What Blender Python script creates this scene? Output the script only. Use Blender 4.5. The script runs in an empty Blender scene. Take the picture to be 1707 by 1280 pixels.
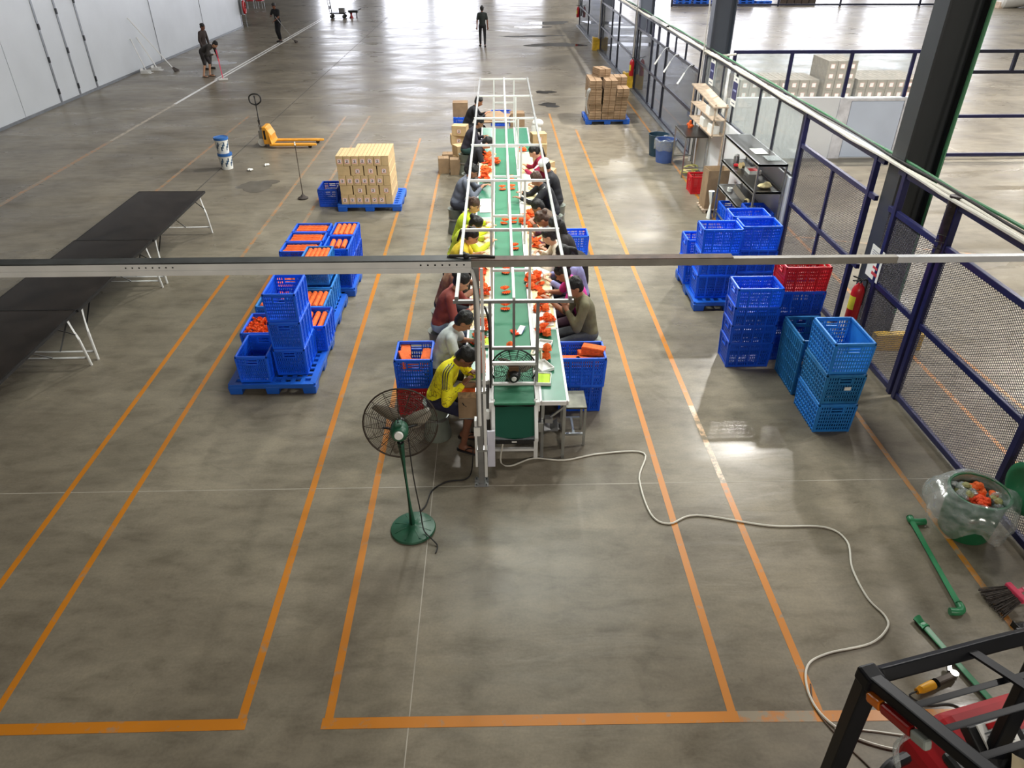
import bpy, math, random
from mathutils import Vector, Matrix
random.seed(7)
SC = bpy.context.scene
COL = SC.collection
R = math.radians

# ------------------------------------------------------------------ camera, light, exposure
cam = bpy.data.cameras.new('camera')
camo = bpy.data.objects.new('camera', cam); COL.objects.link(camo)
cam.sensor_fit = 'HORIZONTAL'; cam.sensor_width = 36.0
cam.lens = 36.0 * 1208.5 / 1707.0
cam.clip_end = 300
camo.location = (0, 0, 4.8)
camo.rotation_mode = 'XYZ'
camo.rotation_euler = (R(90 - 32.527), R(0.0), R(-1.432))
SC.camera = camo

world = bpy.data.worlds.new('world'); SC.world = world; world.use_nodes = True
bg = world.node_tree.nodes['Background']; bg.inputs[0].default_value = (0.8, 0.87, 1.0, 1); bg.inputs[1].default_value = 0.6

# high-bay lamps, plus added fill behind the viewer: x, y, watts, disk size
LAMPS = [(-8.5, 19, 40, 0.45), (0.2, 19, 640, 0.45), (7.9, 19.5, 1250, 0.45), (17, 19.5, 700, 0.45), (27, 19.5, 700, 0.45),
         (9.5, 8, 560, 0.9), (19, 8, 420, 0.9),
         (-8.0, -9, 160, 2.2), (0.5, -9, 380, 2.2), (9.0, -9, 380, 2.2)]  # added fill lights behind the viewer, to brighten faces turned this way
for ly in (29, 39, 49, 60):
    for lx in (-9, 0.2, 8.5, 18, 29): LAMPS.append((lx, ly, 60 if lx < -5 else (170 if lx < 4 else 430), 0.45))
for lx, ly, p, sz in LAMPS:
    L = bpy.data.lights.new('high_bay_and_fill_light', 'AREA'); L.shape = 'DISK'; L.size = sz
    L.energy = p; L.color = (1.0, 0.97, 0.93) if ly > 0 else (1.0, 0.93, 0.82)
    lo = bpy.data.objects.new('high_bay_and_fill_light', L); COL.objects.link(lo); lo.location = (lx, ly, 9.2 if ly > 0 else 7.4)
    if ly < 0: lo.rotation_euler = (R(38), 0, 0)

# light fittings hung lower, in a row over the assembly line
for ly, lx, p in ((9.2, 0.9, 150), (12.2, 0.6, 175), (15.2, 0.6, 130)):
    L = bpy.data.lights.new('line_light', 'AREA'); L.shape = 'RECTANGLE'; L.size = 3.0; L.size_y = 1.4
    L.energy = p; L.color = (0.94, 1.0, 0.93); L.spread = R(150)
    lo = bpy.data.objects.new('line_light', L); COL.objects.link(lo); lo.location = (lx, ly, 6.2)

SC.view_settings.view_transform = 'Standard'
SC.view_settings.look = 'None'
SC.view_settings.exposure = 0.42
SC.view_settings.gamma = 1.0
SC.view_settings.use_curve_mapping = False
SC.cycles.use_denoising = True
SC.cycles.max_bounces = 8
SC.cycles.diffuse_bounces = 3
SC.cycles.glossy_bounces = 3
SC.cycles.transparent_max_bounces = 24
SC.cycles.sample_clamp_indirect = 4.0
SC.cycles.caustics_reflective = False
SC.cycles.caustics_refractive = False

# ------------------------------------------------------------------ materials
def srgb(r, g, b):
    def f(c):
        c /= 255.0
        return c / 12.92 if c <= 0.04045 else ((c + 0.055) / 1.055) ** 2.4
    return (f(r), f(g), f(b), 1.0)

def mat(name, rgb, rough=0.6, metal=0.0, var=0.12, scale=6.0, bump=0.0, bscale=60.0, spec=0.5, dark=None):
    m = bpy.data.materials.new(name); m.use_nodes = True
    nt = m.node_tree; b = nt.nodes['Principled BSDF']
    tc = nt.nodes.new('ShaderNodeTexCoord')
    n = nt.nodes.new('ShaderNodeTexNoise'); n.inputs['Scale'].default_value = scale; n.inputs['Detail'].default_value = 4
    nt.links.new(tc.outputs['Object'], n.inputs['Vector'])
    rp = nt.nodes.new('ShaderNodeValToRGB')
    c = srgb(*rgb)
    lo = srgb(*dark) if dark else tuple(x * (1 - var * 1.6) for x in c[:3]) + (1,)
    hi = tuple(min(1, x * (1 + var)) for x in c[:3]) + (1,)
    rp.color_ramp.elements[0].position = 0.32; rp.color_ramp.elements[1].position = 0.68
    rp.color_ramp.elements[0].color = lo; rp.color_ramp.elements[1].color = hi
    nt.links.new(n.outputs['Fac'], rp.inputs['Fac'])
    nt.links.new(rp.outputs['Color'], b.inputs['Base Color'])
    b.inputs['Roughness'].default_value = rough; b.inputs['Metallic'].default_value = metal
    b.inputs['Specular IOR Level'].default_value = spec
    if bump > 0:
        n2 = nt.nodes.new('ShaderNodeTexNoise'); n2.inputs['Scale'].default_value = bscale; n2.inputs['Detail'].default_value = 3
        nt.links.new(tc.outputs['Object'], n2.inputs['Vector'])
        bp = nt.nodes.new('ShaderNodeBump'); bp.inputs['Strength'].default_value = bump; bp.inputs['Distance'].default_value = 0.02
        nt.links.new(n2.outputs['Fac'], bp.inputs['Height']); nt.links.new(bp.outputs['Normal'], b.inputs['Normal'])
    return m

def emit(name, rgb, s):
    m = bpy.data.materials.new(name); m.use_nodes = True; nt = m.node_tree
    nt.nodes.clear()
    e = nt.nodes.new('ShaderNodeEmission'); e.inputs[0].default_value = srgb(*rgb); e.inputs[1].default_value = s
    o = nt.nodes.new('ShaderNodeOutputMaterial'); nt.links.new(e.outputs[0], o.inputs[0])
    return m

def thin_glass(name, tint=(0.9, 0.95, 0.96), gloss=0.12, haze=0.0, rough=0.02):
    m = bpy.data.materials.new(name); m.use_nodes = True; nt = m.node_tree; nt.nodes.clear()
    t = nt.nodes.new('ShaderNodeBsdfTransparent'); t.inputs[0].default_value = (*tint, 1)
    g = nt.nodes.new('ShaderNodeBsdfGlossy'); g.inputs['Roughness'].default_value = rough
    fr = nt.nodes.new('ShaderNodeLayerWeight'); fr.inputs[0].default_value = 0.5
    pw = nt.nodes.new('ShaderNodeMath'); pw.operation = 'POWER'; pw.inputs[1].default_value = 4.0; nt.links.new(fr.outputs['Facing'], pw.inputs[0])
    ad = nt.nodes.new('ShaderNodeMath'); ad.operation = 'MULTIPLY_ADD'; ad.use_clamp = True; ad.inputs[1].default_value = 0.35; ad.inputs[2].default_value = gloss * 0.3
    nt.links.new(pw.outputs[0], ad.inputs[0])
    mx = nt.nodes.new('ShaderNodeMixShader'); nt.links.new(ad.outputs[0], mx.inputs[0])
    nt.links.new(t.outputs[0], mx.inputs[1]); nt.links.new(g.outputs[0], mx.inputs[2])
    last = mx
    if haze > 0:
        d = nt.nodes.new('ShaderNodeBsdfDiffuse'); d.inputs[0].default_value = (0.8, 0.84, 0.85, 1)
        n = nt.nodes.new('ShaderNodeTexNoise'); n.inputs['Scale'].default_value = 9; n.inputs['Detail'].default_value = 5
        mp = nt.nodes.new('ShaderNodeMapRange'); mp.inputs[1].default_value = 0.35; mp.inputs[2].default_value = 0.75
        mp.inputs[3].default_value = haze * 0.5; mp.inputs[4].default_value = haze * 1.8
        nt.links.new(n.outputs['Fac'], mp.inputs[0])
        m2 = nt.nodes.new('ShaderNodeMixShader'); nt.links.new(mp.outputs[0], m2.inputs[0])
        nt.links.new(mx.outputs[0], m2.inputs[1]); nt.links.new(d.outputs[0], m2.inputs[2]); last = m2
    o = nt.nodes.new('ShaderNodeOutputMaterial'); nt.links.new(last.outputs[0], o.inputs[0])
    return m

def floor_mat():
    m = bpy.data.materials.new('polished_concrete'); m.use_nodes = True; nt = m.node_tree; b = nt.nodes['Principled BSDF']
    tc = nt.nodes.new('ShaderNodeTexCoord')
    def noise(scale, detail=5, dist=0.0, vec=None, rough=0.55):
        n = nt.nodes.new('ShaderNodeTexNoise'); n.inputs['Scale'].default_value = scale; n.inputs['Detail'].default_value = detail
        n.inputs['Distortion'].default_value = dist; n.inputs['Roughness'].default_value = rough
        nt.links.new(vec if vec else tc.outputs['Object'], n.inputs['Vector']); return n.outputs['Fac']
    def ramp(src, stops):
        r = nt.nodes.new('ShaderNodeValToRGB')
        el = r.color_ramp.elements
        el[0].position, el[0].color = stops[0][0], stops[0][1]
        el[1].position, el[1].color = stops[-1][0], stops[-1][1]
        for p, c in stops[1:-1]:
            e = el.new(p); e.color = c
        nt.links.new(src, r.inputs['Fac']); return r.outputs['Color']
    def mixc(mode, fac, a, bb):
        x = nt.nodes.new('ShaderNodeMix'); x.data_type = 'RGBA'; x.blend_type = mode
        if isinstance(fac, float): x.inputs[0].default_value = fac
        else: nt.links.new(fac, x.inputs[0])
        nt.links.new(a, x.inputs[6])
        if isinstance(bb, tuple): x.inputs[7].default_value = bb
        else: nt.links.new(bb, x.inputs[7])
        return x.outputs[2]
    mp = nt.nodes.new('ShaderNodeMapping'); mp.inputs['Scale'].default_value = (0.7, 1.5, 1); nt.links.new(tc.outputs['Object'], mp.inputs[0])
    base = ramp(noise(0.55, 6, 0.6), [(0.3, srgb(108, 100, 87)), (0.5, srgb(128, 120, 105)), (0.72, srgb(146, 137, 120))])
    mid = ramp(noise(3.5, 8, 0.3, mp.outputs[0], 0.65), [(0.3, (0.60, 0.59, 0.57, 1)), (0.5, (0.95, 0.95, 0.95, 1)), (0.72, (1.2, 1.19, 1.16, 1))])
    c = mixc('MULTIPLY', 0.75, base, mid)
    fine = ramp(noise(45, 6), [(0.3, (0.8, 0.8, 0.8, 1)), (0.65, (1.05, 1.05, 1.05, 1))])
    c = mixc('MULTIPLY', 0.55, c, fine)
    st = ramp(noise(1.3, 4, 1.2), [(0.24, (0.66, 0.63, 0.6, 1)), (0.38, (1, 1, 1, 1))])
    c = mixc('MULTIPLY', 0.7, c, st)
    spots = ramp(noise(7.0, 3), [(0.2, (0.55, 0.53, 0.5, 1)), (0.27, (1, 1, 1, 1))])
    c = mixc('MULTIPLY', 0.7, c, spots)
    nt.links.new(c, b.inputs['Base Color'])
    rr = nt.nodes.new('ShaderNodeMapRange'); rr.inputs[1].default_value = 0.3; rr.inputs[2].default_value = 0.7
    rr.inputs[3].default_value = 0.24; rr.inputs[4].default_value = 0.42
    nt.links.new(noise(0.8, 5, 0.8, mp.outputs[0]), rr.inputs[0]); nt.links.new(rr.outputs[0], b.inputs['Roughness'])
    b.inputs['Specular IOR Level'].default_value = 0.2
    bp = nt.nodes.new('ShaderNodeBump'); bp.inputs['Strength'].default_value = 0.30; bp.inputs['Distance'].default_value = 0.02
    mp2 = nt.nodes.new('ShaderNodeMapping'); mp2.inputs['Scale'].default_value = (0.45, 1.9, 1); nt.links.new(tc.outputs['Object'], mp2.inputs[0])
    nt.links.new(noise(1.7, 5, 0.35, mp2.outputs[0]), bp.inputs['Height']); nt.links.new(bp.outputs['Normal'], b.inputs['Normal'])
    return m

def paint_mat(name, rgb, worn=0.3):
    """floor paint, chipped away to concrete colour where the noise says so"""
    m = bpy.data.materials.new(name); m.use_nodes = True; nt = m.node_tree; b = nt.nodes['Principled BSDF']
    tc = nt.nodes.new('ShaderNodeTexCoord')
    n = nt.nodes.new('ShaderNodeTexNoise'); n.inputs['Scale'].default_value = 9; n.inputs['Detail'].default_value = 8; n.inputs['Roughness'].default_value = 0.7
    nt.links.new(tc.outputs['Object'], n.inputs['Vector'])
    rp = nt.nodes.new('ShaderNodeValToRGB'); c = srgb(*rgb)
    rp.color_ramp.elements[0].position = worn; rp.color_ramp.elements[0].color = srgb(140, 128, 108)
    rp.color_ramp.elements[1].position = worn + 0.14; rp.color_ramp.elements[1].color = c
    nt.links.new(n.outputs['Fac'], rp.inputs['Fac']); nt.links.new(rp.outputs['Color'], b.inputs['Base Color'])
    b.inputs['Roughness'].default_value = 0.35
    return m

def ribbed_mat(name, rgb, scale=12.0, axis='Y', depth=0.25, rough=0.35, wave='X'):
    m = mat(name, rgb, rough, var=0.04, scale=0.6)
    nt = m.node_tree; b = nt.nodes['Principled BSDF']
    w = nt.nodes.new('ShaderNodeTexWave'); w.wave_type = 'BANDS'; w.bands_direction = axis; w.inputs['Scale'].default_value = scale
    tc = nt.nodes.new('ShaderNodeTexCoord'); nt.links.new(tc.outputs['Object'], w.inputs['Vector'])
    bp = nt.nodes.new('ShaderNodeBump'); bp.inputs['Strength'].default_value = depth; bp.inputs['Distance'].default_value = 0.01
    nt.links.new(w.outputs['Fac'], bp.inputs['Height']); nt.links.new(bp.outputs['Normal'], b.inputs['Normal'])
    return m

M = {}
M['floor'] = floor_mat()
M['orange_line'] = paint_mat('orange_floor_paint', (190, 118, 30), 0.30)
M['orange_worn'] = paint_mat('worn_orange_floor_paint', (176, 116, 58), 0.46)
M['orange_dull'] = paint_mat('dull_orange_floor_paint', (178, 118, 42), 0.36)
M['white_line'] = paint_mat('white_floor_paint', (240, 240, 238), 0.30)
M['joint'] = mat('joint_filler', (166, 159, 146), 0.6, var=0.15, scale=3)
M['dark_joint'] = mat('dark_joint_filler', (84, 80, 76), 0.7, var=0.2, scale=3)
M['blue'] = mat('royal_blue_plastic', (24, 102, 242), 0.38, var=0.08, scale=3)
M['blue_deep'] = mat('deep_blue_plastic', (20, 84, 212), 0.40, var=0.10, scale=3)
M['blue_light'] = mat('weathered_light_blue_plastic', (46, 136, 222), 0.45, var=0.12, scale=4)
M['blue_teal'] = mat('weathered_teal_blue_plastic', (42, 122, 184), 0.5, var=0.16, scale=5)
M['red'] = mat('red_plastic', (206, 32, 44), 0.4, var=0.08, scale=3)
M['pallet_blue'] = mat('pallet_blue_plastic', (28, 94, 198), 0.42, var=0.10, scale=4)
M['orange'] = mat('orange_crepe_paper', (253, 108, 44), 0.85, var=0.16, scale=22, bump=0.3, bscale=120)
M['orange_red'] = mat('red_orange_paper', (246, 80, 36), 0.85, var=0.2, scale=22)
M['carton'] = mat('carton_board', (204, 174, 130), 0.85, var=0.07, scale=7)
M['carton2'] = mat('brown_carton_board', (152, 126, 98), 0.85, var=0.10, scale=7)
M['carton_edge'] = mat('carton_cut_edge', (120, 92, 62), 0.9, var=0.25, scale=30)
M['carton_inside'] = mat('carton_inside', (138, 112, 78), 0.9, var=0.1)
M['paper'] = mat('white_paper', (232, 232, 228), 0.8, var=0.03)
M['kraft'] = mat('cream_table_mat', (226, 208, 158), 0.7, var=0.08, scale=9)
M['print_dark'] = mat('printed_dark_ink', (120, 66, 70), 0.8, var=0.25, scale=40)
M['print_pink'] = mat('printed_pink_border', (236, 178, 170), 0.8, var=0.06)
M['tape'] = mat('clear_parcel_tape', (204, 178, 132), 0.3, var=0.03)
M['alu'] = mat('aluminium', (212, 214, 217), 0.4, metal=0.12, var=0.06, scale=3)
M['white_tube'] = mat('white_coated_tube', (226, 226, 224), 0.38, var=0.05, scale=4)
M['grey_tube'] = mat('grey_steel_tube', (140, 140, 140), 0.42, metal=0.4, var=0.12, scale=5)
M['grey_beam'] = mat('weathered_grey_beam', (146, 142, 134), 0.55, metal=0.2, var=0.14, scale=4)
M['rail_top'] = mat('dark_rail_top', (64, 66, 66), 0.6, var=0.2, scale=6)
M['steel'] = mat('stainless_steel', (170, 172, 172), 0.28, metal=0.85, var=0.08, scale=4)
M['dark_top'] = mat('dark_laminate_top', (52, 48, 44), 0.34, var=0.18, scale=2.5)
M['black'] = mat('black_plastic', (24, 24, 26), 0.45, var=0.12)
M['black_gloss'] = mat('black_painted_steel', (20, 21, 25), 0.42, var=0.2, scale=5, spec=0.2)
M['rubber'] = mat('black_rubber', (30, 30, 30), 0.8, var=0.12)
M['navy'] = mat('navy_painted_steel', (30, 32, 76), 0.36, var=0.12, scale=5)
M['navy_dark'] = mat('dark_navy_painted_steel', (34, 36, 52), 0.4, var=0.12, scale=5)
M['mesh'] = mat('dark_expanded_metal', (70, 68, 74), 0.5, metal=0.3, var=0.05)
M['column'] = mat('charcoal_column_paint', (56, 59, 62), 0.42, var=0.07, scale=1.5)
M['column2'] = mat('slate_column_paint', (74, 80, 92), 0.42, var=0.05, scale=1.5)
M['wall_white'] = mat('white_wall_panel', (226, 228, 232), 0.5, var=0.03, scale=1)
M['wall_rib'] = ribbed_mat('ribbed_white_panel', (206, 212, 218), 10, 'Y', 0.25)
M['door_blue'] = mat('pale_blue_door_panel', (196, 206, 224), 0.4, var=0.04, scale=1)
M['trim_grey'] = mat('grey_metal_trim', (120, 124, 128), 0.4, metal=0.4, var=0.1)
M['belt'] = mat('green_belt', (52, 118, 88), 0.6, var=0.06, scale=3, spec=0.3)
M['belt_dark'] = mat('dark_green_belt', (26, 76, 60), 0.7, var=0.05, scale=3, spec=0.15)
M['table_green'] = mat('green_table_mat', (40, 116, 88), 0.22, var=0.08, scale=4)
M['green'] = mat('bottle_green_paint', (34, 86, 62), 0.4, var=0.14, scale=8)
M['green_tub'] = mat('green_plastic_tub', (36, 112, 72), 0.45, var=0.08, scale=4)
M['green_pipe'] = mat('green_plastic_pipe', (46, 126, 82), 0.38, var=0.07, scale=6)
M['dark_guard'] = mat('dark_wire_guard', (74, 64, 56), 0.5, metal=0.3, var=0.08)
M['yellow_jack'] = mat('yellow_painted_steel', (232, 160, 46), 0.42, var=0.08, scale=6)
M['yellow'] = mat('yellow_paint', (214, 172, 44), 0.5, var=0.18, scale=7)
M['tool_yellow'] = mat('yellow_tool_plastic', (236, 170, 34), 0.4, var=0.06)
M['ext_red'] = mat('extinguisher_red', (186, 28, 34), 0.3, var=0.05)
M['fork_red'] = mat('forklift_red_paint', (160, 30, 36), 0.5, var=0.1, scale=4, spec=0.2)
M['lens_orange'] = mat('amber_lens', (214, 112, 24), 0.15, var=0.1)
M['lens_red'] = mat('red_lens', (150, 26, 22), 0.15, var=0.1)
M['lens_clear'] = mat('clear_lens', (150, 156, 150), 0.12, var=0.1)
M['bin_blue'] = mat('slate_blue_bin', (74, 98, 160), 0.5, var=0.08)
M['cable_white'] = mat('white_cable', (220, 216, 204), 0.5, var=0.05)
M['cable_green'] = mat('green_cable', (70, 128, 88), 0.5, var=0.05)
M['cable_black'] = mat('black_cable', (34, 32, 32), 0.6, var=0.05)
M['wood'] = mat('pale_wood', (200, 178, 156), 0.7, var=0.14, scale=9)
M['lime'] = mat('lime_paper', (186, 226, 60), 0.8, var=0.08)
M['scrap'] = mat('olive_scrap', (168, 166, 112), 0.7, var=0.2)
M['pink'] = mat('pink_plastic', (226, 72, 104), 0.45, var=0.08)
M['dust_grey'] = mat('grey_bristles', (74, 66, 62), 0.9, var=0.3, scale=40)
M['glass'] = thin_glass('partition_glass', (0.95, 0.98, 0.98), 0.03, 0.10)
M['glass_dark'] = thin_glass('tinted_partition_glass', (0.42, 0.44, 0.48), 0.2, 0.06)
M['bag'] = thin_glass('clear_plastic_bag', (0.93, 0.96, 0.95), 0.45, 0.20, 0.15)
M['film'] = thin_glass('stretch_film', (0.8, 0.82, 0.82), 0.3, 0.2, 0.2)
M['damp'] = mat('damp_concrete', (104, 98, 88), 0.22, var=0.12, scale=3)
M['puddle'] = mat('wet_concrete', (60, 58, 56), 0.05, var=0.1, scale=3, spec=0.8)
M['daylight'] = emit('daylight_window', (240, 243, 255), 6.5)
M['ceiling'] = ribbed_mat('ceiling_sheet', (150, 152, 154), 3, 'X', 0.3, 0.6)
M['shell'] = mat('hall_wall', (176, 178, 180), 0.7, var=0.05, scale=0.5)
M['skin'] = mat('brown_skin', (168, 116, 86), 0.55, var=0.05, scale=20)
M['skin_light'] = mat('light_brown_skin', (208, 158, 126), 0.55, var=0.05, scale=20)
M['skin_dark'] = mat('dark_brown_skin', (124, 80, 60), 0.55, var=0.06, scale=20)
M['hair'] = mat('black_hair', (18, 15, 15), 0.55, var=0.35, scale=60, bump=0.5, bscale=90)
M['hair_brown'] = mat('brown_hair', (78, 54, 40), 0.5, var=0.3, scale=60, bump=0.5, bscale=90)
M['lip'] = mat('lip', (150, 74, 70), 0.5)
# ------------------------------------------------------------------ mesh helpers
class MB:
    def __init__(self): self.v = []; self.f = []
    def add(self, vs, fs):
        o = len(self.v); self.v += [tuple(x) for x in vs]; self.f += [tuple(i + o for i in f) for f in fs]; return self
    def box(self, c, s, rot=None):
        x, y, z = s[0] / 2, s[1] / 2, s[2] / 2
        vs = [Vector((a * x, b * y, d * z)) for a, b, d in ((-1,-1,-1),(1,-1,-1),(1,1,-1),(-1,1,-1),(-1,-1,1),(1,-1,1),(1,1,1),(-1,1,1))]
        if rot is not None: vs = [rot @ v for v in vs]
        c = Vector(c)
        return self.add([v + c for v in vs], [(0,3,2,1),(4,5,6,7),(0,1,5,4),(1,2,6,5),(2,3,7,6),(3,0,4,7)])
    def mm(self, a, b):
        return self.box([(p + q) / 2 for p, q in zip(a, b)], [abs(q - p) for p, q in zip(a, b)])
    def bar(self, p0, p1, w, h=None, up=(0, 0, 1)):
        h = w if h is None else h
        p0, p1 = Vector(p0), Vector(p1); d = p1 - p0; L = d.length
        if L < 1e-6: return self
        d.normalize(); u = Vector(up)
        if abs(d.dot(u)) > 0.98: u = Vector((0, 1, 0))
        s = d.cross(u).normalized(); u = s.cross(d)
        rot = Matrix((s, d, u)).transposed()
        return self.box((p0 + p1) / 2, (w, L, h), rot)
    def frame(self, d):
        d = Vector(d).normalized(); u = Vector((0, 0, 1)) if abs(d.z) < 0.9 else Vector((1, 0, 0))
        a = d.cross(u).normalized(); b = a.cross(d).normalized(); return a, b
    def tube(self, pts, r, n=8, closed=False, caps=True):
        pts = [Vector(p) for p in pts]; N = len(pts); rings = []
        prev = None
        for i, p in enumerate(pts):
            if closed: d = pts[(i + 1) % N] - pts[i - 1]
            else: d = pts[min(i + 1, N - 1)] - pts[max(i - 1, 0)]
            d.normalize()
            if prev is None: a, b = self.frame(d)
            else:
                a = prev - d * prev.dot(d)
                if a.length < 1e-5: a, b = self.frame(d)
                a.normalize(); b = d.cross(a)
            prev = a
            rr = r[i] if isinstance(r, (list, tuple)) else r
            rings.append([p + (a * math.cos(2 * math.pi * k / n) + b * math.sin(2 * math.pi * k / n)) * rr for k in range(n)])
        vs = [v for rg in rings for v in rg]; fs = []
        for i in range(N if closed else N - 1):
            j = (i + 1) % N
            for k in range(n): fs.append((i * n + k, i * n + (k + 1) % n, j * n + (k + 1) % n, j * n + k))
        if caps and not closed: fs.append(tuple(range(n - 1, -1, -1))); fs.append(tuple(range((N - 1) * n, N * n)))
        return self.add(vs, fs)
    def cyl(self, p0, p1, r0, r1=None, n=16):
        return self.tube([p0, p1], [r0, r0 if r1 is None else r1], n)
    def lathe(self, prof, n=24, c=(0, 0, 0), rot=None):
        vs = []
        for r, z in prof:
            for k in range(n):
                v = Vector((r * math.cos(2 * math.pi * k / n), r * math.sin(2 * math.pi * k / n), z))
                if rot is not None: v = rot @ v
                vs.append(v + Vector(c))
        fs = []
        for i in range(len(prof) - 1):
            for k in range(n): fs.append((i * n + k, i * n + (k + 1) % n, (i + 1) * n + (k + 1) % n, (i + 1) * n + k))
        if prof[0][0] > 1e-6: fs.append(tuple(range(n - 1, -1, -1)))
        if prof[-1][0] > 1e-6: fs.append(tuple(range((len(prof) - 1) * n, len(prof) * n)))
        return self.add(vs, fs)
    def ell(self, c, r, rot=None, nu=14, nv=9):
        vs = [Vector((0, 0, -1))]
        for i in range(1, nv):
            t = math.pi * i / nv - math.pi / 2
            for k in range(nu):
                p = 2 * math.pi * k / nu; vs.append(Vector((math.cos(t) * math.cos(p), math.cos(t) * math.sin(p), math.sin(t))))
        vs.append(Vector((0, 0, 1)))
        out = []
        for v in vs:
            w = Vector((v.x * r[0], v.y * r[1], v.z * r[2]))
            if rot is not None: w = rot @ w
            out.append(w + Vector(c))
        fs = [(0, 1 + (k + 1) % nu, 1 + k) for k in range(nu)]
        for i in range(nv - 2):
            for k in range(nu):
                a = 1 + i * nu; b = a + nu
                fs.append((a + k, a + (k + 1) % nu, b + (k + 1) % nu, b + k))
        a = 1 + (nv - 2) * nu; top = len(vs) - 1
        fs += [(a + k, a + (k + 1) % nu, top) for k in range(nu)]
        return self.add(out, fs)
    def cap(self, p0, p1, r0, r1=None, n=10):
        r1 = r0 if r1 is None else r1
        p0, p1 = Vector(p0), Vector(p1); d = p1 - p0
        if d.length < 1e-6: return self.ell(p0, (r0, r0, r0))
        d.normalize(); pts = []; rs = []
        for t in (-1, -0.8, -0.45): pts.append(p0 + d * r0 * t); rs.append(r0 * math.sqrt(max(0.02, 1 - t * t)))
        pts.append(p0); rs.append(r0); pts.append(p1); rs.append(r1)
        for t in (0.45, 0.8, 1): pts.append(p1 + d * r1 * t); rs.append(r1 * math.sqrt(max(0.02, 1 - t * t)))
        return self.tube(pts, rs, n)
    def prism(self, poly, a0, a1, axis='X'):
        def P(u, v, t): return {'X': (t, u, v), 'Y': (u, t, v), 'Z': (u, v, t)}[axis]
        n = len(poly); vs = [P(u, v, a0) for u, v in poly] + [P(u, v, a1) for u, v in poly]
        fs = [tuple(range(n - 1, -1, -1)), tuple(range(n, 2 * n))] + [(i, (i + 1) % n, n + (i + 1) % n, n + i) for i in range(n)]
        return self.add(vs, fs)
    def mesh(self, name, m):
        me = bpy.data.meshes.new(name); me.from_pydata(self.v, [], self.f); me.update()
        if m is not None: me.materials.append(m)
        return me
    def build(self, name, m, parent=None, smooth=True, loc=None, bevel=0.0):
        me = self.mesh(name, m)
        if smooth:
            me.polygons.foreach_set('use_smooth', [True] * len(me.polygons)); me.set_sharp_from_angle(angle=R(38))
        o = bpy.data.objects.new(name, me); COL.objects.link(o)
        if parent is not None: o.parent = parent
        if loc is not None: o.location = loc
        if bevel: 
            b = o.modifiers.new('edge', 'BEVEL'); b.width = bevel; b.segments = 2; b.limit_method = 'ANGLE'
        return o

def tag(o, label=None, cat=None, group=None, kind=None):
    if label: o['label'] = label
    if cat: o['category'] = cat
    if group: o['group'] = group
    if kind: o['kind'] = kind
    return o

def thing(name, label, cat, loc=(0, 0, 0), rz=0.0, group=None):
    o = bpy.data.objects.new(name, None); COL.objects.link(o); o.empty_display_size = 0.05
    o.location = loc; o.rotation_euler = (0, 0, rz)
    return tag(o, label, cat, group)

def dup(root, loc, rz=0.0, label=None, group=None, rot=None, scale=None):
    r = root.copy(); COL.objects.link(r); r.location = loc; r.rotation_euler = rot if rot else (0, 0, rz)
    if scale: r.scale = scale
    if label: r['label'] = label
    if group: r['group'] = group
    for ch in root.children:
        c = ch.copy(); COL.objects.link(c); c.parent = r
        for g in ch.children:
            d = g.copy(); COL.objects.link(d); d.parent = c
    return r

class Proto:
    """the first use moves the built thing itself, later uses copy it"""
    def __init__(self, root): self.root = root; self.used = False
    def put(self, loc, rz=0.0, label=None, group=None, rot=None, scale=None):
        if self.used: return dup(self.root, loc, rz, label, group, rot, scale)
        self.used = True; r = self.root; r.location = loc; r.rotation_euler = rot if rot else (0, 0, rz)
        if scale: r.scale = scale
        if label: r['label'] = label
        if group: r['group'] = group
        return r

def struct(o, label=None):
    o['kind'] = 'structure'
    if label: o['label'] = label
    return o

def spline(pts, sub=6):
    pts = [Vector(p) for p in pts]; out = []
    for i in range(len(pts) - 1):
        p0 = pts[max(i - 1, 0)]; p1 = pts[i]; p2 = pts[i + 1]; p3 = pts[min(i + 2, len(pts) - 1)]
        for k in range(sub):
            t = k / sub
            out.append(0.5 * ((2 * p1) + (p2 - p0) * t + (2 * p0 - 5 * p1 + 4 * p2 - p3) * t * t + (3 * p1 - p0 - 3 * p2 + p3) * t ** 3))
    out.append(pts[-1]); return out

def rotz(a): return Matrix.Rotation(a, 3, 'Z')
ORD = ['first', 'second', 'third', 'fourth', 'fifth', 'sixth', 'seventh', 'eighth', 'ninth', 'tenth', 'eleventh', 'twelfth']

# ------------------------------------------------------------------ the hall: floor, walls, ceiling, windows
XL, XR, YN, YF, ZC = -27.0, 50.0, -13.0, 74.0, 10.0
fl = struct(MB().mm((XL, YN, -0.2), (XR, YF, 0)).build('floor', M['floor'], smooth=False), 'polished grey concrete factory floor')
def strip(name, x0, y0, x1, y1, w, m, z=0.0015):
    d = Vector((x1 - x0, y1 - y0, 0)); L = d.length; d.normalize()
    return MB().bar((x0, y0, z / 2), (x1, y1, z / 2), w, z).build(name, m, fl, smooth=False)
OL, OW, OD = M['orange_line'], M['orange_worn'], M['orange_dull']
strip('painted_line', -1.235, 9.5, -1.23, 3.07, 0.062, OL); strip('painted_line', -1.24, 17.9, -1.235, 9.5, 0.056, OD)
strip('painted_line', -1.88, 11.0, -1.85, 3.07, 0.062, OL); strip('painted_line', -1.92, 19.6, -1.88, 11.0, 0.056, OD)
strip('painted_line', -3.6, 11.2, -3.64, 2.0, 0.056, OL); strip('painted_line', -3.61, 22.2, -3.6, 11.2, 0.06, OW)
strip('painted_line', -4.3, 11.0, -4.28, 2.0, 0.056, OL); strip('painted_line', -4.31, 22.2, -4.3, 11.0, 0.06, OW)
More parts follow.
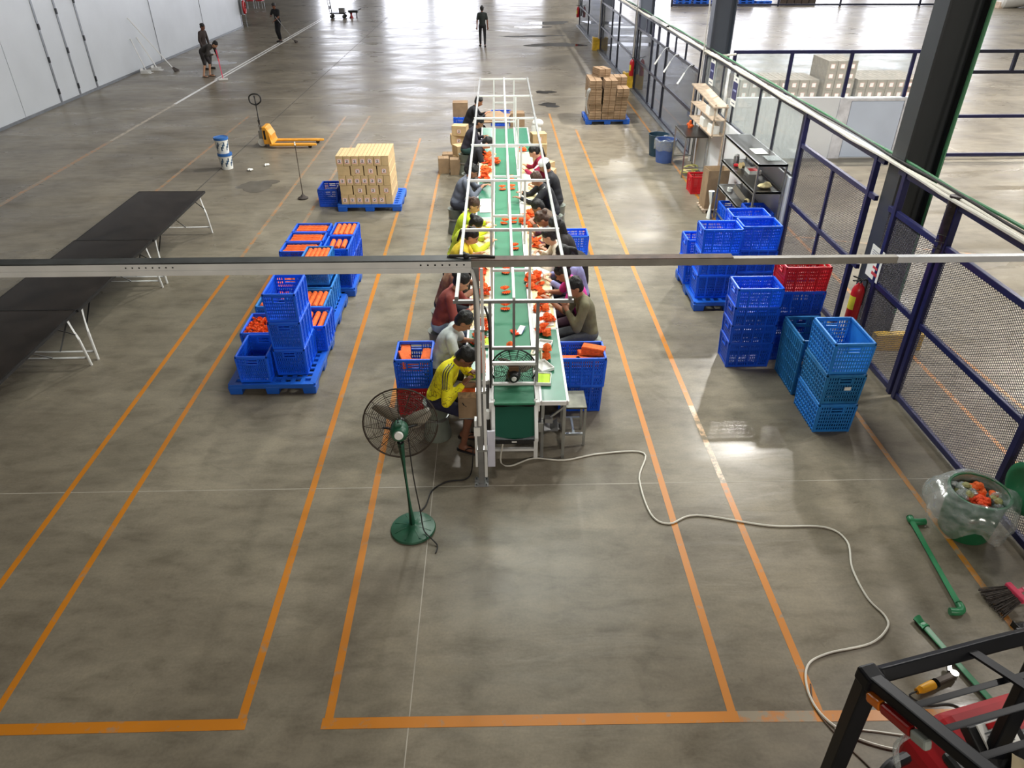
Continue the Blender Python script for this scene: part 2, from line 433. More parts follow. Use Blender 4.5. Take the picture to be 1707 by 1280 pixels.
strip('painted_line', -7.15, 22.3, -7.12, 6.0, 0.07, OW)
strip('painted_line', -9.92, 19.5, -9.92, 9.0, 0.11, OW); strip('painted_line', -9.92, 24.0, -9.92, 19.5, 0.10, paint_mat('pale_worn_paint', (190, 178, 160), 0.42))
strip('painted_line', -10.0, 62.0, -10.0, 28.2, 0.08, M['white_line']); strip('painted_line', -9.84, 62.0, -9.84, 28.2, 0.08, M['white_line'])
strip('painted_line', -9.92, 28.2, -9.92, 24.0, 0.10, M['white_line'], 0.0018)
strip('painted_line', 1.66, 16.5, 1.66, 3.03, 0.062, OL); strip('painted_line', 1.665, 22.4, 1.66, 16.5, 0.056, OD)
strip('painted_line', 2.265, 13.0, 2.28, 7.0, 0.062, OL); strip('painted_line', 2.28, 7.0, 2.285, 5.6, 0.06, paint_mat('chipped_pale_paint', (222, 186, 150), 0.45))
strip('painted_line', 2.285, 5.6, 2.29, 3.03, 0.062, OL); strip('painted_line', 2.26, 20.4, 2.265, 13.0, 0.056, OD)
strip('painted_line', 4.27, 24.5, 4.14, 3.7, 0.055, OD)
strip('painted_line', -6.0, 3.085, -1.81, 3.085, 0.085, OL, 0.002)
strip('painted_line', -1.275, 3.075, 1.70, 3.055, 0.085, OL, 0.002)
strip('painted_line', 1.70, 3.055, 2.25, 3.045, 0.085, OW, 0.0018)
strip('painted_line', 2.25, 3.045, 4.6, 3.02, 0.085, OL, 0.002)
strip('painted_line', 5.45, 4.0, 5.45, 13.0, 0.06, OD); strip('painted_line', 5.9, 10.2, 6.3, 5.0, 0.055, OD); strip('painted_line', 5.0, 12.5, 9.0, 11.2, 0.06, OW)
strip('floor_joint', -27, 5.62, 4.7, 5.62, 0.009, M['joint'], 0.001); strip('floor_joint', 4.9, 5.62, 20, 5.62, 0.014, M['joint'], 0.001)
strip('floor_joint', -9.8, 24.8, 4.7, 24.8, 0.03, M['joint'], 0.001); strip('floor_joint', -9.8, 22.25, -1.4, 22.25, 0.02, M['joint'], 0.001)
strip('floor_joint', -0.575, 60, -0.66, 1.0, 0.008, M['joint'], 0.0012)
strip('floor_joint', -6.2, 60, -6.3, 14.0, 0.025, M['dark_joint'], 0.001)
strip('floor_joint', 5.2, 26.2, 40, 26.2, 0.03, M['joint'], 0.001); strip('floor_joint', 11.5, 17.8, 11.2, 50, 0.03, M['joint'], 0.001)
strip('floor_joint', 5.3, 8.8, 30, 8.8, 0.02, M['joint'], 0.001)

struct(MB().mm((XL, YN, ZC), (XR, YF, ZC + 0.2)).build('ceiling', M['ceiling'], smooth=False), 'high grey sheet metal factory ceiling')
struct(MB().mm((XL - 0.2, YN, 0), (XL, YF, ZC)).build('wall_west', M['shell'], smooth=False), 'outer hall wall')
struct(MB().mm((XR, YN, 0), (XR + 0.2, YF, ZC)).build('wall_east', M['shell'], smooth=False), 'outer hall wall at the east end')
struct(MB().mm((XL, YN - 0.2, 0), (XR, YN, ZC)).build('wall_south', M['shell'], smooth=False), 'hall wall behind the viewer')
wn = struct(MB().mm((XL, YF, 0), (XR, YF + 0.2, ZC)).build('wall_north', M['shell'], smooth=False), 'far hall wall with tall daylight openings')
k = 0
for x0, x1, z0, z1 in ((-15.5, -12.5, 0.4, 7.0), (-9.6, -5.9, 0.2, 8.2), (-5.1, -1.3, 0.2, 8.6), (0.4, 4.6, 0.2, 3.4), (9.0, 12.6, 0.2, 6.0), (13.5, 18.5, 0.2, 9.2), (20.5, 25.5, 0.2, 9.2), (27.5, 32.5, 0.2, 9.2), (34.5, 39.5, 0.2, 9.2), (41.5, 46.5, 0.2, 9.2)):
    k += 1
    w = struct(MB().mm((x0, YF - 0.06, z0), (x1, YF - 0.03, z1)).build('window_%d' % k, M['daylight'], smooth=False), 'tall bright daylight opening')
    fm = MB()
    for xx in (x0 - 0.06, x1 + 0.06): fm.mm((xx - 0.06, YF - 0.14, z0 - 0.1), (xx + 0.06, YF - 0.02, z1 + 0.1))
    for zz in (z0 - 0.04, z1 + 0.06): fm.mm((x0 - 0.1, YF - 0.14, zz - 0.05), (x1 + 0.1, YF - 0.02, zz + 0.05))
    fm.build('window_frame', M['trim_grey'], w, smooth=False)

# white sandwich panel wall at the left
wl = tag(bpy.data.objects.new('wall_left', None), 'white ribbed panel wall at the left of the hall'); COL.objects.link(wl); wl['kind'] = 'structure'
ed = [16.0, 19.9, 22.0, 24.06, 25.28, 26.5, 32.2, 37.7, 43.5]
for a, b in zip(ed[:-1], ed[1:]):
    MB().mm((-13.52, a + 0.012, 0.06), (-13.40, b - 0.012, 4.6)).build('wall_panel', M['wall_rib'], wl, smooth=False)
for y, w_ in ((24.06, 0.05), (25.28, 0.05), (26.5, 0.05), (32.2, 0.014), (37.7, 0.014)):
    MB().mm((-13.40, y - w_, 0.05), (-13.385, y + w_, 4.6)).build('joint_strip', M['trim_grey'], wl, smooth=False)
for y, hs in ((24.06, (0.3, 1.2, 2.1, 2.9)), (25.28, (0.25, 1.3, 2.4)), (26.5, (0.25, 1.5, 2.6))):
    for h in hs: MB().mm((-13.385, y - 0.04, h), (-13.365, y + 0.04, h + 0.16)).build('hinge', M['black_gloss'], wl, smooth=False)
MB().mm((-13.52, 43.5, 0), (-13.38, 43.62, 4.6)).build('corner_post', M['trim_grey'], wl, smooth=False)
struct(MB().mm((-13.54, 16.0, 0), (-13.36, 43.5, 0.07)).build('baseboard_left', M['trim_grey'], smooth=False), 'grey metal base channel of the white panel wall')
# ------------------------------------------------------------------ columns, fence line, glass partition, second partition
FX = 4.75
def column(y, label, m, plinth=False, zt=ZC):
    t = thing('steel_column', label, 'column', (4.78, y - 0.15, 0)); t['kind'] = 'structure'
    b = MB(); b.mm((0, 0, 0), (0.022, 0.30, zt)); b.build('flange', m, t, smooth=False)
    b = MB(); b.mm((0.45, 0, 0), (0.472, 0.30, zt)); b.build('flange', m, t, smooth=False)
    MB().mm((0.022, 0.135, 0), (0.45, 0.155, zt)).build('web', m, t, smooth=False)
    b = MB(); b.mm((-0.06, -0.06, 0), (0.53, 0.36, 0.02))
    for x in (0.03, 0.44):
        for yy in (-0.03, 0.33): b.cyl((x, yy, 0.02), (x, yy, 0.06), 0.018, n=6)
    b.build('base_plate', m, t, smooth=False)
    return t
column(8.55, 'tall charcoal steel column rising through the near mesh fence', M['column'])
column(17.45, 'slate steel column where the two partitions meet', M['column2'])
column(26.2, 'third steel column from the viewer, with a yellow foot', M['column2'])
column(35.0, 'fourth steel column from the viewer, further down the dark fence', M['column2'])
column(43.9, 'farthest steel column at the end of the dark fence', M['column2'])
for y, lb in ((8.55, 'yellow kerb block around the foot of the near charcoal column'), (26.2, 'yellow concrete guard block at the third column'), (35.0, 'yellow concrete guard block at the fourth column')):
    if y < 10: b = MB().mm((4.98, 8.21, 0), (5.62, 8.33, 0.24))
    else:
        b = MB().mm((4.42, y - 0.24, 0), (4.72, y - 0.1, 0.52)); b.mm((4.42, y - 0.1, 0), (4.5, y + 0.16, 0.52))
    tag(b.build('guard_block', M['yellow'], bevel=0.01), lb, 'guard block')
p = tag(MB().tube([(5.18, 8.33, 0.5), (5.18, 8.33, 2.6), (5.2, 8.33, 4.2)], 0.022, 8).build('green_conduit', M['cable_green']), 'green conduit pipe running up the charcoal column', 'pipe')
for y, nm in ((17.42, 'slate'), (26.0, 'third'), (34.75, 'fourth'), (43.7, 'farthest')):
    tag(MB().tube([(4.66, y - 0.12, 0.0 if y < 20 else 0.5), (4.66, y - 0.12, 6.0)], 0.045, 8).build('downpipe', mat('pale_pipe', (196, 192, 186), 0.5)), 'pale downpipe standing against the %s steel column' % nm, 'pipe')

def lattice(y0, y1, z0, z1, pitch=0.046, slope=0.62, w=0.005, x=0.0):
    b = MB(); dz = z1 - z0
    for s in (1, -1):
        c = y0 - dz / slope
        while c < y1 + dz / slope:
            # line y = c + s*(z - z0)/slope, clipped to the panel
            ya, yb = c, c + s * dz / slope
            pts = []
            for yy, zz in ((ya, z0), (yb, z1)):
                if yy < y0 or yy > y1:
                    ny = min(max(yy, y0), y1); zz = z0 + (ny - c) * slope * s; yy = ny
                pts.append((yy, zz))
            (ya, za), (yb, zb) = pts
            if z0 - 1e-6 <= za <= z1 + 1e-6 and z0 - 1e-6 <= zb <= z1 + 1e-6 and abs(zb - za) > 0.004:
                b.bar((x + 0.0015 * s, ya, za), (x + 0.0015 * s, yb, zb), w, 0.003, (1, 0, 0))
            c += pitch
    return b

def fence(name, label, posts, stiles, y0, y1, zt=2.37, panels=(), rails=(2.345, 1.9, 0.99, 0.06), m=M['navy'], pw=0.07):
    t = thing(name, label, 'fence', (FX, y0, 0))
    for y in posts: MB().mm((-pw / 2, y - y0 - pw / 2, 0), (pw / 2, y - y0 + pw / 2, zt)).build('post', m, t, smooth=False, bevel=0.006)
    for y, za, zb in stiles: MB().mm((-0.022, y - y0 - 0.025, za), (0.022, y - y0 + 0.025, zb)).build('stile', m, t, smooth=False, bevel=0.005)
    for z in rails: MB().mm((-0.026, 0, z - 0.032), (0.026, y1 - y0, z + 0.032)).build('rail', m, t, smooth=False, bevel=0.005)
    for a, b_, za, zb in panels:
        tag(lattice(a - y0, b_ - y0, za, zb).build('mesh_panel', M['mesh'], t, smooth=False), kind='stuff')
    return t
fence('mesh_fence', 'navy mesh fence bays nearest the viewer, beside the green tub', [3.05, 5.18, 7.10], [], 2.6, 7.13,
      panels=[(2.6, 5.15, 0.09, 0.96), (5.21, 7.07, 0.09, 0.96), (2.6, 5.15, 1.02, 1.87), (5.21, 7.07, 1.02, 1.87)])
fence('mesh_fence', 'short navy mesh fence bay just in front of the charcoal column', [7.22, 8.2], [], 7.19, 8.36,
      panels=[(7.25, 8.17, 0.09, 0.96), (7.25, 8.17, 1.02, 1.87), (8.22, 8.36, 0.09, 1.87)], pw=0.075)
fence('mesh_fence', 'navy mesh fence bay between the charcoal column and the white low wall', [8.93, 11.28], [(10.05, 0.09, 1.87)], 8.72, 11.3,
      panels=[(8.96, 10.02, 0.09, 0.96), (10.08, 11.25, 0.09, 0.96), (8.96, 10.02, 1.02, 1.87), (10.08, 11.25, 1.02, 1.87)])
w = MB(); w.tube([(FX - 0.02, 7.16, 1.75), (FX - 0.03, 7.15, 2.1), (FX - 0.02, 7.16, 2.44)], [0.05, 0.062, 0.07], 10)
for i in range(9): w.tube([(FX - 0.02 + 0.066 * math.cos(a), 7.16 + 0.066 * math.sin(a), 1.8 + i * 0.075 + 0.01 * math.sin(a * 2)) for a in [2 * math.pi * k / 10 for k in range(10)]], 0.006, 5, closed=True)
tag(w.build('tape_wrap', mat('dark_wrapping_tape', (44, 36, 36), 0.3, var=0.3, scale=20)), 'dark tape wrapped around the tops of the paired navy fence posts', 'tape')

# glazed section on the white low wall
g = thing('glass_partition', 'glass partition with navy bars on a white low wall behind the workbench', 'partition', (FX, 11.32, 0))
MB().mm((-0.06, 0, 0), (0.06, 6.0, 1.38)).build('low_wall', M['wall_white'], g, smooth=False, bevel=0.01)
ys = [0.06, 1.19, 2.16, 3.63, 4.55, 5.93]
for y in ys: MB().mm((-0.02, y - 0.025, 1.38), (0.02, y + 0.025, 2.33)).build('mullion', M['navy_dark'], g, smooth=False)
MB().mm((-0.028, 0, 2.32), (0.028, 6.0, 2.375)).build('top_rail', M['navy_dark'], g, smooth=False)
MB().mm((-0.022, 0, 1.38), (0.022, 6.0, 1.41)).build('bottom_rail', M['navy_dark'], g, smooth=False)
for a, b_ in zip(ys[:-1], ys[1:]): MB().mm((-0.003, a + 0.02, 1.40), (0.003, b_ - 0.02, 2.33)).build('pane', M['glass'], g, smooth=False)
def notice(y, z, label, ry=0.0):
    t = thing('notice', label, 'notice', (FX - 0.025, y, z))
    MB().mm((-0.003, -0.17, -0.27), (0.0, 0.17, 0.27)).build('sheet', M['paper'], t, smooth=False)
    MB().mm((-0.005, -0.155, -0.15), (-0.003, 0.155, 0.17)).build('navy_panel', mat('navy_print', (44, 46, 96), 0.6), t, smooth=False)
    b = MB(); b.mm((-0.0065, -0.10, 0.0), (-0.005, 0.10, 0.035)); b.build('lettering_band', mat('pale_print', (150, 156, 200), 0.6), t, smooth=False)
    gpm = mat('grey_print', (110, 112, 130), 0.6); MB().mm((-0.005, -0.05, 0.205), (-0.003, 0.05, 0.235)).build('heading_print', gpm, t, smooth=False); MB().mm((-0.005, -0.11, -0.225), (-0.003, 0.11, -0.205)).build('small_print', gpm, t, smooth=False)
notice(16.65, 2.08, 'navy and white notice on the glass beside the slate column')
notice(14.9, 2.0, 'navy and white notice on the glass, the one nearer the workbench')

# tinted glazed doors and dark fence beyond the slate column
g = thing('glass_partition', 'dark framed glass doors and panes between the slate and the third column', 'partition', (FX, 17.7, 0))
def gp(y0, y1, z0, z1, m): MB().mm((-0.003, y0 - 17.7, z0), (0.003, y1 - 17.7, z1)).build('pane', m, g, smooth=False)
for y in (17.74, 21.4, 22.6, 23.45, 25.85): MB().mm((-0.035, y - 17.73, 0), (0.035, y - 17.67, 2.36)).build('post', M['navy_dark'], g, smooth=False)
for y in (19.25, 20.4, 24.5): MB().mm((-0.02, y - 17.725, 1.9), (0.02, y - 17.675, 2.36)).build('mullion', M['navy_dark'], g, smooth=False)
for z in (2.345, 1.9, 0.97, 0.06): MB().mm((-0.028, 0, z - 0.035), (0.028, 8.2, z + 0.035)).build('rail', M['navy_dark'], g, smooth=False)
for a, b_ in ((17.77, 21.37), (21.43, 22.57), (22.63, 23.42), (23.48, 25.82)):
    gp(a, b_, 0.1, 0.93, M['glass_dark']); gp(a, b_, 1.01, 1.86, M['glass_dark'])
g = thing('glass_partition', 'dark framed glass panes between the third and the fourth column', 'partition', (FX, 26.4, 0))
for y in (26.43, 29.85, 31.6, 34.7): MB().mm((-0.035, y - 26.43, 0), (0.035, y - 26.37, 2.36)).build('post', M['navy_dark'], g, smooth=False)
for z in (2.345, 1.9, 0.97, 0.06): MB().mm((-0.028, 0, z - 0.035), (0.028, 8.35, z + 0.035)).build('rail', M['navy_dark'], g, smooth=False)
for a, b_ in ((26.46, 29.82), (29.88, 31.57), (31.63, 34.67)):
    MB().mm((-0.003, a - 26.4, 0.1), (0.003, b_ - 26.4, 0.93)).build('pane', M['glass_dark'], g, smooth=False); MB().mm((-0.003, a - 26.4, 1.01), (0.003, b_ - 26.4, 1.86)).build('pane', M['glass_dark'], g, smooth=False)
g = thing('glass_partition', 'farthest dark framed glass panes beyond the fourth column', 'partition', (FX, 35.2, 0))
for y in (35.23, 39.5, 43.6): MB().mm((-0.035, y - 35.23, 0), (0.035, y - 35.17, 2.36)).build('post', M['navy_dark'], g, smooth=False)
for z in (2.345, 1.9, 0.97, 0.06): MB().mm((-0.028, 0, z - 0.035), (0.028, 8.45, z + 0.035)).build('rail', M['navy_dark'], g, smooth=False)
for a, b_ in ((35.26, 39.47), (39.53, 43.57)):
    MB().mm((-0.003, a - 35.2, 0.1), (0.003, b_ - 35.2, 0.93)).build('pane', M['glass_dark'], g, smooth=False); MB().mm((-0.003, a - 35.2, 1.01), (0.003, b_ - 35.2, 1.86)).build('pane', M['glass_dark'], g, smooth=False)
struct(MB().mm((4.62, 17.7, 0), (4.88, 44, 0.05)).build('trim_1', M['trim_grey'], smooth=False), 'low concrete sill under the dark glass partition')

# second partition, running across at the slate column: white low wall, glass, rails
s = thing('glass_partition', 'navy framed glass partition on a white low wall with a pale door panel', 'partition', (5.4, 17.5, 0))
MB().mm((0, -0.05, 0), (4.55, 0.05, 1.38)).build('low_wall', M['wall_white'], s, smooth=False)
for x in (0.03, 1.32, 2.68, 4.1): MB().mm((x - 0.035, -0.03, 1.38), (x + 0.035, 0.03, 2.33)).build('mullion', M['navy'], s, smooth=False)
MB().mm((0, -0.035, 2.31), (4.6, 0.035, 2.38)).build('top_rail', M['navy'], s, smooth=False)
for a, b_ in ((0.06, 1.29), (1.35, 2.65), (2.71, 4.07)): MB().mm((a, -0.003, 1.38), (b_, 0.003, 2.31)).build('pane', M['glass'], s, smooth=False)
d = MB().mm((2.9, -0.07, 0.03), (4.12, -0.05, 1.30)).build('door_panel', M['door_blue'], s, smooth=False)
b = MB(); b.mm((2.62, -0.085, 0), (2.88, -0.045, 1.37)); b.mm((2.88, -0.085, 1.31), (4.2, -0.05, 1.37)); b.mm((4.13, -0.085, 0), (4.2, -0.05, 1.31)); b.build('door_frame', mat('light_grey_frame', (214, 214, 220), 0.4), s, smooth=False)
s = thing('rail_fence', 'navy rail fence running right from behind the charcoal column', 'fence', (9.95, 17.5, 0))
for x, z0 in ((0.03, 0), (1.88, 1.9), (4.0, 0), (6.0, 1.9), (8.0, 0)): MB().mm((x - 0.035, -0.035, z0), (x + 0.035, 0.035, 2.37)).build('post', M['navy_dark'], s, smooth=False)
for z, m in ((2.345, M['navy_dark']), (1.91, M['navy_dark']), (0.94, M['navy']), (0.05, M['navy'])): MB().mm((0, -0.03, z - 0.035), (8.2, 0.03, z + 0.035)).build('rail', m, s, smooth=False)
s = thing('rail_fence', 'distant dark rail fence across the far bright floor', 'fence', (12.0, 54.2, 0))
for x in (0.03, 3.6, 7.2, 11.4, 16.8, 22.0): MB().mm((x - 0.06, -0.05, 0), (x + 0.06, 0.05, 2.37)).build('post', M['navy_dark'], s, smooth=False)
for z in (2.34, 1.9, 0.1): MB().mm((0, -0.04, z - 0.06), (22, 0.04, z + 0.06)).build('rail', M['navy_dark'], s, smooth=False)

# cables lying along the top of the fence
def wav(y, a, f, ph): return a * math.sin(f * y + ph)
cb = [('white_cable', 'white cable', M['cable_white'], 0.021, -0.075, 0.0), ('white_cable', 'second white cable', M['cable_white'], 0.019, -0.018, 1.7), ('green_cable', 'green cable', M['cable_green'], 0.017, 0.075, 3.1), ('black_cable', 'black cable', M['cable_black'], 0.015, 0.03, 4.4)]
for nm, lb, m, r, dx, ph in cb:
    pts = []
    y = 2.4
    while y < 30:
        pts.append((FX + dx + wav(y, 0.008, 0.9, ph), y, 2.378 + r + (0.03 if ph > 3 else 0.0) + abs(wav(y, 0.02, 1.3, ph)))); y += 0.45
    tag(MB().tube(pts, r, 7).build(nm, m), lb + ' lying along the top rail of the fence', 'cable')
b = MB()
for k in range(4): b.tube([(4.66 + 0.015 * k, 21.3, 2.42 + 0.01 * k), (4.66 + 0.015 * k, 23.6, 2.42 + 0.01 * k)], 0.03, 7)
tag(b.build('pipe_bundle', M['grey_tube']), 'short bundle of grey pipes tied to the rail above the glass doors', 'pipes')
b = MB().tube(spline([(4.66, 17.3, 2.36), (4.85, 17.25, 2.33), (5.1, 17.25, 2.31), (5.38, 17.28, 2.33)], 5), 0.025, 7)
tag(b.build('looped_cable', M['cable_white']), 'white cable looped around the slate column', 'cable')

# notice, fire extinguishers
t = thing('notice', 'white printed notice hanging on the charcoal column above the extinguisher', 'notice', (4.715, 8.28, 1.22))
MB().mm((-0.002, -0.16, -0.2), (0.002, 0.16, 0.2)).build('sheet', M['paper'], t, smooth=False)
b = MB(); b.mm((-0.004, -0.10, -0.06), (-0.002, 0.02, -0.03)); b.mm((-0.004, -0.12, -0.14), (-0.002, 0.02, -0.10)); b.build('red_print', mat('red_print', (196, 60, 70), 0.7), t, smooth=False)
b = MB()
for i in range(4): b.mm((-0.004, -0.12, 0.06 + 0.025 * i), (-0.002, 0.12, 0.07 + 0.025 * i))
b.build('grey_print', mat('grey_ink', (150, 150, 156), 0.7), t, smooth=False)
def extinguisher(loc, label, lab=True):
    t = thing('fire_extinguisher', label, 'extinguisher', loc)
    MB().lathe([(0.0, 0), (0.07, 0.0), (0.078, 0.02), (0.078, 0.40), (0.06, 0.46), (0.03, 0.49), (0.025, 0.51), (0, 0.51)], 20).build('cylinder', M['ext_red'], t)
    b = MB().cyl((0, 0, 0.51), (0, 0, 0.55), 0.02, n=10); b.bar((0, 0, 0.56), (-0.11, 0, 0.60), 0.025, 0.012); b.bar((0, 0, 0.54), (-0.10, 0, 0.54), 0.022, 0.01); b.build('valve_handle', M['black'], t)
    MB().tube(spline([(0.02, 0, 0.55), (0.09, 0.02, 0.53), (0.10, 0.02, 0.4), (0.09, 0.0, 0.2)], 4), 0.012, 7).build('hose', M['rubber'], t)
    b = MB()
    for k in range(7):
        a = R(155 + k * 12); a2 = R(155 + (k + 1) * 12)
        b.add([(0.0795 * math.cos(a), 0.0795 * math.sin(a), 0.16), (0.0795 * math.cos(a2), 0.0795 * math.sin(a2), 0.16), (0.0795 * math.cos(a2), 0.0795 * math.sin(a2), 0.34), (0.0795 * math.cos(a), 0.0795 * math.sin(a), 0.34)], [(0, 1, 2, 3)])
    b.build('yellow_label', mat('yellow_label', (226, 214, 60), 0.5), t)
extinguisher((4.58, 8.24, 0.47), 'red fire extinguisher hanging on the fence below the white notice')
extinguisher((4.58, 25.6, 0.5), 'red fire extinguisher by the third column')
extinguisher((4.58, 43.0, 0.5), 'farthest red fire extinguisher, at the end of the dark glass')
for i, (y, z) in enumerate(((21.1, 1.86), (19.9, 1.86), (18.3, 1.86))):
    t = thing('hanging_brush', 'white handled brush hung on the partition rail, %s from the viewer' % ORD[2 - i], 'brush', (4.70, y, z), 0, 'white brushes on the partition rail')
    MB().tube(spline([(0.02, 0, 0.06), (-0.03, -0.02, 0.10), (-0.10, -0.05, 0.05), (-0.18, -0.08, -0.06)], 4), 0.008, 6).build('wire_hook', M['alu'], t)
    MB().cyl((-0.18, -0.08, -0.06), (-0.34, -0.15, -0.30), 0.022, 0.028, 8).build('handle', M['white_tube'], t)
    MB().ell((0.03, 0, 0.075), (0.03, 0.05, 0.03)).build('knob', M['black'], t)
# ------------------------------------------------------------------ crates, pallets, cartons
def make_crate(name, m, L=0.56, W=0.38, H=0.36, style='slot', inner=None):
    t = thing(name, 'plastic crate', 'crate')
    hx, hy, th = L / 2 - 0.008, W / 2 - 0.008, 0.006
    b = MB()
    def wall(n, half, pos, axis, handle, solid):
        # bars of one wall; u runs along the wall
        def put(u0, u1, z0, z1, d=th, off=0.0):
            p = pos + (off if pos > 0 else -off)
            if axis == 'x': b.mm((u0, p - d / 2, z0), (u1, p + d / 2, z1))
            else: b.mm((p - d / 2, u0, z0), (p + d / 2, u1, z1))
        z0, z1 = 0.02, H - 0.035
        if solid:
            put(-half, half, 0.0, z1, th)
            for k in range(6): zz = 0.03 + k * (z1 - 0.04) / 5; put(-half, half, zz - 0.006, zz + 0.006, 0.010, 0.008)
            for k in range(n // 2 + 1): u = -half + k * 2 * half / (n // 2); put(u - 0.006, u + 0.006, 0.0, z1, 0.010, 0.008)
            return
        rows = 7
        for k in range(rows + 1):
            zz = z0 + k * (z1 - z0) / rows; put(-half, half, zz - 0.008, zz + 0.008)
        for k in range(n + 1):
            u = -half + k * 2 * half / n
            top = z1 - (2 * (z1 - z0) / rows if handle and abs(u) < 0.065 else 0)
            put(u - 0.0065, u + 0.0065, 0.0, top)
        for u in (-half * 0.98, -half * 0.5, 0, half * 0.5, half * 0.98) if not handle else (-half * 0.98, half * 0.98):
            put(u - 0.009, u + 0.009, 0.0, z1 + 0.01, 0.014, 0.007)
        put(-half, half, 0.0, 0.03, 0.010, 0.002)
    for s in (-1, 1):
        wall(22, hx, s * hy, 'x', False, style == 'grid')
        wall(15, hy, s * hx, 'y', True, False)
    b.mm((-hx, -hy, 0.004), (hx, hy, 0.010))
    def taper(v):
        f = 1 - 0.055 * (1 - v[2] / H); return (v[0] * f, v[1] * f, v[2])
    b.v = [taper(v) for v in b.v]
    tag(b.build('basket', m, t, smooth=False), kind=None)
    r = MB(); w = 0.022
    for s in (-1, 1):
        r.mm((-L / 2, s * (W / 2) - (w if s > 0 else 0), H - 0.03), (L / 2, s * (W / 2) + (0 if s > 0 else w), H))
        r.mm((s * (L / 2) - (w if s > 0 else 0), -W / 2, H - 0.03), (s * (L / 2) + (0 if s > 0 else w), W / 2, H))
    r.build('rim', m, t, smooth=False, bevel=0.004)
    for s in (-1, 1):
        h = MB()
        for dz in (0.035, 0.105): h.mm((s * (L / 2 - 0.006) - 0.008, -0.07, H - dz - 0.012), (s * (L / 2 - 0.006) + 0.008, 0.07, H - dz))
        for u in (-0.07, 0.07): h.mm((s * (L / 2 - 0.006) - 0.008, u - 0.007, H - 0.112), (s * (L / 2 - 0.006) + 0.008, u + 0.007, H - 0.03))
        h.build('handle', m, t, smooth=False)
    return t

CR = {}
for key, nm, m, st, dims in (('b', 'blue_crate', M['blue'], 'slot', (0.56, 0.38, 0.36)), ('d', 'dark_blue_crate', M['blue_deep'], 'slot', (0.56, 0.38, 0.36)),
                             ('l', 'light_blue_crate', M['blue_light'], 'slot', (0.56, 0.38, 0.36)), ('g', 'grid_sided_crate', M['blue_light'], 'grid', (0.61, 0.43, 0.375)),
                             ('t', 'grid_sided_crate', M['blue_teal'], 'grid', (0.61, 0.43, 0.375)), ('r', 'red_crate', M['red'], 'slot', (0.56, 0.38, 0.36)),
                             ('h', 'deep_crate', M['blue_teal'], 'grid', (0.63, 0.43, 0.745))):
    CR[key] = Proto(make_crate(nm, m, *dims, style=st))
def crate(key, x, y, z, rz, label, group=None): return CR[key].put((x, y, z), rz, label, group)

def make_pallet():
    t = thing('plastic_pallet', 'pallet', 'pallet')
    Lx, Ly, m = 1.0, 1.2, M['pallet_blue']
    b = MB()
    for k in range(9): x = -Lx / 2 + 0.03 + k * (Lx - 0.06) / 8; b.mm((x - 0.024, -Ly / 2, 0.115), (x + 0.024, Ly / 2, 0.14))
    for k in range(11): y = -Ly / 2 + 0.03 + k * (Ly - 0.06) / 10; b.mm((-Lx / 2, y - 0.022, 0.11), (Lx / 2, y + 0.022, 0.136))
    for s in (-1, 1):
        b.mm((-Lx / 2, s * Ly / 2 - 0.02, 0.085), (Lx / 2, s * Ly / 2 + 0.02, 0.142)); b.mm((s * Lx / 2 - 0.02, -Ly / 2, 0.085), (s * Lx / 2 + 0.02, Ly / 2, 0.142))
    b.build('deck', m, t, smooth=False)
    for x in (-0.44, 0, 0.44):
        for y in (-0.53, 0, 0.53):
            MB().add([(x + a * 0.075, y + c * 0.085, 0) for a, c in ((-1,-1),(1,-1),(1,1),(-1,1))] + [(x + a * 0.085, y + c * 0.095, 0.11) for a, c in ((-1,-1),(1,-1),(1,1),(-1,1))],
                     [(0,3,2,1),(4,5,6,7),(0,1,5,4),(1,2,6,5),(2,3,7,6),(3,0,4,7)]).build('foot', m, t, smooth=False, bevel=0.01)
    return t
PAL = Proto(make_pallet())
H2 = math.pi / 2
PAL.put((-2.69, 7.98, 0), 0, 'blue plastic pallet under the tall three-crate tower left of the conveyor')
PAL.put((-2.72, 9.24, 0), 0, 'blue plastic pallet under the light blue crates of orange rolls')
PAL.put((-2.64, 10.66, 0), 0, 'blue plastic pallet at the back of the row of orange-filled crates')
PAL.put((-2.44, 14.4, 0), H2, 'blue plastic pallet under the block of labelled cartons')
PAL.put((3.40, 10.05, 0), 0, 'blue plastic pallet under the empty blue crate stacks near the fence')
PAL.put((3.2, 21.5, 0), H2, 'blue plastic pallet under the strapped flat cardboard')

# left pallets ------------------------------------------------------
crate('b', -2.88, 7.68, 0.145, H2, 'empty blue crate at the front left corner of the nearest left pallet')
for k in range(3):
    crate('b', -2.475, 7.84, 0.145 + 0.362 * k, H2, 'blue crate at the %s of the tall tower on the nearest left pallet' % ['bottom', 'middle', 'top'][k], 'tower of three blue crates')
crate('b', -2.985, 8.26, 0.145, H2, 'blue crate heaped with small orange rosettes, behind the empty one')
crate('b', -2.345, 8.42, 0.145, H2, 'blue crate with flat orange pieces, right behind the tall tower')
crate('l', -2.46, 8.98, 0.145, H2, 'light blue crate of orange rolls on the right of the middle left pallet')
crate('l', -2.47, 9.57, 0.145, H2, 'light blue crate under the raised crate of orange rolls')
crate('l', -2.51, 9.64, 0.51, H2, 'raised light blue crate filled with long orange rolls')
crate('l', -3.0, 9.0, 0.145, H2, 'light blue crate of orange rolls on the left of the middle left pallet')
crate('d', -3.0, 9.58, 0.145, H2, 'blue crate of orange rolls just behind the left light blue one')
for i, y in enumerate((10.98, 10.58, 10.18)):
    nm = ['far', 'middle', 'near'][i]
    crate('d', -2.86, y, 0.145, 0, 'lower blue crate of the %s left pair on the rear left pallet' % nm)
    crate('b', -2.86, y, 0.40, 0, 'blue crate with orange rolls, top of the %s left pair on the rear pallet' % nm)
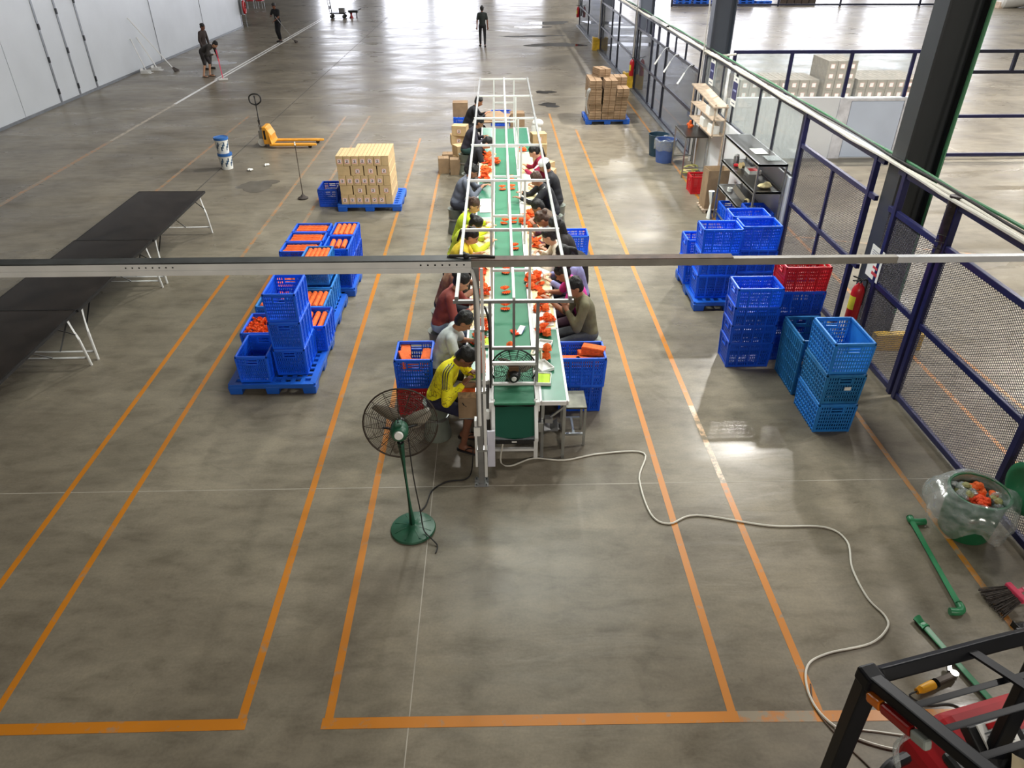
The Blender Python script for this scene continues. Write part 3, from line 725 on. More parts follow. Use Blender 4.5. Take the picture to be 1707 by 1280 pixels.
for i, y in enumerate((10.92, 10.34)):
    nm = ['far', 'near'][i]
    crate('d', -2.345, y, 0.145, H2, 'lower blue crate of the %s right pair on the rear left pallet' % nm)
    crate('b', -2.345, y, 0.40, H2, 'blue crate with orange rolls, top of the %s right pair on the rear pallet' % nm)
crate('d', -3.29, 14.45, 0.0, H2, 'blue crate on the floor at the left of the labelled carton block')

# beside the assembly tables ---------------------------------------
RED_A = make_crate('red_crate', M['red'], 0.44, 0.42, 0.36); CR['ra'] = Proto(RED_A)
BLU_A = make_crate('blue_crate', M['blue'], 0.44, 0.42, 0.38); CR['ba'] = Proto(BLU_A)
crate('ra', -0.92, 7.10, 0.0, H2, 'red crate under the blue crate behind the standing fan')
crate('ba', -0.92, 7.10, 0.36, H2, 'blue crate with folded orange paper on the red crate behind the fan')
BLU_W = make_crate('blue_crate', M['blue_deep'], 0.50, 0.38, 0.36); CR['bw'] = Proto(BLU_W)
BLU_X = make_crate('blue_crate', M['blue'], 0.54, 0.40, 0.38); CR['bx'] = Proto(BLU_X)
crate('bw', 0.95, 7.10, 0.0, 0, 'lower blue crate behind the steel stool at the near table end')
crate('bx', 0.95, 7.06, 0.362, 0, 'upper blue crate holding orange paper behind the steel stool')
crate('b', 1.30, 11.72, 0.0, 0, 'blue crate on the floor behind the person in the long dark coat')
crate('b', -0.88, 20.55, 0.0, H2, 'blue crate on the floor under a brown carton at the far left end')
crate('d', 0.22, 21.05, 0.0, 0, 'blue crate on the floor at the far end of the conveyor')

# stacks near the fence --------------------------------------------
for k in range(4):
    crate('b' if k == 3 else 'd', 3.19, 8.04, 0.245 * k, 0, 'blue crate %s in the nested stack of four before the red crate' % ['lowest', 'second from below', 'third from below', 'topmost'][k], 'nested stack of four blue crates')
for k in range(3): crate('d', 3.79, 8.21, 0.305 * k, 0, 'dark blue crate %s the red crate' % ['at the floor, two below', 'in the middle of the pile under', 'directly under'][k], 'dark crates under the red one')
crate('r', 3.79, 8.21, 0.93, 0, 'red crate on top of the dark blue crates near the fence')
crate('h', 3.74, 7.5, 0.0, H2, 'deep teal grid sided crate standing behind the tower of three', None)
for k in range(3): crate('t' if k == 1 else 'g', 3.715, 6.735, 0.378 * k, H2, 'grid sided blue crate at the %s of the tower nearest the fence' % ['bottom', 'middle', 'top'][k], 'tower of three grid sided crates')
for k in range(3): crate('b', 3.19, 9.75, 0.145 + 0.345 * k, 0, 'blue crate, %s of the front left stack on the right pallet' % ['lowest', 'middle one', 'top'][k], 'crates on the right pallet')
for k in range(2): crate('b', 3.12, 10.25, 0.145 + 0.345 * k, 0, 'blue crate, %s of the low rear left stack on the right pallet' % ['lower', 'upper'][k], 'crates on the right pallet')
for k in range(3): crate('b', 3.775, 9.86, 0.145 + 0.345 * k, 0, 'blue crate, %s of the front right stack on the right pallet' % ['lowest', 'middle one', 'top'][k], 'crates on the right pallet')
for k in range(3): crate('b', 3.745, 10.27, 0.145 + 0.345 * k, 0, 'blue crate, %s of the rear right stack on the right pallet' % ['lowest', 'middle one', 'top'][k], 'crates on the right pallet')
crate('b', 4.42, 13.02, 0.0, H2, 'blue crate at the left under the steel workbench')
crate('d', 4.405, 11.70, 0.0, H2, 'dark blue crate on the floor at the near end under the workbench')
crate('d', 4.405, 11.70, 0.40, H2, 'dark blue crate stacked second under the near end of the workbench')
crate('r', 4.36, 14.98, 0.0, 0, 'red crate on the floor between the table and the workbench')
t = thing('paper_tag', 'small white tag on the middle crate of the grid sided tower', 'tag', (3.74, 6.40, 0.60))
MB().mm((-0.035, -0.004, -0.02), (0.035, 0.0, 0.02)).build('card', M['paper'], t, smooth=False)

# orange paper goods in the crates ----------------------------------
def make_roll(L=0.46, r=0.036):
    b = MB(); pts = []; rs = []
    for i in range(15):
        y = -L / 2 + L * i / 14; pts.append((0, y, 0.0)); rs.append(r * (0.9 + 0.12 * ((i % 2) if 0 < i < 14 else 0.3)))
    b.tube(pts, rs, 9)
    return tag(b.build('paper_roll', M['orange']), 'orange roll', 'paper roll')
ROLL = Proto(make_roll()); ROLL_S = Proto(make_roll(0.30))
def rolls(x, y, z, n, span, label, along='y', short=False):
    for i in range(n):
        off = -span / 2 + span * (i + 0.5) / n
        P = ROLL_S if short else ROLL
        P.put((x + off if along == 'y' else x, y if along == 'y' else y + off, z + random.uniform(-0.004, 0.004)), (0 if along == 'y' else H2) + random.uniform(-0.03, 0.03),
              'orange roll, %s from %s, %s' % (ORD[i], 'left' if along == 'y' else 'front', label), 'orange rolls ' + label)
rolls(-2.46, 8.98, 0.46, 4, 0.31, 'in the right light blue crate of the middle pallet')
rolls(-2.51, 9.64, 0.83, 5, 0.32, 'in the raised light blue crate')
rolls(-3.0, 9.0, 0.46, 4, 0.31, 'in the left light blue crate of the middle pallet')
rolls(-3.0, 9.58, 0.46, 4, 0.31, 'in the blue crate behind the left light blue one')
for i, y in enumerate((10.98, 10.58, 10.18)): rolls(-2.86, y, 0.71, 4, 0.31, 'in the %s left crate of the rear pallet' % ['far', 'middle', 'near'][i], along='x')
rolls(-2.345, 10.92, 0.72, 4, 0.32, 'in the far right crate of the rear pallet')
rolls(-2.345, 10.34, 0.72, 3, 0.26, 'in the near right crate of the rear pallet', short=True)
rolls(-2.345, 8.42, 0.43, 3, 0.27, 'in the crate behind the tall tower')

def make_rosette():
    b = MB(); n = 12; vs = [(0, 0, 0.012)]
    for k in range(2 * n):
        a = math.pi * k / n; r = 0.045 if k % 2 else 0.03; vs.append((r * math.cos(a), r * math.sin(a), 0.0 if k % 2 else 0.024))
    vs.append((0, 0, -0.012))
    fs = [(0, 1 + k, 1 + (k + 1) % (2 * n)) for k in range(2 * n)] + [(2 * n + 1, 1 + (k + 1) % (2 * n), 1 + k) for k in range(2 * n)]
    b.add(vs, fs)
    return tag(b.build('paper_rosette', M['orange'], smooth=False), 'small orange rosette in the heaped blue crate on the left pallet', 'rosette')
ROS = Proto(make_rosette())
for i in range(5):
    for j in range(7):
        for lay in range(2):
            ROS.put((-2.985 - 0.14 + 0.07 * i + random.uniform(-0.012, 0.012), 8.26 - 0.21 + 0.07 * j + random.uniform(-0.012, 0.012), 0.42 + 0.03 * lay + random.uniform(-0.006, 0.01)), 0,
                'small orange rosette in the heaped blue crate on the left pallet', 'orange rosettes in the heaped crate', rot=(random.uniform(-0.7, 0.7), random.uniform(-0.7, 0.7), random.uniform(0, 3)))

def make_fold():
    b = MB()
    for i in range(5):
        z = 0.02 * i; b.mm((-0.055, -0.13, z), (0.055, 0.13, z + 0.014)); b.mm((-0.05, -0.125, z + 0.014), (0.05, 0.125, z + 0.02))
    return tag(b.build('folded_paper', M['orange'], smooth=False, bevel=0.003), 'folded orange', 'folded paper')
FOLD = Proto(make_fold())
for x, y, z, a, s in ((-1.03, 7.2, 0.60, 0.1, 'left rear'), (-0.79, 7.12, 0.58, -0.05, 'right'), (-0.95, 7.0, 0.56, 1.5, 'front'), (-1.02, 7.02, 0.62, 0.3, 'upper left')):
    FOLD.put((x, y, z), a, 'folded orange paper bundle at the %s of the blue crate behind the fan' % s, 'folded paper in the blue crate')
for x, y, z, a, s in ((0.82, 7.03, 0.56, 1.57, 'left'), (1.02, 7.0, 0.56, 1.5, 'front right'), (1.1, 7.1, 0.66, 1.2, 'top right'), (1.06, 7.14, 0.58, 1.7, 'rear right')):
    FOLD.put((x, y, z), a, 'folded orange paper bundle at the %s of the crate behind the stool' % s, 'folded paper in the right crate')

# labelled cartons ---------------------------------------------------
def make_carton(name, w, d, h, m, label_face=None, lw=0.10, off=0.0, mark=True):
    t = thing(name, 'carton', 'carton')
    MB().mm((-w / 2, -d / 2, 0), (w / 2, d / 2, h)).build('box', m, t, smooth=False, bevel=0.004)
    b = MB(); b.mm((-w / 2 + 0.004, -0.003, h), (w / 2 - 0.004, 0.003, h + 0.0012)) if w > d else b.mm((-0.003, -d / 2 + 0.004, h), (0.003, d / 2 - 0.004, h + 0.0012))
    b.build('flap_seam', M['carton_edge'], t, smooth=False)
    if label_face:
        y = -d / 2; q = lw / 2; z = h * 0.46
        s = MB().mm((off - q, y - 0.0018, z - q), (off + q, y, z + q)).build('label', M['paper'], t, smooth=False)
        e = 0.012
        b = MB(); b.mm((off - q, y - 0.0026, z - q), (off + q, y - 0.0018, z - q + e)); b.mm((off - q, y - 0.0026, z + q - e), (off + q, y - 0.0018, z + q)); b.mm((off - q, y - 0.0026, z - q), (off - q + e, y - 0.0018, z + q)); b.mm((off + q - e, y - 0.0026, z - q), (off + q, y - 0.0018, z + q))
        b.build('label_border', M['print_pink'], s, smooth=False)
        if not mark: return t
        # the dark swirled print in the middle of the label
        pts = [(off - 0.45 * q, z + 0.30 * q), (off - 0.1 * q, z + 0.5 * q), (off + 0.3 * q, z + 0.38 * q), (off + 0.32 * q, z + 0.1 * q), (off - 0.05 * q, z - 0.12 * q), (off - 0.42 * q, z - 0.42 * q), (off + 0.0 * q, z - 0.42 * q), (off + 0.5 * q, z - 0.40 * q)]
        b = MB()
        for (a, c), (a2, c2) in zip(pts[:-1], pts[1:]): b.bar((a, y - 0.0024, c), (a2, y - 0.0024, c2), 0.0012, 0.26 * q, (0, 0, 1)) if abs(a2 - a) > abs(c2 - c) else b.bar((a, y - 0.0024, c), (a2, y - 0.0024, c2), 0.0012, 0.26 * q, (1, 0, 0))
        b.build('printed_mark', M['print_dark'], s, smooth=False)
    return t
NAR = Proto(make_carton('shipping_carton', 0.135, 0.30, 0.184, M['carton'], True, 0.088)); NARP = Proto(make_carton('shipping_carton', 0.135, 0.30, 0.184, M['carton']))
WID = Proto(make_carton('shipping_carton', 0.230, 0.152, 0.184, M['carton'], True, 0.088, 0.01)); WIDP = Proto(make_carton('shipping_carton', 0.230, 0.152, 0.184, M['carton']))
LAY = ['bottom', 'second', 'third', 'fourth', 'top']
cx0, cy0, gp_ = -2.975, 13.90, 'labelled cartons on the pallet'
for l in range(5):
    z = 0.143 + 0.187 * l; sh = 0.004 * l
    if l % 2 == 0:
        for r_ in range(3):
            if 0 < r_ and l == 4 and False: continue
            for i in range(7):
                if l == 4 and r_ == 2 and i < 2: continue
                lab = 'small carton, %s layer, %s from the left, %s row of the pallet block' % (LAY[l], ORD[i], ['front', 'middle', 'rear'][r_])
                if r_ == 0 and i < 6: lab = 'labelled ' + lab
                (NAR if r_ == 0 and i < 6 else NARP).put((cx0 - sh + 0.0715 + 0.143 * i, cy0 + 0.15 + 0.305 * r_ + random.uniform(-0.004, 0.004), z), random.uniform(-0.012, 0.012), lab, gp_)
    else:
        for r_ in range(6):
            for i in range(4):
                lab = 'wide carton, %s layer, %s from the left, %s row of the pallet block' % (LAY[l], ORD[i], ORD[r_])
                (WID if r_ == 0 and i > 0 else WIDP).put((cx0 - sh + 0.125 + 0.252 * i, cy0 + 0.0785 + 0.158 * r_, z), random.uniform(-0.012, 0.012), lab, gp_)

# strapped flat cardboard on the far pallet ----------------------------
def make_bundle(w, d, h, n):
    t = thing('cardboard_bundle', 'bundle', 'cardboard')
    b = MB()
    for i in range(n):
        z = h * i / n; dx = random.uniform(-0.008, 0.008); dy = random.uniform(-0.006, 0.006)
        b.mm((-w / 2 + dx, -d / 2 + dy, z), (w / 2 + dx, d / 2 + dy, z + h / n * 0.86))
    tag(b.build('flat_sheets', M['carton2'], t, smooth=False), kind='stuff')
    b = MB(); b.mm((-0.008, -d / 2 - 0.01, -0.0), (0.008, d / 2 + 0.01, h + 0.003)); b.build('strap', M['carton_edge'], t, smooth=False)
    return t
BUN = Proto(make_bundle(0.33, 0.5, 0.20, 9))
hs = {(0, 0): 5, (1, 0): 5, (2, 0): 4, (0, 1): 5, (1, 1): 5, (2, 1): 5}
for (i, j), n in hs.items():
    for k in range(n):
        BUN.put((2.84 + 0.345 * i + 0.012 * k * (1 if i else -0.6), 21.2 + 0.53 * j + random.uniform(-0.02, 0.02), 0.145 + 0.203 * k), random.uniform(-0.03, 0.03),
                'bundle of flat brown cardboard, %s from the floor in the %s %s column' % (ORD[k], ['left', 'middle', 'right'][i], ['front', 'rear'][j]), 'flat cardboard on the far pallet')
BUN.put((3.05, 21.75, 1.165), 0.3, 'loose top bundle of flat cardboard at the rear of the far pallet', 'flat cardboard on the far pallet')
t = tag(MB().tube(spline([(2.66, 20.93, 0.95), (2.60, 20.9, 0.88), (2.57, 20.95, 0.55), (2.62, 20.92, 0.3)], 4), [0.03, 0.045, 0.05, 0.05, 0.045, 0.04, 0.035, 0.03, 0.03, 0.025, 0.02, 0.02, 0.02], 7).build('plastic_wrap', M['film']), 'torn clear wrap hanging at the left of the flat cardboard', 'wrap')

# brown cartons around the tables --------------------------------------
BOXA = Proto(make_carton('brown_carton', 0.24, 0.24, 0.34, M['carton2'])); BOXB = Proto(make_carton('brown_carton', 0.34, 0.26, 0.22, M['carton'], True, 0.09))
BOXC = Proto(make_carton('brown_carton', 0.40, 0.34, 0.36, M['carton2']))
gl = 'brown cartons behind the left workers'
for (P, x, y, z, a, lb) in ((BOXA, -0.86, 16.4, 0, 0.05, 'tall brown carton nearest the grey jumpsuit worker'), (BOXA, -0.60, 16.42, 0, -0.04, 'tall brown carton close beside the table leg'), (BOXA, -1.13, 16.5, 0, 0.1, 'tall brown carton at the outer end of the pile'),
    (BOXA, -1.05, 16.85, 0, 0.0, 'brown carton standing in the second row of the pile'), (BOXB, -0.72, 16.85, 0.0, 0.1, 'labelled carton on the floor in the pile'), (BOXB, -0.72, 16.7, 0.345, 0.5, 'labelled carton tipped on top of the pile'),
    (BOXB, -0.78, 17.2, 0.22, -0.1, 'carton lying at the rear of the pile'), (BOXB, -0.80, 17.2, 0.0, 0.05, 'lower carton at the rear of the pile'), (BOXB, -0.82, 17.25, 0.44, 0.15, 'third carton up at the rear of the pile'), (BOXB, -0.76, 17.2, 0.66, -0.2, 'topmost carton at the rear of the pile')):
    P.put((x, y, z), a, lb, gl)
BOXC.put((-0.88, 20.55, 0.36), 0, 'brown carton resting on the blue crate at the far left end')
BOXC.put((0.66, 20.95, 0.0), 0.06, 'brown carton beside the blue crate at the far end')
gr = 'cartons behind the right workers'
for (P, x, y, z, a, lb) in ((BOXB, 1.06, 17.3, 0.0, 0.1, 'lowest carton in the pile at the far right table end'), (BOXB, 1.08, 17.3, 0.22, -0.1, 'middle carton in the pile at the far right table end'), (BOXB, 1.05, 17.35, 0.44, 0.2, 'top carton in the pile at the far right table end'), (BOXB, 1.18, 16.5, 0.0, 0.8, 'carton on the floor before the far right pile'), (BOXB, 1.2, 15.9, 0.0, 1.2, 'carton on the floor behind the crimson worker')):
    P.put((x, y, z), a, lb, gr)
# cartons by the workbench
t = thing('open_carton', 'open brown carton with white paper inside, left of the workbench', 'carton', (4.28, 13.85, 0.072), 0.05)
b = MB()
for s in (-1, 1): b.mm((-0.2, s * 0.17 - 0.004, 0), (0.2, s * 0.17 + 0.004, 0.74)); b.mm((s * 0.2 - 0.004, -0.17, 0), (s * 0.2 + 0.004, 0.17, 0.74))
b.mm((-0.2, -0.17, 0), (0.2, 0.17, 0.01)); b.build('box', M['carton2'], t, smooth=False)
MB().mm((-0.19, -0.16, 0.60), (0.19, 0.16, 0.64)).build('paper_stack', M['paper'], t, smooth=False)
b = MB(); b.box((0.27, 0, 0.68), (0.16, 0.32, 0.006), Matrix.Rotation(R(40), 3, 'Y')); b.build('flap', M['carton2'], t, smooth=False)
# cartons behind the glass of the second partition
FAR = Proto(make_carton('stacked_carton', 0.30, 0.42, 0.285, mat('wrapped_carton', (148, 138, 126), 0.6, var=0.1), True, 0.13, 0.0, False))
def farblock(x0, y0, nx, ny, nz, name):
    for i in range(nx):
        for j in range(ny):
            for k in range(nz):
                FAR.put((x0 + 0.315 * i, y0 + 0.44 * j, 0.2875 * k), 0, 'wrapped carton behind the glass, %s layer, %s column, %s row, %s block' % (ORD[k], ORD[i], ORD[j], name), 'cartons behind the glass')
farblock(8.0, 24.5, 8, 3, 2, 'left low'); farblock(10.62, 24.35, 3, 3, 4, 'tall'); farblock(11.75, 24.5, 7, 4, 2, 'right low')
# ------------------------------------------------------------------ conveyor, frame, tables, post and rail, fans
CX, CY, CR_ = 0.175, 6.0, -0.0072
def cw(x, y, z=0.0):      # conveyor-line coordinates (x across, y along) to hall coordinates
    return (CX + x * math.cos(CR_) - y * math.sin(CR_), CY + x * math.sin(CR_) + y * math.cos(CR_), z)
cv = thing('belt_conveyor', 'long belt conveyor with green belt and pale side rails', 'conveyor', (CX, CY, 0), CR_)
MB().mm((-0.205, 0.0, 0.715), (0.205, 11.4, 0.742)).build('belt', M['belt'], cv, smooth=False)
for s in (-1, 1):
    b = MB(); b.mm((s * 0.21 - (0.045 if s < 0 else 0), 0.0, 0.64), (s * 0.21 + (0.045 if s > 0 else 0), 11.45, 0.752)); b.build('side_rail', M['white_tube'], cv, smooth=False, bevel=0.004)
b = MB().prism([(0.03, 0.735), (-0.21, 0.47), (-0.21, 0.44), (0.03, 0.70)], -0.195, 0.195, 'X'); b.build('infeed_belt', M['belt_dark'], cv, smooth=False)
MB().cyl((-0.195, -0.2, 0.455), (0.195, -0.2, 0.455), 0.03, n=14).build('end_roller', M['black'], cv)
MB().cyl((-0.2, 0.03, 0.71), (0.2, 0.03, 0.71), 0.034, n=14).build('drive_roller', M['rubber'], cv)
for s in (-1, 1): MB().prism([(0.05, 0.765), (-0.23, 0.475), (-0.23, 0.43), (0.05, 0.70)], s * 0.215 - 0.018, s * 0.215 + 0.018, 'X').build('infeed_side', M['white_tube'], cv, smooth=False, bevel=0.004)
MB().mm((-0.19, -0.17, 0.36), (0.19, -0.06, 0.43)).build('control_box', M['black'], cv, smooth=False, bevel=0.006)
MB().mm((-0.03, -0.175, 0.385), (0.02, -0.17, 0.40)).build('box_mark', M['paper'], cv, smooth=False)
for y in (0.06, 2.3, 4.6, 6.9, 9.2, 11.35):
    for s in (-1, 1): MB().mm((s * 0.225 - 0.02, y - 0.02, 0), (s * 0.225 + 0.02, y + 0.02, 0.66)).build('leg', M['white_tube'], cv, smooth=False)
    for z in (0.30, 0.12) if y < 1 else (0.2,): MB().mm((-0.21, y - 0.015, z - 0.015), (0.21, y + 0.015, z + 0.015)).build('cross_bar', M['white_tube'], cv, smooth=False)
b = MB(); b.cyl((0.30, 0.05, 0.42), (0.44, 0.05, 0.42), 0.085, n=18); b.cyl((0.44, 0.05, 0.42), (0.48, 0.05, 0.42), 0.06, 0.05, n=18); b.box((0.35, 0.05, 0.51), (0.08, 0.08, 0.05)); b.build('motor', M['grey_tube'], cv)
b = MB(); b.mm((0.235, 0.0, 0.38), (0.30, 0.1, 0.5)); b.build('gear_box', M['steel'], cv, smooth=False, bevel=0.006)
MB().mm((-0.30, -0.02, 0.56), (-0.25, 0.03, 0.66)).build('switch_box', M['paper'], cv, smooth=False, bevel=0.004)

fr = thing('conveyor_gantry', 'white square tube frame carrying hoops over the whole conveyor', 'frame', (CX, CY, 0), CR_)
gy = [0.35, 2.28, 4.23, 6.16, 8.1, 10.15, 12.08]
T = 0.032
for i, y in enumerate(gy):
    m = M['white_tube'] if i else M['grey_tube']
    MB().mm((-0.59, y - T / 2, 1.70 - T / 2), (0.58, y + T / 2, 1.70 + T / 2)).build('hoop_bar', m, fr, smooth=False)
    for s in (-1, 1): MB().mm((s * 0.235 - T / 2, y - T / 2, 0.755 if i < 6 else 0.0), (s * 0.235 + T / 2, y + T / 2, 1.70)).build('upright', m, fr, smooth=False)
    MB().mm((-0.235, y - T / 2 + 0.002, 1.18 - T / 2), (0.235, y + T / 2 - 0.002, 1.18 + T / 2)).build('cross_bar', m, fr, smooth=False)
    MB().mm((-0.013, y - 0.013, 1.18), (0.013, y + 0.013, 1.70)).build('centre_stay', m, fr, smooth=False)
for z in (1.0, 0.75): MB().mm((-0.235, gy[0] - T / 2, z - T / 2), (0.235, gy[0] + T / 2, z + T / 2)).build('cross_bar', M['white_tube'], fr, smooth=False)
for x, w_ in ((-0.555, 0.034), (0.545, 0.034), (0.0, 0.026)):
    for a, c in zip(gy[:-1], gy[1:]): MB().mm((x - w_ / 2, a, 1.715), (x + w_ / 2, c, 1.715 + w_)).build('long_bar', M['grey_tube'] if x else M['white_tube'], fr, smooth=False)

# work tables along both sides, each its own table
def work_table(side, y0, y1, m, label):
    t = thing('work_table', label, 'table', cw(0.40 * side if side > 0 else -0.385, (y0 + y1) / 2), CR_)
    w = 0.27 if side > 0 else 0.25; L = y1 - y0 - 0.012
    MB().mm((-w / 2 + 0.01, -L / 2 + 0.01, 0.738), (w / 2 - 0.01, L / 2 - 0.01, 0.752)).build('top_mat', m, t, smooth=False)
    b = MB()
    for s in (-1, 1): b.mm((s * (w / 2) - 0.012, -L / 2, 0.71), (s * (w / 2) + 0.012, L / 2, 0.756)); b.mm((-w / 2, s * (L / 2 - 0.008) - 0.008, 0.71), (w / 2, s * (L / 2 - 0.008) + 0.008, 0.756))
    b.build('edge_frame', M['white_tube'], t, smooth=False)
    MB().mm((-w / 2 + 0.01, -L / 2 + 0.01, 0.715), (w / 2 - 0.01, L / 2 - 0.01, 0.738)).build('top_board', M['steel'], t, smooth=False)
    for yy in (-L / 2 + 0.06, L / 2 - 0.06):
        for s in (-1, 1): MB().mm((s * (w / 2 - 0.025) - 0.016, yy - 0.016, 0), (s * (w / 2 - 0.025) + 0.016, yy + 0.016, 0.715)).build('leg', M['steel'], t, smooth=False)
    MB().bar((-w / 2 + 0.02, -L / 2 + 0.06, 0.45), (w / 2 - 0.02, -L / 2 + 0.06, 0.66), 0.02).build('brace', M['steel'], t, smooth=False)
    return t
cuts = [0.0, 1.55, 3.45, 5.35, 7.3, 9.3, 11.45]
nm = ['nearest the standing fan', 'second from the near end', 'third from the near end', 'fourth from the near end', 'fifth from the near end', 'at the far end']
for i in range(6):
    cl = 0.40 if i == 0 else cuts[i]
    work_table(1, cuts[i], cuts[i + 1], M['table_green'] if i in (0, 5) else M['kraft'], ('green' if i in (0, 5) else 'cream') + ' topped work table on the right of the belt, ' + nm[i])
    work_table(-1, cl, cuts[i + 1], M['table_green'] if i in (0, 3, 5) else M['kraft'], ('green' if i in (0, 3, 5) else 'cream') + ' topped work table on the left of the belt, ' + nm[i])

# post and overhead cable rail
PX, PY = -0.165, 5.67
ps = thing('support_post', 'grey steel post with white strut standing at the near end of the conveyor', 'post', (PX, PY, 0))
MB().mm((-0.028, -0.028, 0.012), (0.028, 0.028, 2.36)).build('grey_tube', M['grey_tube'], ps, smooth=False, bevel=0.004)
MB().mm((0.034, -0.035, 0.10), (0.062, 0.015, 2.34)).build('white_strut', M['white_tube'], ps, smooth=False, bevel=0.004)
b = MB(); b.mm((-0.07, -0.07, 0), (0.07, 0.07, 0.012)); b.build('base_plate', M['grey_tube'], ps, smooth=False)
for x in (-0.05, 0.05):
    for y in (-0.05, 0.05): MB().cyl((x, y, 0.012), (x, y, 0.035), 0.009, n=6).build('bolt', M['steel'], ps)
for z in (0.42, 1.1, 1.75): MB().mm((-0.034, -0.036, z), (0.064, 0.034, z + 0.025)).build('clamp', M['steel'], ps, smooth=False)
MB().mm((-0.055, -0.02, 0.22), (-0.031, 0.06, 0.78)).build('left_panel', M['white_tube'], ps, smooth=False, bevel=0.003)
MB().mm((0.066, 0.03, 0.18), (0.14, 0.05, 0.62)).build('right_panel', mat('pale_lilac_panel', (206, 206, 220), 0.4, var=0.03), ps, smooth=False, bevel=0.003)
MB().tube(spline([(-0.055, 0.04, 2.36), (-0.02, -0.05, 2.30), (0.005, -0.06, 2.12), (0.012, -0.055, 1.8), (0.0, -0.05, 1.2), (0.0, -0.045, 0.75)], 6), 0.017, 8).build('conduit', M['white_tube'], ps)
MB().mm((-0.06, -0.05, 0.62), (0.0, -0.03, 0.72)).build('socket', M['paper'], ps, smooth=False, bevel=0.004)
rl = thing('overhead_rail', 'pale overhead rail crossing the whole picture on top of the grey post', 'rail', (0, PY, 2.36))
b = MB(); b.mm((-7.5, -0.03, 0.0), (-0.2, 0.03, 0.055)); b.build('left_rail', M['white_tube'], rl, smooth=False, bevel=0.004)
MB().mm((-7.5, -0.034, -0.045), (-0.2, 0.026, 0.0)).build('lower_lip', M['white_tube'], rl, smooth=False, bevel=0.003)
MB().mm((-7.5, -0.026, 0.055), (-0.2, 0.09, 0.066)).build('dark_top', M['rail_top'], rl, smooth=False)
b = MB()
for k in range(7): b.cyl((-0.62 + 0.06 * k, -0.033, 0.028), (-0.62 + 0.06 * k, -0.029, 0.028), 0.008, n=8)
for k in range(8): b.cyl((-3.05 + 0.055 * k, -0.033, 0.028), (-3.05 + 0.055 * k, -0.029, 0.028), 0.007, n=8)
tag(b.build('bolt_holes', M['black'], rl), kind='stuff')
b = MB().prism([(-0.03, 0.0), (0.03, 0.0), (0.03, 0.06), (-0.03, 0.06)], -0.2, 3.4, 'X'); b.build('right_rail', M['grey_beam'], rl, smooth=False, bevel=0.003)
MB().mm((3.4, -0.028, 0.002), (8.0, 0.028, 0.058)).build('right_rail', M['alu'], rl, smooth=False, bevel=0.003)
MB().mm((-0.2, -0.03, 0.06), (2.0, 0.06, 0.068)).build('rusty_strip', mat('rust_stained_strip', (96, 74, 62), 0.7, var=0.3, scale=8), rl, smooth=False)
b = MB(); b.tube(spline([(-0.40, 0.05, 0.074), (-0.25, 0.02, 0.085), (-0.1, 0.03, 0.08), (0.0, 0.02, 0.074)], 5), 0.013, 7); b.ell((-0.24, 0.02, 0.085), (0.03, 0.03, 0.025)); b.build('tied_cables', M['cable_black'], rl)

# fans -------------------------------------------------------------------
BLADE = mat('pale_fan_blade', (150, 142, 128), 0.5)
def ring_fan(t, r, depth, mg, mm_, n_ring, n_spoke, hub, wire=0.0035):
    """guard (axis along local +Y, motor at -Y), blades, motor"""
    g = MB()
    for k in range(n_ring):
        q = k / (n_ring - 1); rr = r * (0.24 + 0.76 * q); y = -depth * (1 - q ** 2.2)
        g.tube([(rr * math.cos(a), y, rr * math.sin(a)) for a in [2 * math.pi * i / 40 for i in range(40)]], wire * (2.2 if k == n_ring - 1 else 0.62), 4, closed=True)
        if k % 4 == 0: g.tube([(rr * math.cos(a), -y * 0.8, rr * math.sin(a)) for a in [2 * math.pi * i / 32 for i in range(32)]], wire * 0.55, 4, closed=True)
    for i in range(n_spoke):
        a = 2 * math.pi * i / n_spoke; c, s = math.cos(a), math.sin(a)
        g.tube([(r * (0.2 + 0.8 * q) * c, -depth * (1 - q ** 2.2), r * (0.2 + 0.8 * q) * s) for q in (0, 0.35, 0.7, 1)], wire * 0.8, 4)
        g.tube([(r * (0.1 + 0.9 * q) * c, depth * 0.8 * (1 - q ** 2.2), r * (0.1 + 0.9 * q) * s) for q in (0, 0.35, 0.7, 1)], wire * 0.6, 4)
    tag(g.build('guard', mg, t), kind='stuff')
    for i in range(3):
        b = MB(); n = 7; rows = []
        for j in range(n):
            q = j / (n - 1); rr = r * (0.14 + 0.74 * q); wd = r * (0.16 + 0.22 * math.sin(math.pi * min(1, q * 0.9 + 0.1)))
            for sgn in (-1, 1):
                a = 2 * math.pi * i / 3 + sgn * wd / max(rr, 0.05) * 0.55 + 0.35 * q
                rows.append((rr * math.cos(a), sgn * 0.022, rr * math.sin(a)))
        b.add(rows, [(2 * j, 2 * j + 1, 2 * j + 3, 2 * j + 2) for j in range(n - 1)])
        o = b.build('blade', BLADE, t); sm = o.modifiers.new('thickness', 'SOLIDIFY'); sm.thickness = 0.004
    b = MB(); b.lathe([(0, -0.02), (r * 0.15, -0.02), (r * 0.15, 0.03), (r * 0.1, 0.05), (0, 0.052)], 18, rot=Matrix.Rotation(R(-90), 3, 'X')); b.build('hub', M['black'], t)

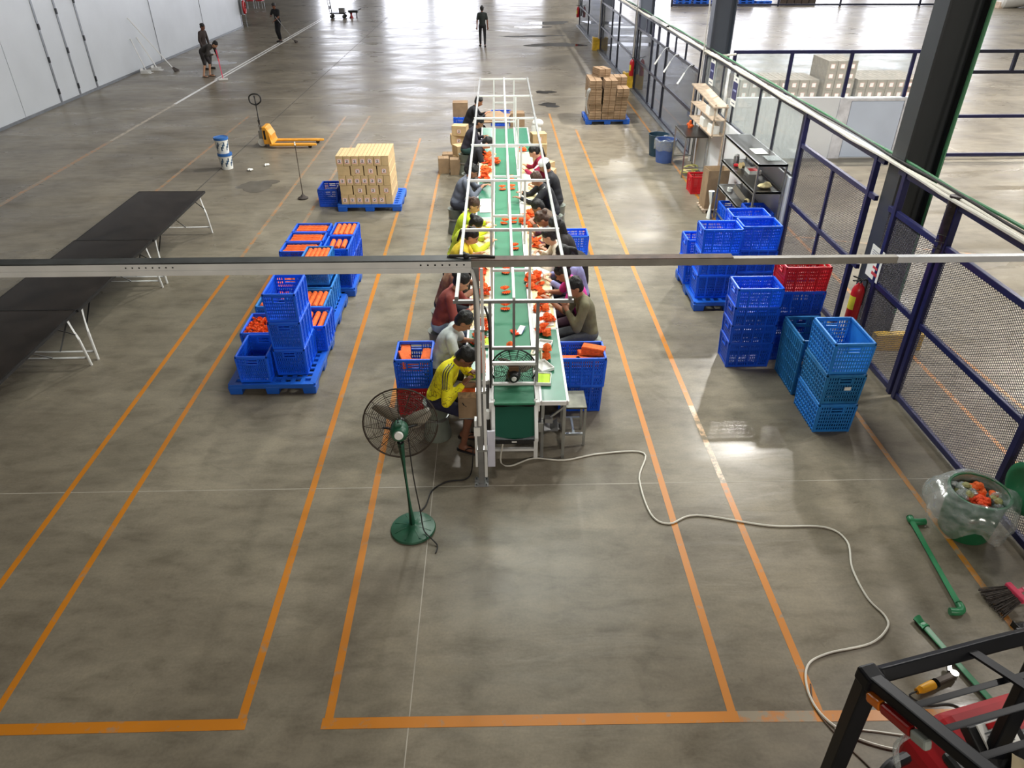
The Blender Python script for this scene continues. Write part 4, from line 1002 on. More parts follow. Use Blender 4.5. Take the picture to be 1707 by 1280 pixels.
sf = thing('pedestal_fan', 'green pedestal fan with wire guard standing on the floor', 'fan', (-0.80, 5.02, 0), R(4))
sf.rotation_euler = (R(0.6), R(-1.9), R(4))
MB().lathe([(0, 0), (0.205, 0), (0.212, 0.012), (0.205, 0.028), (0.12, 0.045), (0.05, 0.055), (0.03, 0.075), (0, 0.075)], 36).build('base', M['green'], sf)
for k in range(8):
    a = R(22.5 + 45 * k); MB().bar((0.06 * math.cos(a), 0.06 * math.sin(a), 0.052), (0.18 * math.cos(a), 0.18 * math.sin(a), 0.034), 0.012, 0.008).build('base_rib', M['green'], sf, smooth=False)
MB().tube([(0, 0, 0.06), (0, 0, 1.02)], 0.029, 12).build('pole', M['green'], sf)
MB().tube([(0, 0, 1.0), (0, 0, 1.10)], 0.014, 10).build('inner_pole', M['steel'], sf)
MB().cyl((0, 0, 0.99), (0, 0, 1.03), 0.03, n=12).build('collar', M['black'], sf)
hd = thing('fan_head', None, None, (0, 0.0, 1.13)); del_ = hd; hd.parent = sf; hd.rotation_euler = (R(-13), 0, 0)
for key in list(hd.keys()): del hd[key]
class _H: pass
b = MB(); b.lathe([(0, -0.06), (0.05, -0.058), (0.072, -0.03), (0.078, 0.03), (0.075, 0.10), (0.05, 0.13), (0, 0.135)], 20, rot=Matrix.Rotation(R(-90), 3, 'X')); b.build('motor', M['green'], hd)
b = MB(); b.lathe([(0, -0.078), (0.034, -0.077), (0.04, -0.06), (0.04, -0.05), (0, -0.05)], 18, rot=Matrix.Rotation(R(-90), 3, 'X')); b.build('white_cap', M['paper'], hd)
b = MB(); b.box((0, 0.02, 0.075), (0.06, 0.11, 0.035)); b.build('gear_cover', M['green'], hd, smooth=False, bevel=0.01)
MB().cyl((0, -0.0, 0.09), (0, 0.0, 0.13), 0.008, n=8).build('oscillation_knob', M['black'], hd)
for s in (-1, 1): MB().bar((s * 0.07, 0.10, 0), (s * 0.15, 0.14, 0), 0.02, 0.012).build('guard_bracket', M['black'], hd, smooth=False)
def ringfan_at(parent, y, r, depth, mg, nr, ns):
    tmp = bpy.data.objects.new('guard_assembly', None); COL.objects.link(tmp); tmp.parent = parent; tmp.location = (0, y, 0)
    ring_fan(tmp, r, depth, mg, None, nr, ns, True)
    for ch in list(tmp.children):
        ch.parent = parent; ch.location = (0, y, 0)
    bpy.data.objects.remove(tmp)
ringfan_at(hd, 0.20, 0.325, 0.085, M['dark_guard'], 17, 16)
wf = thing('wall_fan', 'black round fan fixed to the white bars at the near end of the belt', 'fan', cw(0.0, 0.47, 0.86), CR_)
ring_fan(wf, 0.235, 0.07, M['black'], None, 11, 14, True, 0.0042)
b = MB(); b.lathe([(0, -0.20), (0.05, -0.195), (0.068, -0.16), (0.07, -0.08), (0.06, -0.055), (0, -0.05)], 20, rot=Matrix.Rotation(R(-90), 3, 'X')); b.build('motor', M['black'], wf)
MB().lathe([(0, -0.212), (0.024, -0.21), (0.028, -0.195), (0, -0.195)], 16, rot=Matrix.Rotation(R(-90), 3, 'X')).build('white_cap', M['paper'], wf)
b = MB(); b.box((0, -0.11, 0.085), (0.10, 0.08, 0.06)); b.build('mounting_bracket', mat('brown_fan_cover', (104, 76, 52), 0.5), wf, smooth=False, bevel=0.006)

# floor cables
tag(MB().tube(spline([(-0.25, 5.95, 0.25), (-0.27, 5.85, 0.02), (-0.33, 5.72, 0.008), (-0.52, 5.68, 0.008), (-0.66, 5.55, 0.008), (-0.72, 5.3, 0.008), (-0.9, 5.12, 0.008), (-1.0, 5.08, 0.01)], 6), 0.007, 6).build('black_cable', M['cable_black']), 'black cable on the floor from the post to the pedestal fan', 'cable')
tag(MB().tube(spline([(-0.76, 4.985, 1.12), (-0.745, 4.96, 0.7), (-0.71, 4.95, 0.3), (-0.69, 4.93, 0.075), (-0.62, 4.85, 0.045), (-0.56, 4.79, 0.01), (-0.57, 4.7, 0.008)], 6), 0.006, 6).build('fan_cord', M['cable_black']), 'black cord hanging down beside the green fan pole', 'cord')
cp = [(0.10, 6.02, 0.45), (0.03, 6.0, 0.03), (0.13, 5.92, 0.011), (0.38, 6.04, 0.011), (0.7, 6.0, 0.011), (1.09, 6.1, 0.011), (1.56, 6.1, 0.011), (1.44, 5.68, 0.011), (1.46, 5.16, 0.011), (1.61, 5.02, 0.011), (1.9, 5.13, 0.011), (2.54, 4.97, 0.011), (3.05, 4.94, 0.011), (3.19, 4.75, 0.011), (3.1, 4.42, 0.011), (3.09, 4.09, 0.011), (3.15, 3.9, 0.011), (3.11, 3.78, 0.011), (2.91, 3.64, 0.011), (2.55, 3.56, 0.011), (2.35, 3.46, 0.011), (2.27, 3.26, 0.011), (2.29, 3.06, 0.011), (2.42, 2.9, 0.011), (2.66, 2.79, 0.011), (2.98, 2.74, 0.011), (3.3, 2.6, 0.011)]
tag(MB().tube(spline(cp, 6), 0.009, 6).build('extension_cable', M['cable_white']), 'long white extension cord winding over the floor to the forklift', 'cord')
tag(MB().tube(spline([(2.31, 3.3, 0.006), (2.27, 3.1, 0.006), (2.36, 2.86, 0.006), (2.5, 2.6, 0.006), (2.55, 2.3, 0.006)], 6), 0.006, 6).build('brown_cable', mat('brown_cord', (84, 66, 52), 0.6)), 'thin brown cord beside the white one near the forklift', 'cord')
tag(MB().tube(spline([(2.35, 2.95, 0.006), (2.6, 2.92, 0.006), (2.95, 2.86, 0.006), (3.3, 2.83, 0.006)], 6), 0.008, 6).build('short_white_cable', M['cable_white']), 'short white cord lying by the orange line under the forklift', 'cord')
tag(MB().tube(spline([(-0.11, 6.33, 1.66), (-0.07, 6.30, 1.5), (-0.06, 6.29, 1.1), (-0.065, 6.28, 0.7), (-0.07, 6.2, 0.4)], 6), 0.011, 7).build('hanging_hose', M['cable_black']), 'black hose hanging from the first hoop down past the belt', 'hose')
tag(MB().tube(spline([(0.44, 6.36, 1.15), (0.40, 6.6, 0.95), (0.385, 6.9, 0.80), (0.45, 7.1, 0.77), (0.50, 6.95, 0.78), (0.47, 6.6, 0.90), (0.445, 6.36, 1.15)], 6), 0.010, 6, closed=False).build('coiled_cable', mat('cream_cable', (214, 206, 176), 0.5)), 'cream cable looped from the first hoop onto the right table', 'cable')

# stools
def steel_stool(x, y, rz, label):
    t = thing('steel_stool', label, 'stool', (x, y, 0), rz)
    MB().mm((-0.125, -0.165, 0.485), (0.125, 0.165, 0.505)).build('seat', mat('worn_steel_seat', (92, 90, 80), 0.3, metal=0.6, var=0.3, scale=9), t, smooth=False, bevel=0.004)
    for sx in (-1, 1):
        for sy in (-1, 1): MB().mm((sx * 0.11 - 0.013, sy * 0.15 - 0.013, 0), (sx * 0.11 + 0.013, sy * 0.15 + 0.013, 0.485)).build('leg', M['steel'], t, smooth=False)
    for sy in (-1, 1): MB().mm((-0.11, sy * 0.15 - 0.012, 0.14), (0.11, sy * 0.15 + 0.012, 0.165)).build('cross_bar', M['steel'], t, smooth=False)
    MB().mm((-0.012, -0.15, 0.142), (0.012, 0.15, 0.163)).build('cross_bar', M['steel'], t, smooth=False)
    return t
steel_stool(0.82, 6.42, 0, 'empty steel stool at the near right corner of the tables')
def make_round():
    t = thing('plastic_stool', 'stool', 'stool')
    MB().lathe([(0, 0), (0.15, 0), (0.155, 0.02), (0.125, 0.20), (0.11, 0.26), (0.125, 0.29), (0.13, 0.42), (0.14, 0.44), (0.14, 0.455), (0, 0.46)], 26).build('body', mat('grey_green_plastic', (116, 122, 112), 0.45, var=0.1), t)
    MB().lathe([(0.112, 0.25), (0.135, 0.255), (0.135, 0.285), (0.112, 0.29)], 26).build('rim_band', M['steel'], t)
    return t
ROUND = Proto(make_round())
# ------------------------------------------------------------------ people
BAKE = []
def ik(a, c, l1, l2, pole):
    a, c, pole = Vector(a), Vector(c), Vector(pole)
    d = c - a; L = d.length
    if L > (l1 + l2) * 0.995: c = a + d.normalized() * (l1 + l2) * 0.995; d = c - a; L = d.length
    u = d.normalized(); p = pole - u * pole.dot(u)
    if p.length < 1e-4: p = Vector((0, 0, -1))
    p.normalize(); x = (l1 * l1 - l2 * l2 + L * L) / (2 * L); h = math.sqrt(max(0, l1 * l1 - x * x))
    return a + u * x + p * h, c

def finish(b, name, m, parent, vox, it=6):
    o = b.build(name, m, parent)
    rm = o.modifiers.new('remesh', 'REMESH'); rm.mode = 'VOXEL'; rm.voxel_size = vox; rm.use_smooth_shade = True
    s = o.modifiers.new('smooth', 'SMOOTH'); s.factor = 0.5; s.iterations = it
    BAKE.append(o); return o

SHIRTS = {}
def cloth(rgb, bump=0.35, var=0.12, scale=9, dark=None, rough=0.85):
    k = (rgb, dark)
    if k not in SHIRTS: SHIRTS[k] = mat('cloth_%d_%d_%d' % rgb, rgb, rough, var=var, scale=scale, bump=bump, bscale=16, dark=dark)
    return SHIRTS[k]

def person(label, xy, yaw, lean=0.35, head=(0.7, 0.0), hands=((-0.12, 0.42, 0.80), (0.12, 0.42, 0.80)), feet=None, seat=0.48, sit=True, s=1.0,
           shirt=(60, 60, 64), shirt_dark=None, sleeve='long', pants=(40, 42, 52), pantlen='long', skin='skin', hair='short', hm=None, shoes=(40, 38, 38), cap=None, vox=0.015, long_coat=False, collar=None, side=0.0):
    """yaw 0 looks along +Y; hands / feet are given in the body's own frame (x right, y forward, z up)"""
    t = thing('person', label, 'person', (xy[0], xy[1], 0), yaw)
    sk = M[skin]; hm = hm or M['hair']
    hz = (seat + 0.085) if sit else 0.90 * s
    P = Vector((0, 0, hz)); u = Vector((side, math.sin(lean), math.cos(lean))).normalized()
    u2 = Vector((side, math.sin(lean + 0.22), math.cos(lean + 0.22))).normalized()
    fwd = Vector((0, math.cos(lean), -math.sin(lean)))
    waist = P + u * 0.15 * s; chest = P + u * 0.32 * s; nb = chest + u2 * 0.16 * s
    shc = chest + u2 * 0.12 * s
    hp = head[0]; hy = head[1]
    hr = Matrix.Rotation(hy, 3, 'Z') @ Matrix.Rotation(-hp, 3, 'X')
    nd = (u2 * 0.6 + (hr @ Vector((0, 0, 1))) * 0.4).normalized()
    neck = nb + nd * 0.075 * s; hc = neck + (hr @ Vector((0, 0.012, 0.085))) * s
    trot = Matrix.Rotation(-lean, 3, 'X')
    body = MB()
    def E(c, r, rot=None): body.ell(c, [q * s for q in r], rot)
    # trunk, neck, head
    E(P, (0.145, 0.10, 0.10), trot); E(waist, (0.125, 0.088, 0.12), trot); E(chest, (0.145, 0.098, 0.15), trot)
    body.cap(nb - nd * 0.06, neck + nd * 0.05, 0.056 * s, 0.05 * s)
    def hl(x, y, z): return hc + (hr @ Vector((x, y, z))) * s
    body.ell(hl(0, -0.006, 0.022), [0.076 * s, 0.094 * s, 0.092 * s], hr); body.ell(hl(0, 0.028, -0.045), [0.056 * s, 0.062 * s, 0.068 * s], hr)
    body.cap(hl(0, 0.082, 0.012), hl(0, 0.105, -0.03), 0.010 * s, 0.016 * s, 8)
    for q in (-1, 1): body.ell(hl(q * 0.078, -0.006, -0.008), [0.014 * s, 0.024 * s, 0.034 * s], hr)
    # arms with hands
    sh = [shc + Vector((q * 0.165 * s, 0, 0)) for q in (-1, 1)]
    arms = []
    for q, S, H in zip((-1, 1), sh, hands):
        el, H = ik(S, H, 0.285 * s, 0.25 * s, (q * 0.75, -0.35, -0.75))
        arms.append((S, el, H)); body.cap(S, el, 0.047 * s, 0.040 * s); body.cap(el, H, 0.040 * s, 0.028 * s)
        d = (H - el).normalized(); n = Vector((0, 0, -1)); n = (n - d * n.dot(d));
        n = n.normalized() if n.length > 0.1 else Vector((0, 1, 0))
        w = d.cross(n).normalized() * q            # towards the thumb side
        rot = Matrix((w, d, n)).transposed()
        pc = H + d * 0.048 * s; body.ell(pc, [0.040 * s, 0.054 * s, 0.017 * s], rot)
        for i in range(4):
            f0 = pc + (w * (0.028 - 0.0185 * i) + d * 0.038) * s; ln = (0.036, 0.041, 0.038, 0.03)[i] * s
            f1 = f0 + (d * 0.9 + n * 0.42 + w * (0.10 - 0.07 * i)).normalized() * ln; f2 = f1 + (d * 0.55 + n * 0.85).normalized() * ln * 0.85
            body.cap(f0, f1, 0.0096 * s, 0.009 * s, 6); body.cap(f1, f2, 0.009 * s, 0.008 * s, 6)
        t0 = pc + (w * 0.032 - d * 0.02) * s; t1 = t0 + (w * 0.7 + d * 0.6 + n * 0.35).normalized() * 0.034 * s; body.cap(t0, t1, 0.0115 * s, 0.0105 * s, 6); body.cap(t1, t1 + (d * 0.8 + n * 0.4).normalized() * 0.026 * s, 0.0105 * s, 0.009 * s, 6)
    # legs and feet
    feet = feet or (((-0.12, 0.34, 0.0), (0.12, 0.34, 0.0)) if sit else ((-0.1, 0.05, 0.0), (0.1, -0.05, 0.0)))
    legs = []
    for q, F in zip((-1, 1), feet):
        hip = P + Vector((q * 0.088 * s, 0, -0.02)); ank = Vector(F) + Vector((0, -0.02, 0.085))
        kn, ank = ik(hip, ank, 0.42 * s, 0.40 * s, (q * 0.12, 1.0, 0.55 if sit else 0.1))
        legs.append((hip, kn, ank)); body.cap(hip, kn, 0.072 * s, 0.052 * s); body.cap(kn, ank, 0.050 * s, 0.034 * s)
        g = ank.z - 0.045; heel = Vector((ank.x, ank.y - 0.03, g)); toe = Vector((ank.x + q * 0.025, ank.y + 0.155 * s, g - 0.012))
        body.cap(heel, toe, 0.036 * s, 0.030 * s); body.cap(ank, heel, 0.034 * s, 0.036 * s)
    finish(body, 'body', sk, t, vox)
    # clothing, a little larger than the body
    b = MB()
    b.ell(P + u * 0.02, [0.160 * s, 0.115 * s, 0.12 * s], trot); b.ell(waist, [0.146 * s, 0.106 * s, 0.14 * s], trot); b.ell(chest, [0.166 * s, 0.114 * s, 0.165 * s], trot)
    b.cap(P + u * 0.03, chest, 0.112 * s, 0.120 * s, 14); b.cap(sh[0] * 0.86 + sh[1] * 0.14, sh[1] * 0.86 + sh[0] * 0.14, 0.070 * s); b.cap(nb - nd * 0.05, nb + nd * 0.012, 0.072 * s, 0.062 * s)
    for S, el, H in arms:
        b.cap(S, el, 0.064 * s, 0.056 * s) if sleeve == 'long' else b.cap(S, S.lerp(el, 0.72), 0.064 * s, 0.060 * s)
        if sleeve == 'long': b.cap(el, el.lerp(H, 0.90), 0.056 * s, 0.041 * s)
    if long_coat: b.cap(P + Vector((0, -0.05, 0)), P + Vector((0, -0.10, -0.32)), 0.17 * s, 0.15 * s)
    o = finish(b, 'shirt', cloth(shirt, dark=shirt_dark), t, vox, 14)
    b = MB(); b.ell(P + Vector((0, 0, -0.03)), [0.160 * s, 0.122 * s, 0.095 * s], trot)
    for hip, kn, ank in legs:
        b.cap(hip, kn, 0.084 * s, 0.066 * s)
        if pantlen == 'long': b.cap(kn, ank.lerp(kn, 0.12), 0.064 * s, 0.052 * s)
    finish(b, 'trousers', cloth(pants), t, vox)
    for q, (hip, kn, ank) in zip((-1, 1), legs):
        if shoes is None: continue
        g = ank.z - 0.045; b = MB()
        if shoes == 'sandal':
            b.cap((ank.x, ank.y - 0.04, g - 0.034), (ank.x + q * 0.025, ank.y + 0.165 * s, g - 0.034), 0.042 * s, 0.044 * s); b.v = [(x, y, min(z, g - 0.026)) for x, y, z in b.v]
            sd = b.build('sandal', M['black'], t); c = MB()
            for e in (-1, 1): c.tube(spline([(ank.x + q * 0.022, ank.y + 0.13, g - 0.004 + 0.012), (ank.x + q * 0.012 + e * 0.03, ank.y + 0.07, g + 0.022), (ank.x + e * 0.04, ank.y + 0.03, g - 0.01)], 3), 0.006, 5)
            c.build('strap', M['black'], sd)
        else:
            b.cap((ank.x, ank.y - 0.035, g - 0.002), (ank.x + q * 0.025, ank.y + 0.165 * s, g - 0.012), 0.043 * s, 0.037 * s); b.v = [(x, y, max(z, g - 0.043)) for x, y, z in b.v]
            b.build('shoe', cloth(shoes), t)
    # hair / cap
    b = MB(); b.ell(hl(0, -0.020, 0.040), [0.086 * s, 0.098 * s, 0.090 * s], hr)
    b.ell(hl(0, -0.045, -0.005), [0.080 * s, 0.066 * s, 0.085 * s], hr)
    rg = random.Random(int(xy[1] * 100))
    for _ in range(26):
        a, e = rg.uniform(0, 6.28), rg.uniform(0.15, 1.5); b.ell(hl(0.080 * math.cos(a) * math.cos(e), -0.022 + 0.092 * math.sin(a) * math.cos(e), 0.040 + 0.086 * math.sin(e)), [rg.uniform(0.012, 0.024) * s] * 3, None, 7, 5)
    if hair == 'bun': b.ell(hl(0, -0.125, 0.04), [0.045 * s] * 3, hr)
    if hair == 'pony':
        b.cap(hl(0, -0.10, 0.03), hl(0, -0.155, -0.03), 0.032 * s, 0.036 * s); b.cap(hl(0, -0.155, -0.03), hl(0, -0.13, -0.19), 0.036 * s, 0.018 * s)
    if hair == 'long':
        b.cap(hl(0, -0.07, -0.02), nb + Vector((0, -0.10, -0.16)) * s, 0.078 * s, 0.065 * s)
    finish(b, 'hair', hm, t, min(vox, 0.012), 3)
    if cap:
        b = MB(); n = 20
        b.ell(hl(0, -0.012, 0.062), [0.094 * s, 0.108 * s, 0.080 * s], hr); b.ell(hl(0, 0.115, 0.055), [0.07 * s, 0.075 * s, 0.008 * s], hr @ Matrix.Rotation(R(-12), 3, 'X'))
        b.build('cap', cloth(cap), t)
    for q in (-1, 1):
        MB().ell(hl(q * 0.031, 0.079, 0.014), [0.014 * s, 0.007 * s, 0.008 * s], hr, 8, 5).build('eye', M['hair'], t)
        MB().ell(hl(q * 0.032, 0.083, 0.038), [0.020 * s, 0.006 * s, 0.004 * s], hr, 8, 5).build('eyebrow', M['hair'], t)
    MB().ell(hl(0, 0.083, -0.058), [0.022 * s, 0.008 * s, 0.006 * s], hr, 8, 5).build('mouth', M['lip'], t)
    return t, dict(hl=hl, nb=nb, sh=sh, arms=arms, P=P, u=u, u2=u2, hr=hr, chest=chest, fwd=fwd)

RT, LT = -H2, H2       # facing +X (left side workers) / facing -X (right side workers)
def seatw(x, y, label): ROUND.put((x, y, 0), 0, label)
# left side, from the near end
t, j = person('person in a yellow striped jersey and dark shorts packing at the near left table', (-0.64, 6.47), RT - 0.30, 0.42, (0.85, -0.1), hands=((-0.06, 0.40, 0.86), (0.16, 0.36, 0.84)), feet=((-0.05, 0.30, 0.0), (0.16, 0.36, 0.0)),
       shirt=(252, 238, 30), shirt_dark=(236, 214, 28), sleeve='long', pants=(34, 34, 62), pantlen='short', skin='skin_dark', shoes='sandal', vox=0.012, seat=0.46)
for q, (S, el, H) in zip((-1, 1), j['arms']):
    for k in range(3):
        a = j['nb'].lerp(S, 0.45) + Vector((0, (k - 1) * 0.026, 0.066 - 0.012 * abs(k - 1))); c = S + Vector((q * 0.05, (k - 1) * 0.026, 0.048)); e = S.lerp(el, 0.45) + Vector((q * 0.062, (k - 1) * 0.02, 0.012))
        MB().tube(spline([a, c, e], 4), 0.006, 5).build('shoulder_stripe', M['black'], t)
seatw(-0.66, 6.49, 'grey round stool under the person in the yellow striped jersey')
person('person in a pale grey shirt with short black hair, second from the near left end', (-0.66, 7.08), RT - 0.05, 0.36, (0.75, 0.0), shirt=(196, 202, 200), sleeve='short', pants=(64, 62, 62), skin='skin', vox=0.013)
seatw(-0.68, 7.08, 'round stool under the person in the pale grey shirt')
person('person in a rust red top and pale jeans at the left of the belt', (-0.70, 8.10), RT - 0.1, 0.34, (0.65, 0.0), shirt=(138, 62, 54), pants=(150, 172, 188), skin='skin_light', hair='bun', hands=((-0.10, 0.44, 0.82), (0.14, 0.40, 0.82)), vox=0.013)
seatw(-0.72, 8.10, 'round stool under the person in the rust red top')
person('person in a tan and brown top partly hidden behind the rust red one', (-0.70, 8.66), RT, 0.36, (0.7, 0.0), shirt=(158, 122, 96), shirt_dark=(130, 70, 58), pants=(50, 50, 60), skin='skin_light', hair='pony')
seatw(-0.72, 8.66, 'round stool under the person in the tan top')
person('person in a golden yellow shirt with black sleeves and a pony tail on the left', (-0.64, 9.62), RT + 0.05, 0.42, (0.6, -0.3), shirt=(250, 212, 58), sleeve='short', pants=(44, 44, 50), skin='skin_light', hair='pony', hands=((-0.08, 0.46, 0.82), (0.16, 0.46, 0.82)))
seatw(-0.66, 9.62, 'round stool under the person in the golden yellow shirt')
person('person in a lime shirt with a white hair clip, face turned down', (-0.62, 10.18), RT, 0.42, (0.9, -0.3), shirt=(206, 216, 60), pants=(44, 44, 54), skin='skin_light', hair='bun', hands=((-0.12, 0.48, 0.82), (0.08, 0.55, 0.82)))
seatw(-0.64, 10.18, 'round stool under the person with the white hair clip')
person('person in a bright lime top with tied brown hair on the left', (-0.58, 10.86), RT, 0.36, (0.4, -0.5), shirt=(206, 226, 40), pants=(40, 40, 48), skin='skin_light', hair='bun', hm=M['hair_brown'], hands=((-0.10, 0.46, 0.82), (0.14, 0.50, 0.82)))
seatw(-0.60, 10.86, 'round stool under the person in the bright lime top')
person('person in a grey work jumpsuit leaning to the left table', (-0.68, 12.72), RT - 0.05, 0.40, (0.55, -0.2), shirt=(104, 108, 122), pants=(52, 54, 66), skin='skin', hands=((-0.12, 0.52, 0.84), (0.12, 0.46, 0.86)))
seatw(-0.70, 12.72, 'round stool under the person in the grey jumpsuit')
person('person in a black short sleeved shirt leaning far over the left table', (-0.50, 14.85), RT - 0.1, 0.48, (0.9, 0.0), shirt=(30, 28, 34), sleeve='short', pants=(36, 36, 42), skin='skin_light', hands=((-0.10, 0.46, 0.82), (0.14, 0.46, 0.82)), vox=0.017)
seatw(-0.52, 14.85, 'round stool under the person in the black short sleeved shirt')
person('person in a dark top with a lanyard near the far left table end', (-0.62, 16.35), RT, 0.40, (0.6, 0.0), shirt=(46, 42, 54), pants=(40, 70, 66), skin='skin', vox=0.017)
seatw(-0.64, 16.35, 'round stool under the person with the lanyard')
person('person in black at the far end sorting cardboard, on the left', (-0.66, 18.55), RT, 0.42, (0.5, 0.0), shirt=(22, 22, 28), pants=(30, 30, 36), skin='skin', vox=0.017, hands=((-0.10, 0.5, 0.84), (0.12, 0.46, 0.84)))
seatw(-0.68, 18.55, 'round stool under the person in black at the far end')
# right side, from the near end
person('person in an olive green long sleeved shirt at the near right table', (1.14, 7.83), LT + 0.12, 0.20, (0.45, 0.1), shirt=(112, 106, 80), pants=(86, 88, 92), skin='skin', hands=((-0.08, 0.30, 0.90), (0.06, 0.30, 0.92)), vox=0.013)
seatw(1.16, 7.83, 'round stool under the person in the olive shirt')
t, j = person('person in a pink shirt with a pink bow in black hair', (1.13, 8.30), LT, 0.34, (0.7, -0.1), shirt=(226, 62, 160), sleeve='short', pants=(60, 30, 46), skin='skin', hair='bun', vox=0.013, hands=((-0.12, 0.46, 0.82), (0.12, 0.46, 0.82)))
b = MB(); hl = j['hl']
for q in (-1, 1): b.ell(hl(q * 0.055, -0.055, 0.15), (0.055, 0.028, 0.034), j['hr'] @ Matrix.Rotation(q * 0.5, 3, 'Y'), 10, 6)
b.ell(hl(0, -0.055, 0.15), (0.02, 0.02, 0.024)); b.build('bow', M['pink'], t)
seatw(1.15, 8.30, 'round stool under the person in the pink shirt')
person('person in a lavender shirt mostly hidden behind the pink shirt', (1.16, 8.88), LT, 0.30, (0.6, 0.0), shirt=(150, 148, 196), pants=(50, 50, 60), skin='skin_light', hair='pony')
seatw(1.18, 8.88, 'round stool under the person in the lavender shirt')
person('person in a cream top with tied black hair on the right', (1.04, 9.52), LT, 0.36, (0.55, -0.2), shirt=(232, 216, 196), pants=(60, 56, 60), skin='skin_light', hair='bun', hands=((-0.10, 0.44, 0.84), (0.12, 0.40, 0.86)))
seatw(1.06, 9.52, 'round stool under the person in the cream top')
person('person in a long dark coat with hair hanging down, behind the cream top', (1.16, 9.98), LT + 0.1, 0.38, (0.5, 0.0), shirt=(36, 30, 30), pants=(30, 28, 30), skin='skin', hair='long', long_coat=True)
seatw(1.18, 9.98, 'round stool under the person in the long dark coat')
person('person in a plum top bent low over orange paper on the right', (1.10, 10.42), LT, 0.50, (1.0, 0.0), shirt=(120, 50, 84), shirt_dark=(60, 40, 44), pants=(40, 36, 40), skin='skin', hair='bun', hm=M['hair_brown'], hands=((-0.10, 0.52, 0.82), (0.10, 0.50, 0.82)))
seatw(1.12, 10.42, 'round stool under the person in the plum top')
person('person in a brown jacket leaning over the right table', (1.06, 10.98), LT + 0.1, 0.52, (0.8, 0.0), shirt=(96, 78, 64), pants=(46, 40, 38), skin='skin', hands=((-0.10, 0.46, 0.82), (0.12, 0.42, 0.82)))
seatw(1.08, 10.98, 'round stool under the person in the brown jacket')
t, j = person('person in a black jacket with white sleeve stripes reaching over the belt', (1.04, 12.30), LT + 0.12, 0.42, (0.6, 0.2), shirt=(32, 32, 38), pants=(34, 34, 40), skin='skin', hm=M['hair_brown'], hands=((-0.16, 0.62, 0.84), (0.08, 0.56, 0.86)))
for S, el, H in j['arms']:
    MB().tube(spline([S + Vector((0, 0, 0.066)), el + Vector((0, 0, 0.056)), el.lerp(H, 0.85) + Vector((0, 0, 0.042))], 5), 0.010, 5).build('sleeve_stripe', M['paper'], t)
seatw(1.06, 12.30, 'round stool under the person in the striped black jacket')
person('person in a white cap and black shirt on the right', (1.14, 12.86), LT - 0.1, 0.26, (0.5, 0.0), shirt=(30, 30, 36), pants=(36, 36, 42), skin='skin', cap=(240, 240, 240))
seatw(1.16, 12.86, 'round stool under the person in the white cap')
person('person in a crimson top with white collar at the right', (1.06, 13.92), LT, 0.36, (0.6, 0.0), shirt=(166, 36, 70), pants=(44, 40, 46), skin='skin_light', hair='pony', hands=((-0.12, 0.46, 0.82), (0.12, 0.44, 0.84)))
seatw(1.08, 13.92, 'round stool under the person in the crimson top')
# cleaners on the far floor
person('person in black walking away down the far aisle', (-0.43, 36.05), 0.06, 0.02, (0.05, 0.0), hands=((-0.24, 0.02, 0.78), (0.24, 0.0, 0.78)), feet=((-0.09, 0.14, 0.0), (0.10, -0.10, 0.0)), sit=False, shirt=(36, 42, 40), sleeve='short', pants=(28, 28, 32), skin='skin_dark', vox=0.02)
person('person in black mopping beside the double white line', (-10.0, 37.9), math.pi - 0.4, 0.05, (0.35, 0.0), hands=((-0.02, 0.26, 0.92), (0.14, 0.24, 1.12)), feet=((-0.06, 0.05, 0.0), (0.07, -0.02, 0.0)), sit=False, shirt=(24, 24, 28), sleeve='short', pants=(20, 20, 24), skin='skin_dark', vox=0.02)
person('person in dark brown standing by the white wall, facing right', (-10.95, 30.4), RT - 0.3, 0.06, (0.35, 0.0), hands=((-0.20, 0.10, 0.80), (0.22, 0.10, 0.80)), sit=False, s=0.97, shirt=(58, 48, 46), pants=(66, 64, 64), skin='skin_dark', vox=0.02)
person('person in dark clothes bent double over a pink handled mop', (-10.45, 28.75), RT - 0.25, 1.15, (0.9, 0.0), hands=((-0.10, 0.52, 0.62), (0.10, 0.50, 0.78)), feet=((-0.12, 0.06, 0.0), (0.12, -0.04, 0.0)), sit=False, s=0.97, shirt=(48, 44, 42), pants=(46, 42, 42), pantlen='short', skin='skin_light', shoes='sandal', vox=0.02)

jm = cloth((252, 238, 30), dark=(236, 214, 28)); nt = jm.node_tree; pb = nt.nodes['Principled BSDF']      # jersey print: brown scrolls on the lower half
src = pb.inputs['Base Color'].links[0].from_socket
tc = nt.nodes.new('ShaderNodeTexCoord'); n1 = nt.nodes.new('ShaderNodeTexNoise'); n1.inputs['Scale'].default_value = 7.5; n1.inputs['Detail'].default_value = 1.5; n1.inputs['Distortion'].default_value = 1.6
nt.links.new(tc.outputs['Object'], n1.inputs['Vector'])
r1 = nt.nodes.new('ShaderNodeValToRGB'); e = r1.color_ramp.elements; e[0].position = 0.47; e[0].color = (0, 0, 0, 1); e[1].position = 0.53; e[1].color = (0, 0, 0, 1); q = e.new(0.50); q.color = (1, 1, 1, 1)
nt.links.new(n1.outputs['Fac'], r1.inputs['Fac'])
sp = nt.nodes.new('ShaderNodeSeparateXYZ'); nt.links.new(tc.outputs['Object'], sp.inputs[0])
mr = nt.nodes.new('ShaderNodeMapRange'); mr.inputs[1].default_value = 0.98; mr.inputs[2].default_value = 0.80; mr.inputs[3].default_value = 0.0; mr.inputs[4].default_value = 0.85; nt.links.new(sp.outputs['Z'], mr.inputs[0])
mu = nt.nodes.new('ShaderNodeMath'); mu.operation = 'MULTIPLY'; nt.links.new(r1.outputs['Color'], mu.inputs[0]); nt.links.new(mr.outputs[0], mu.inputs[1])
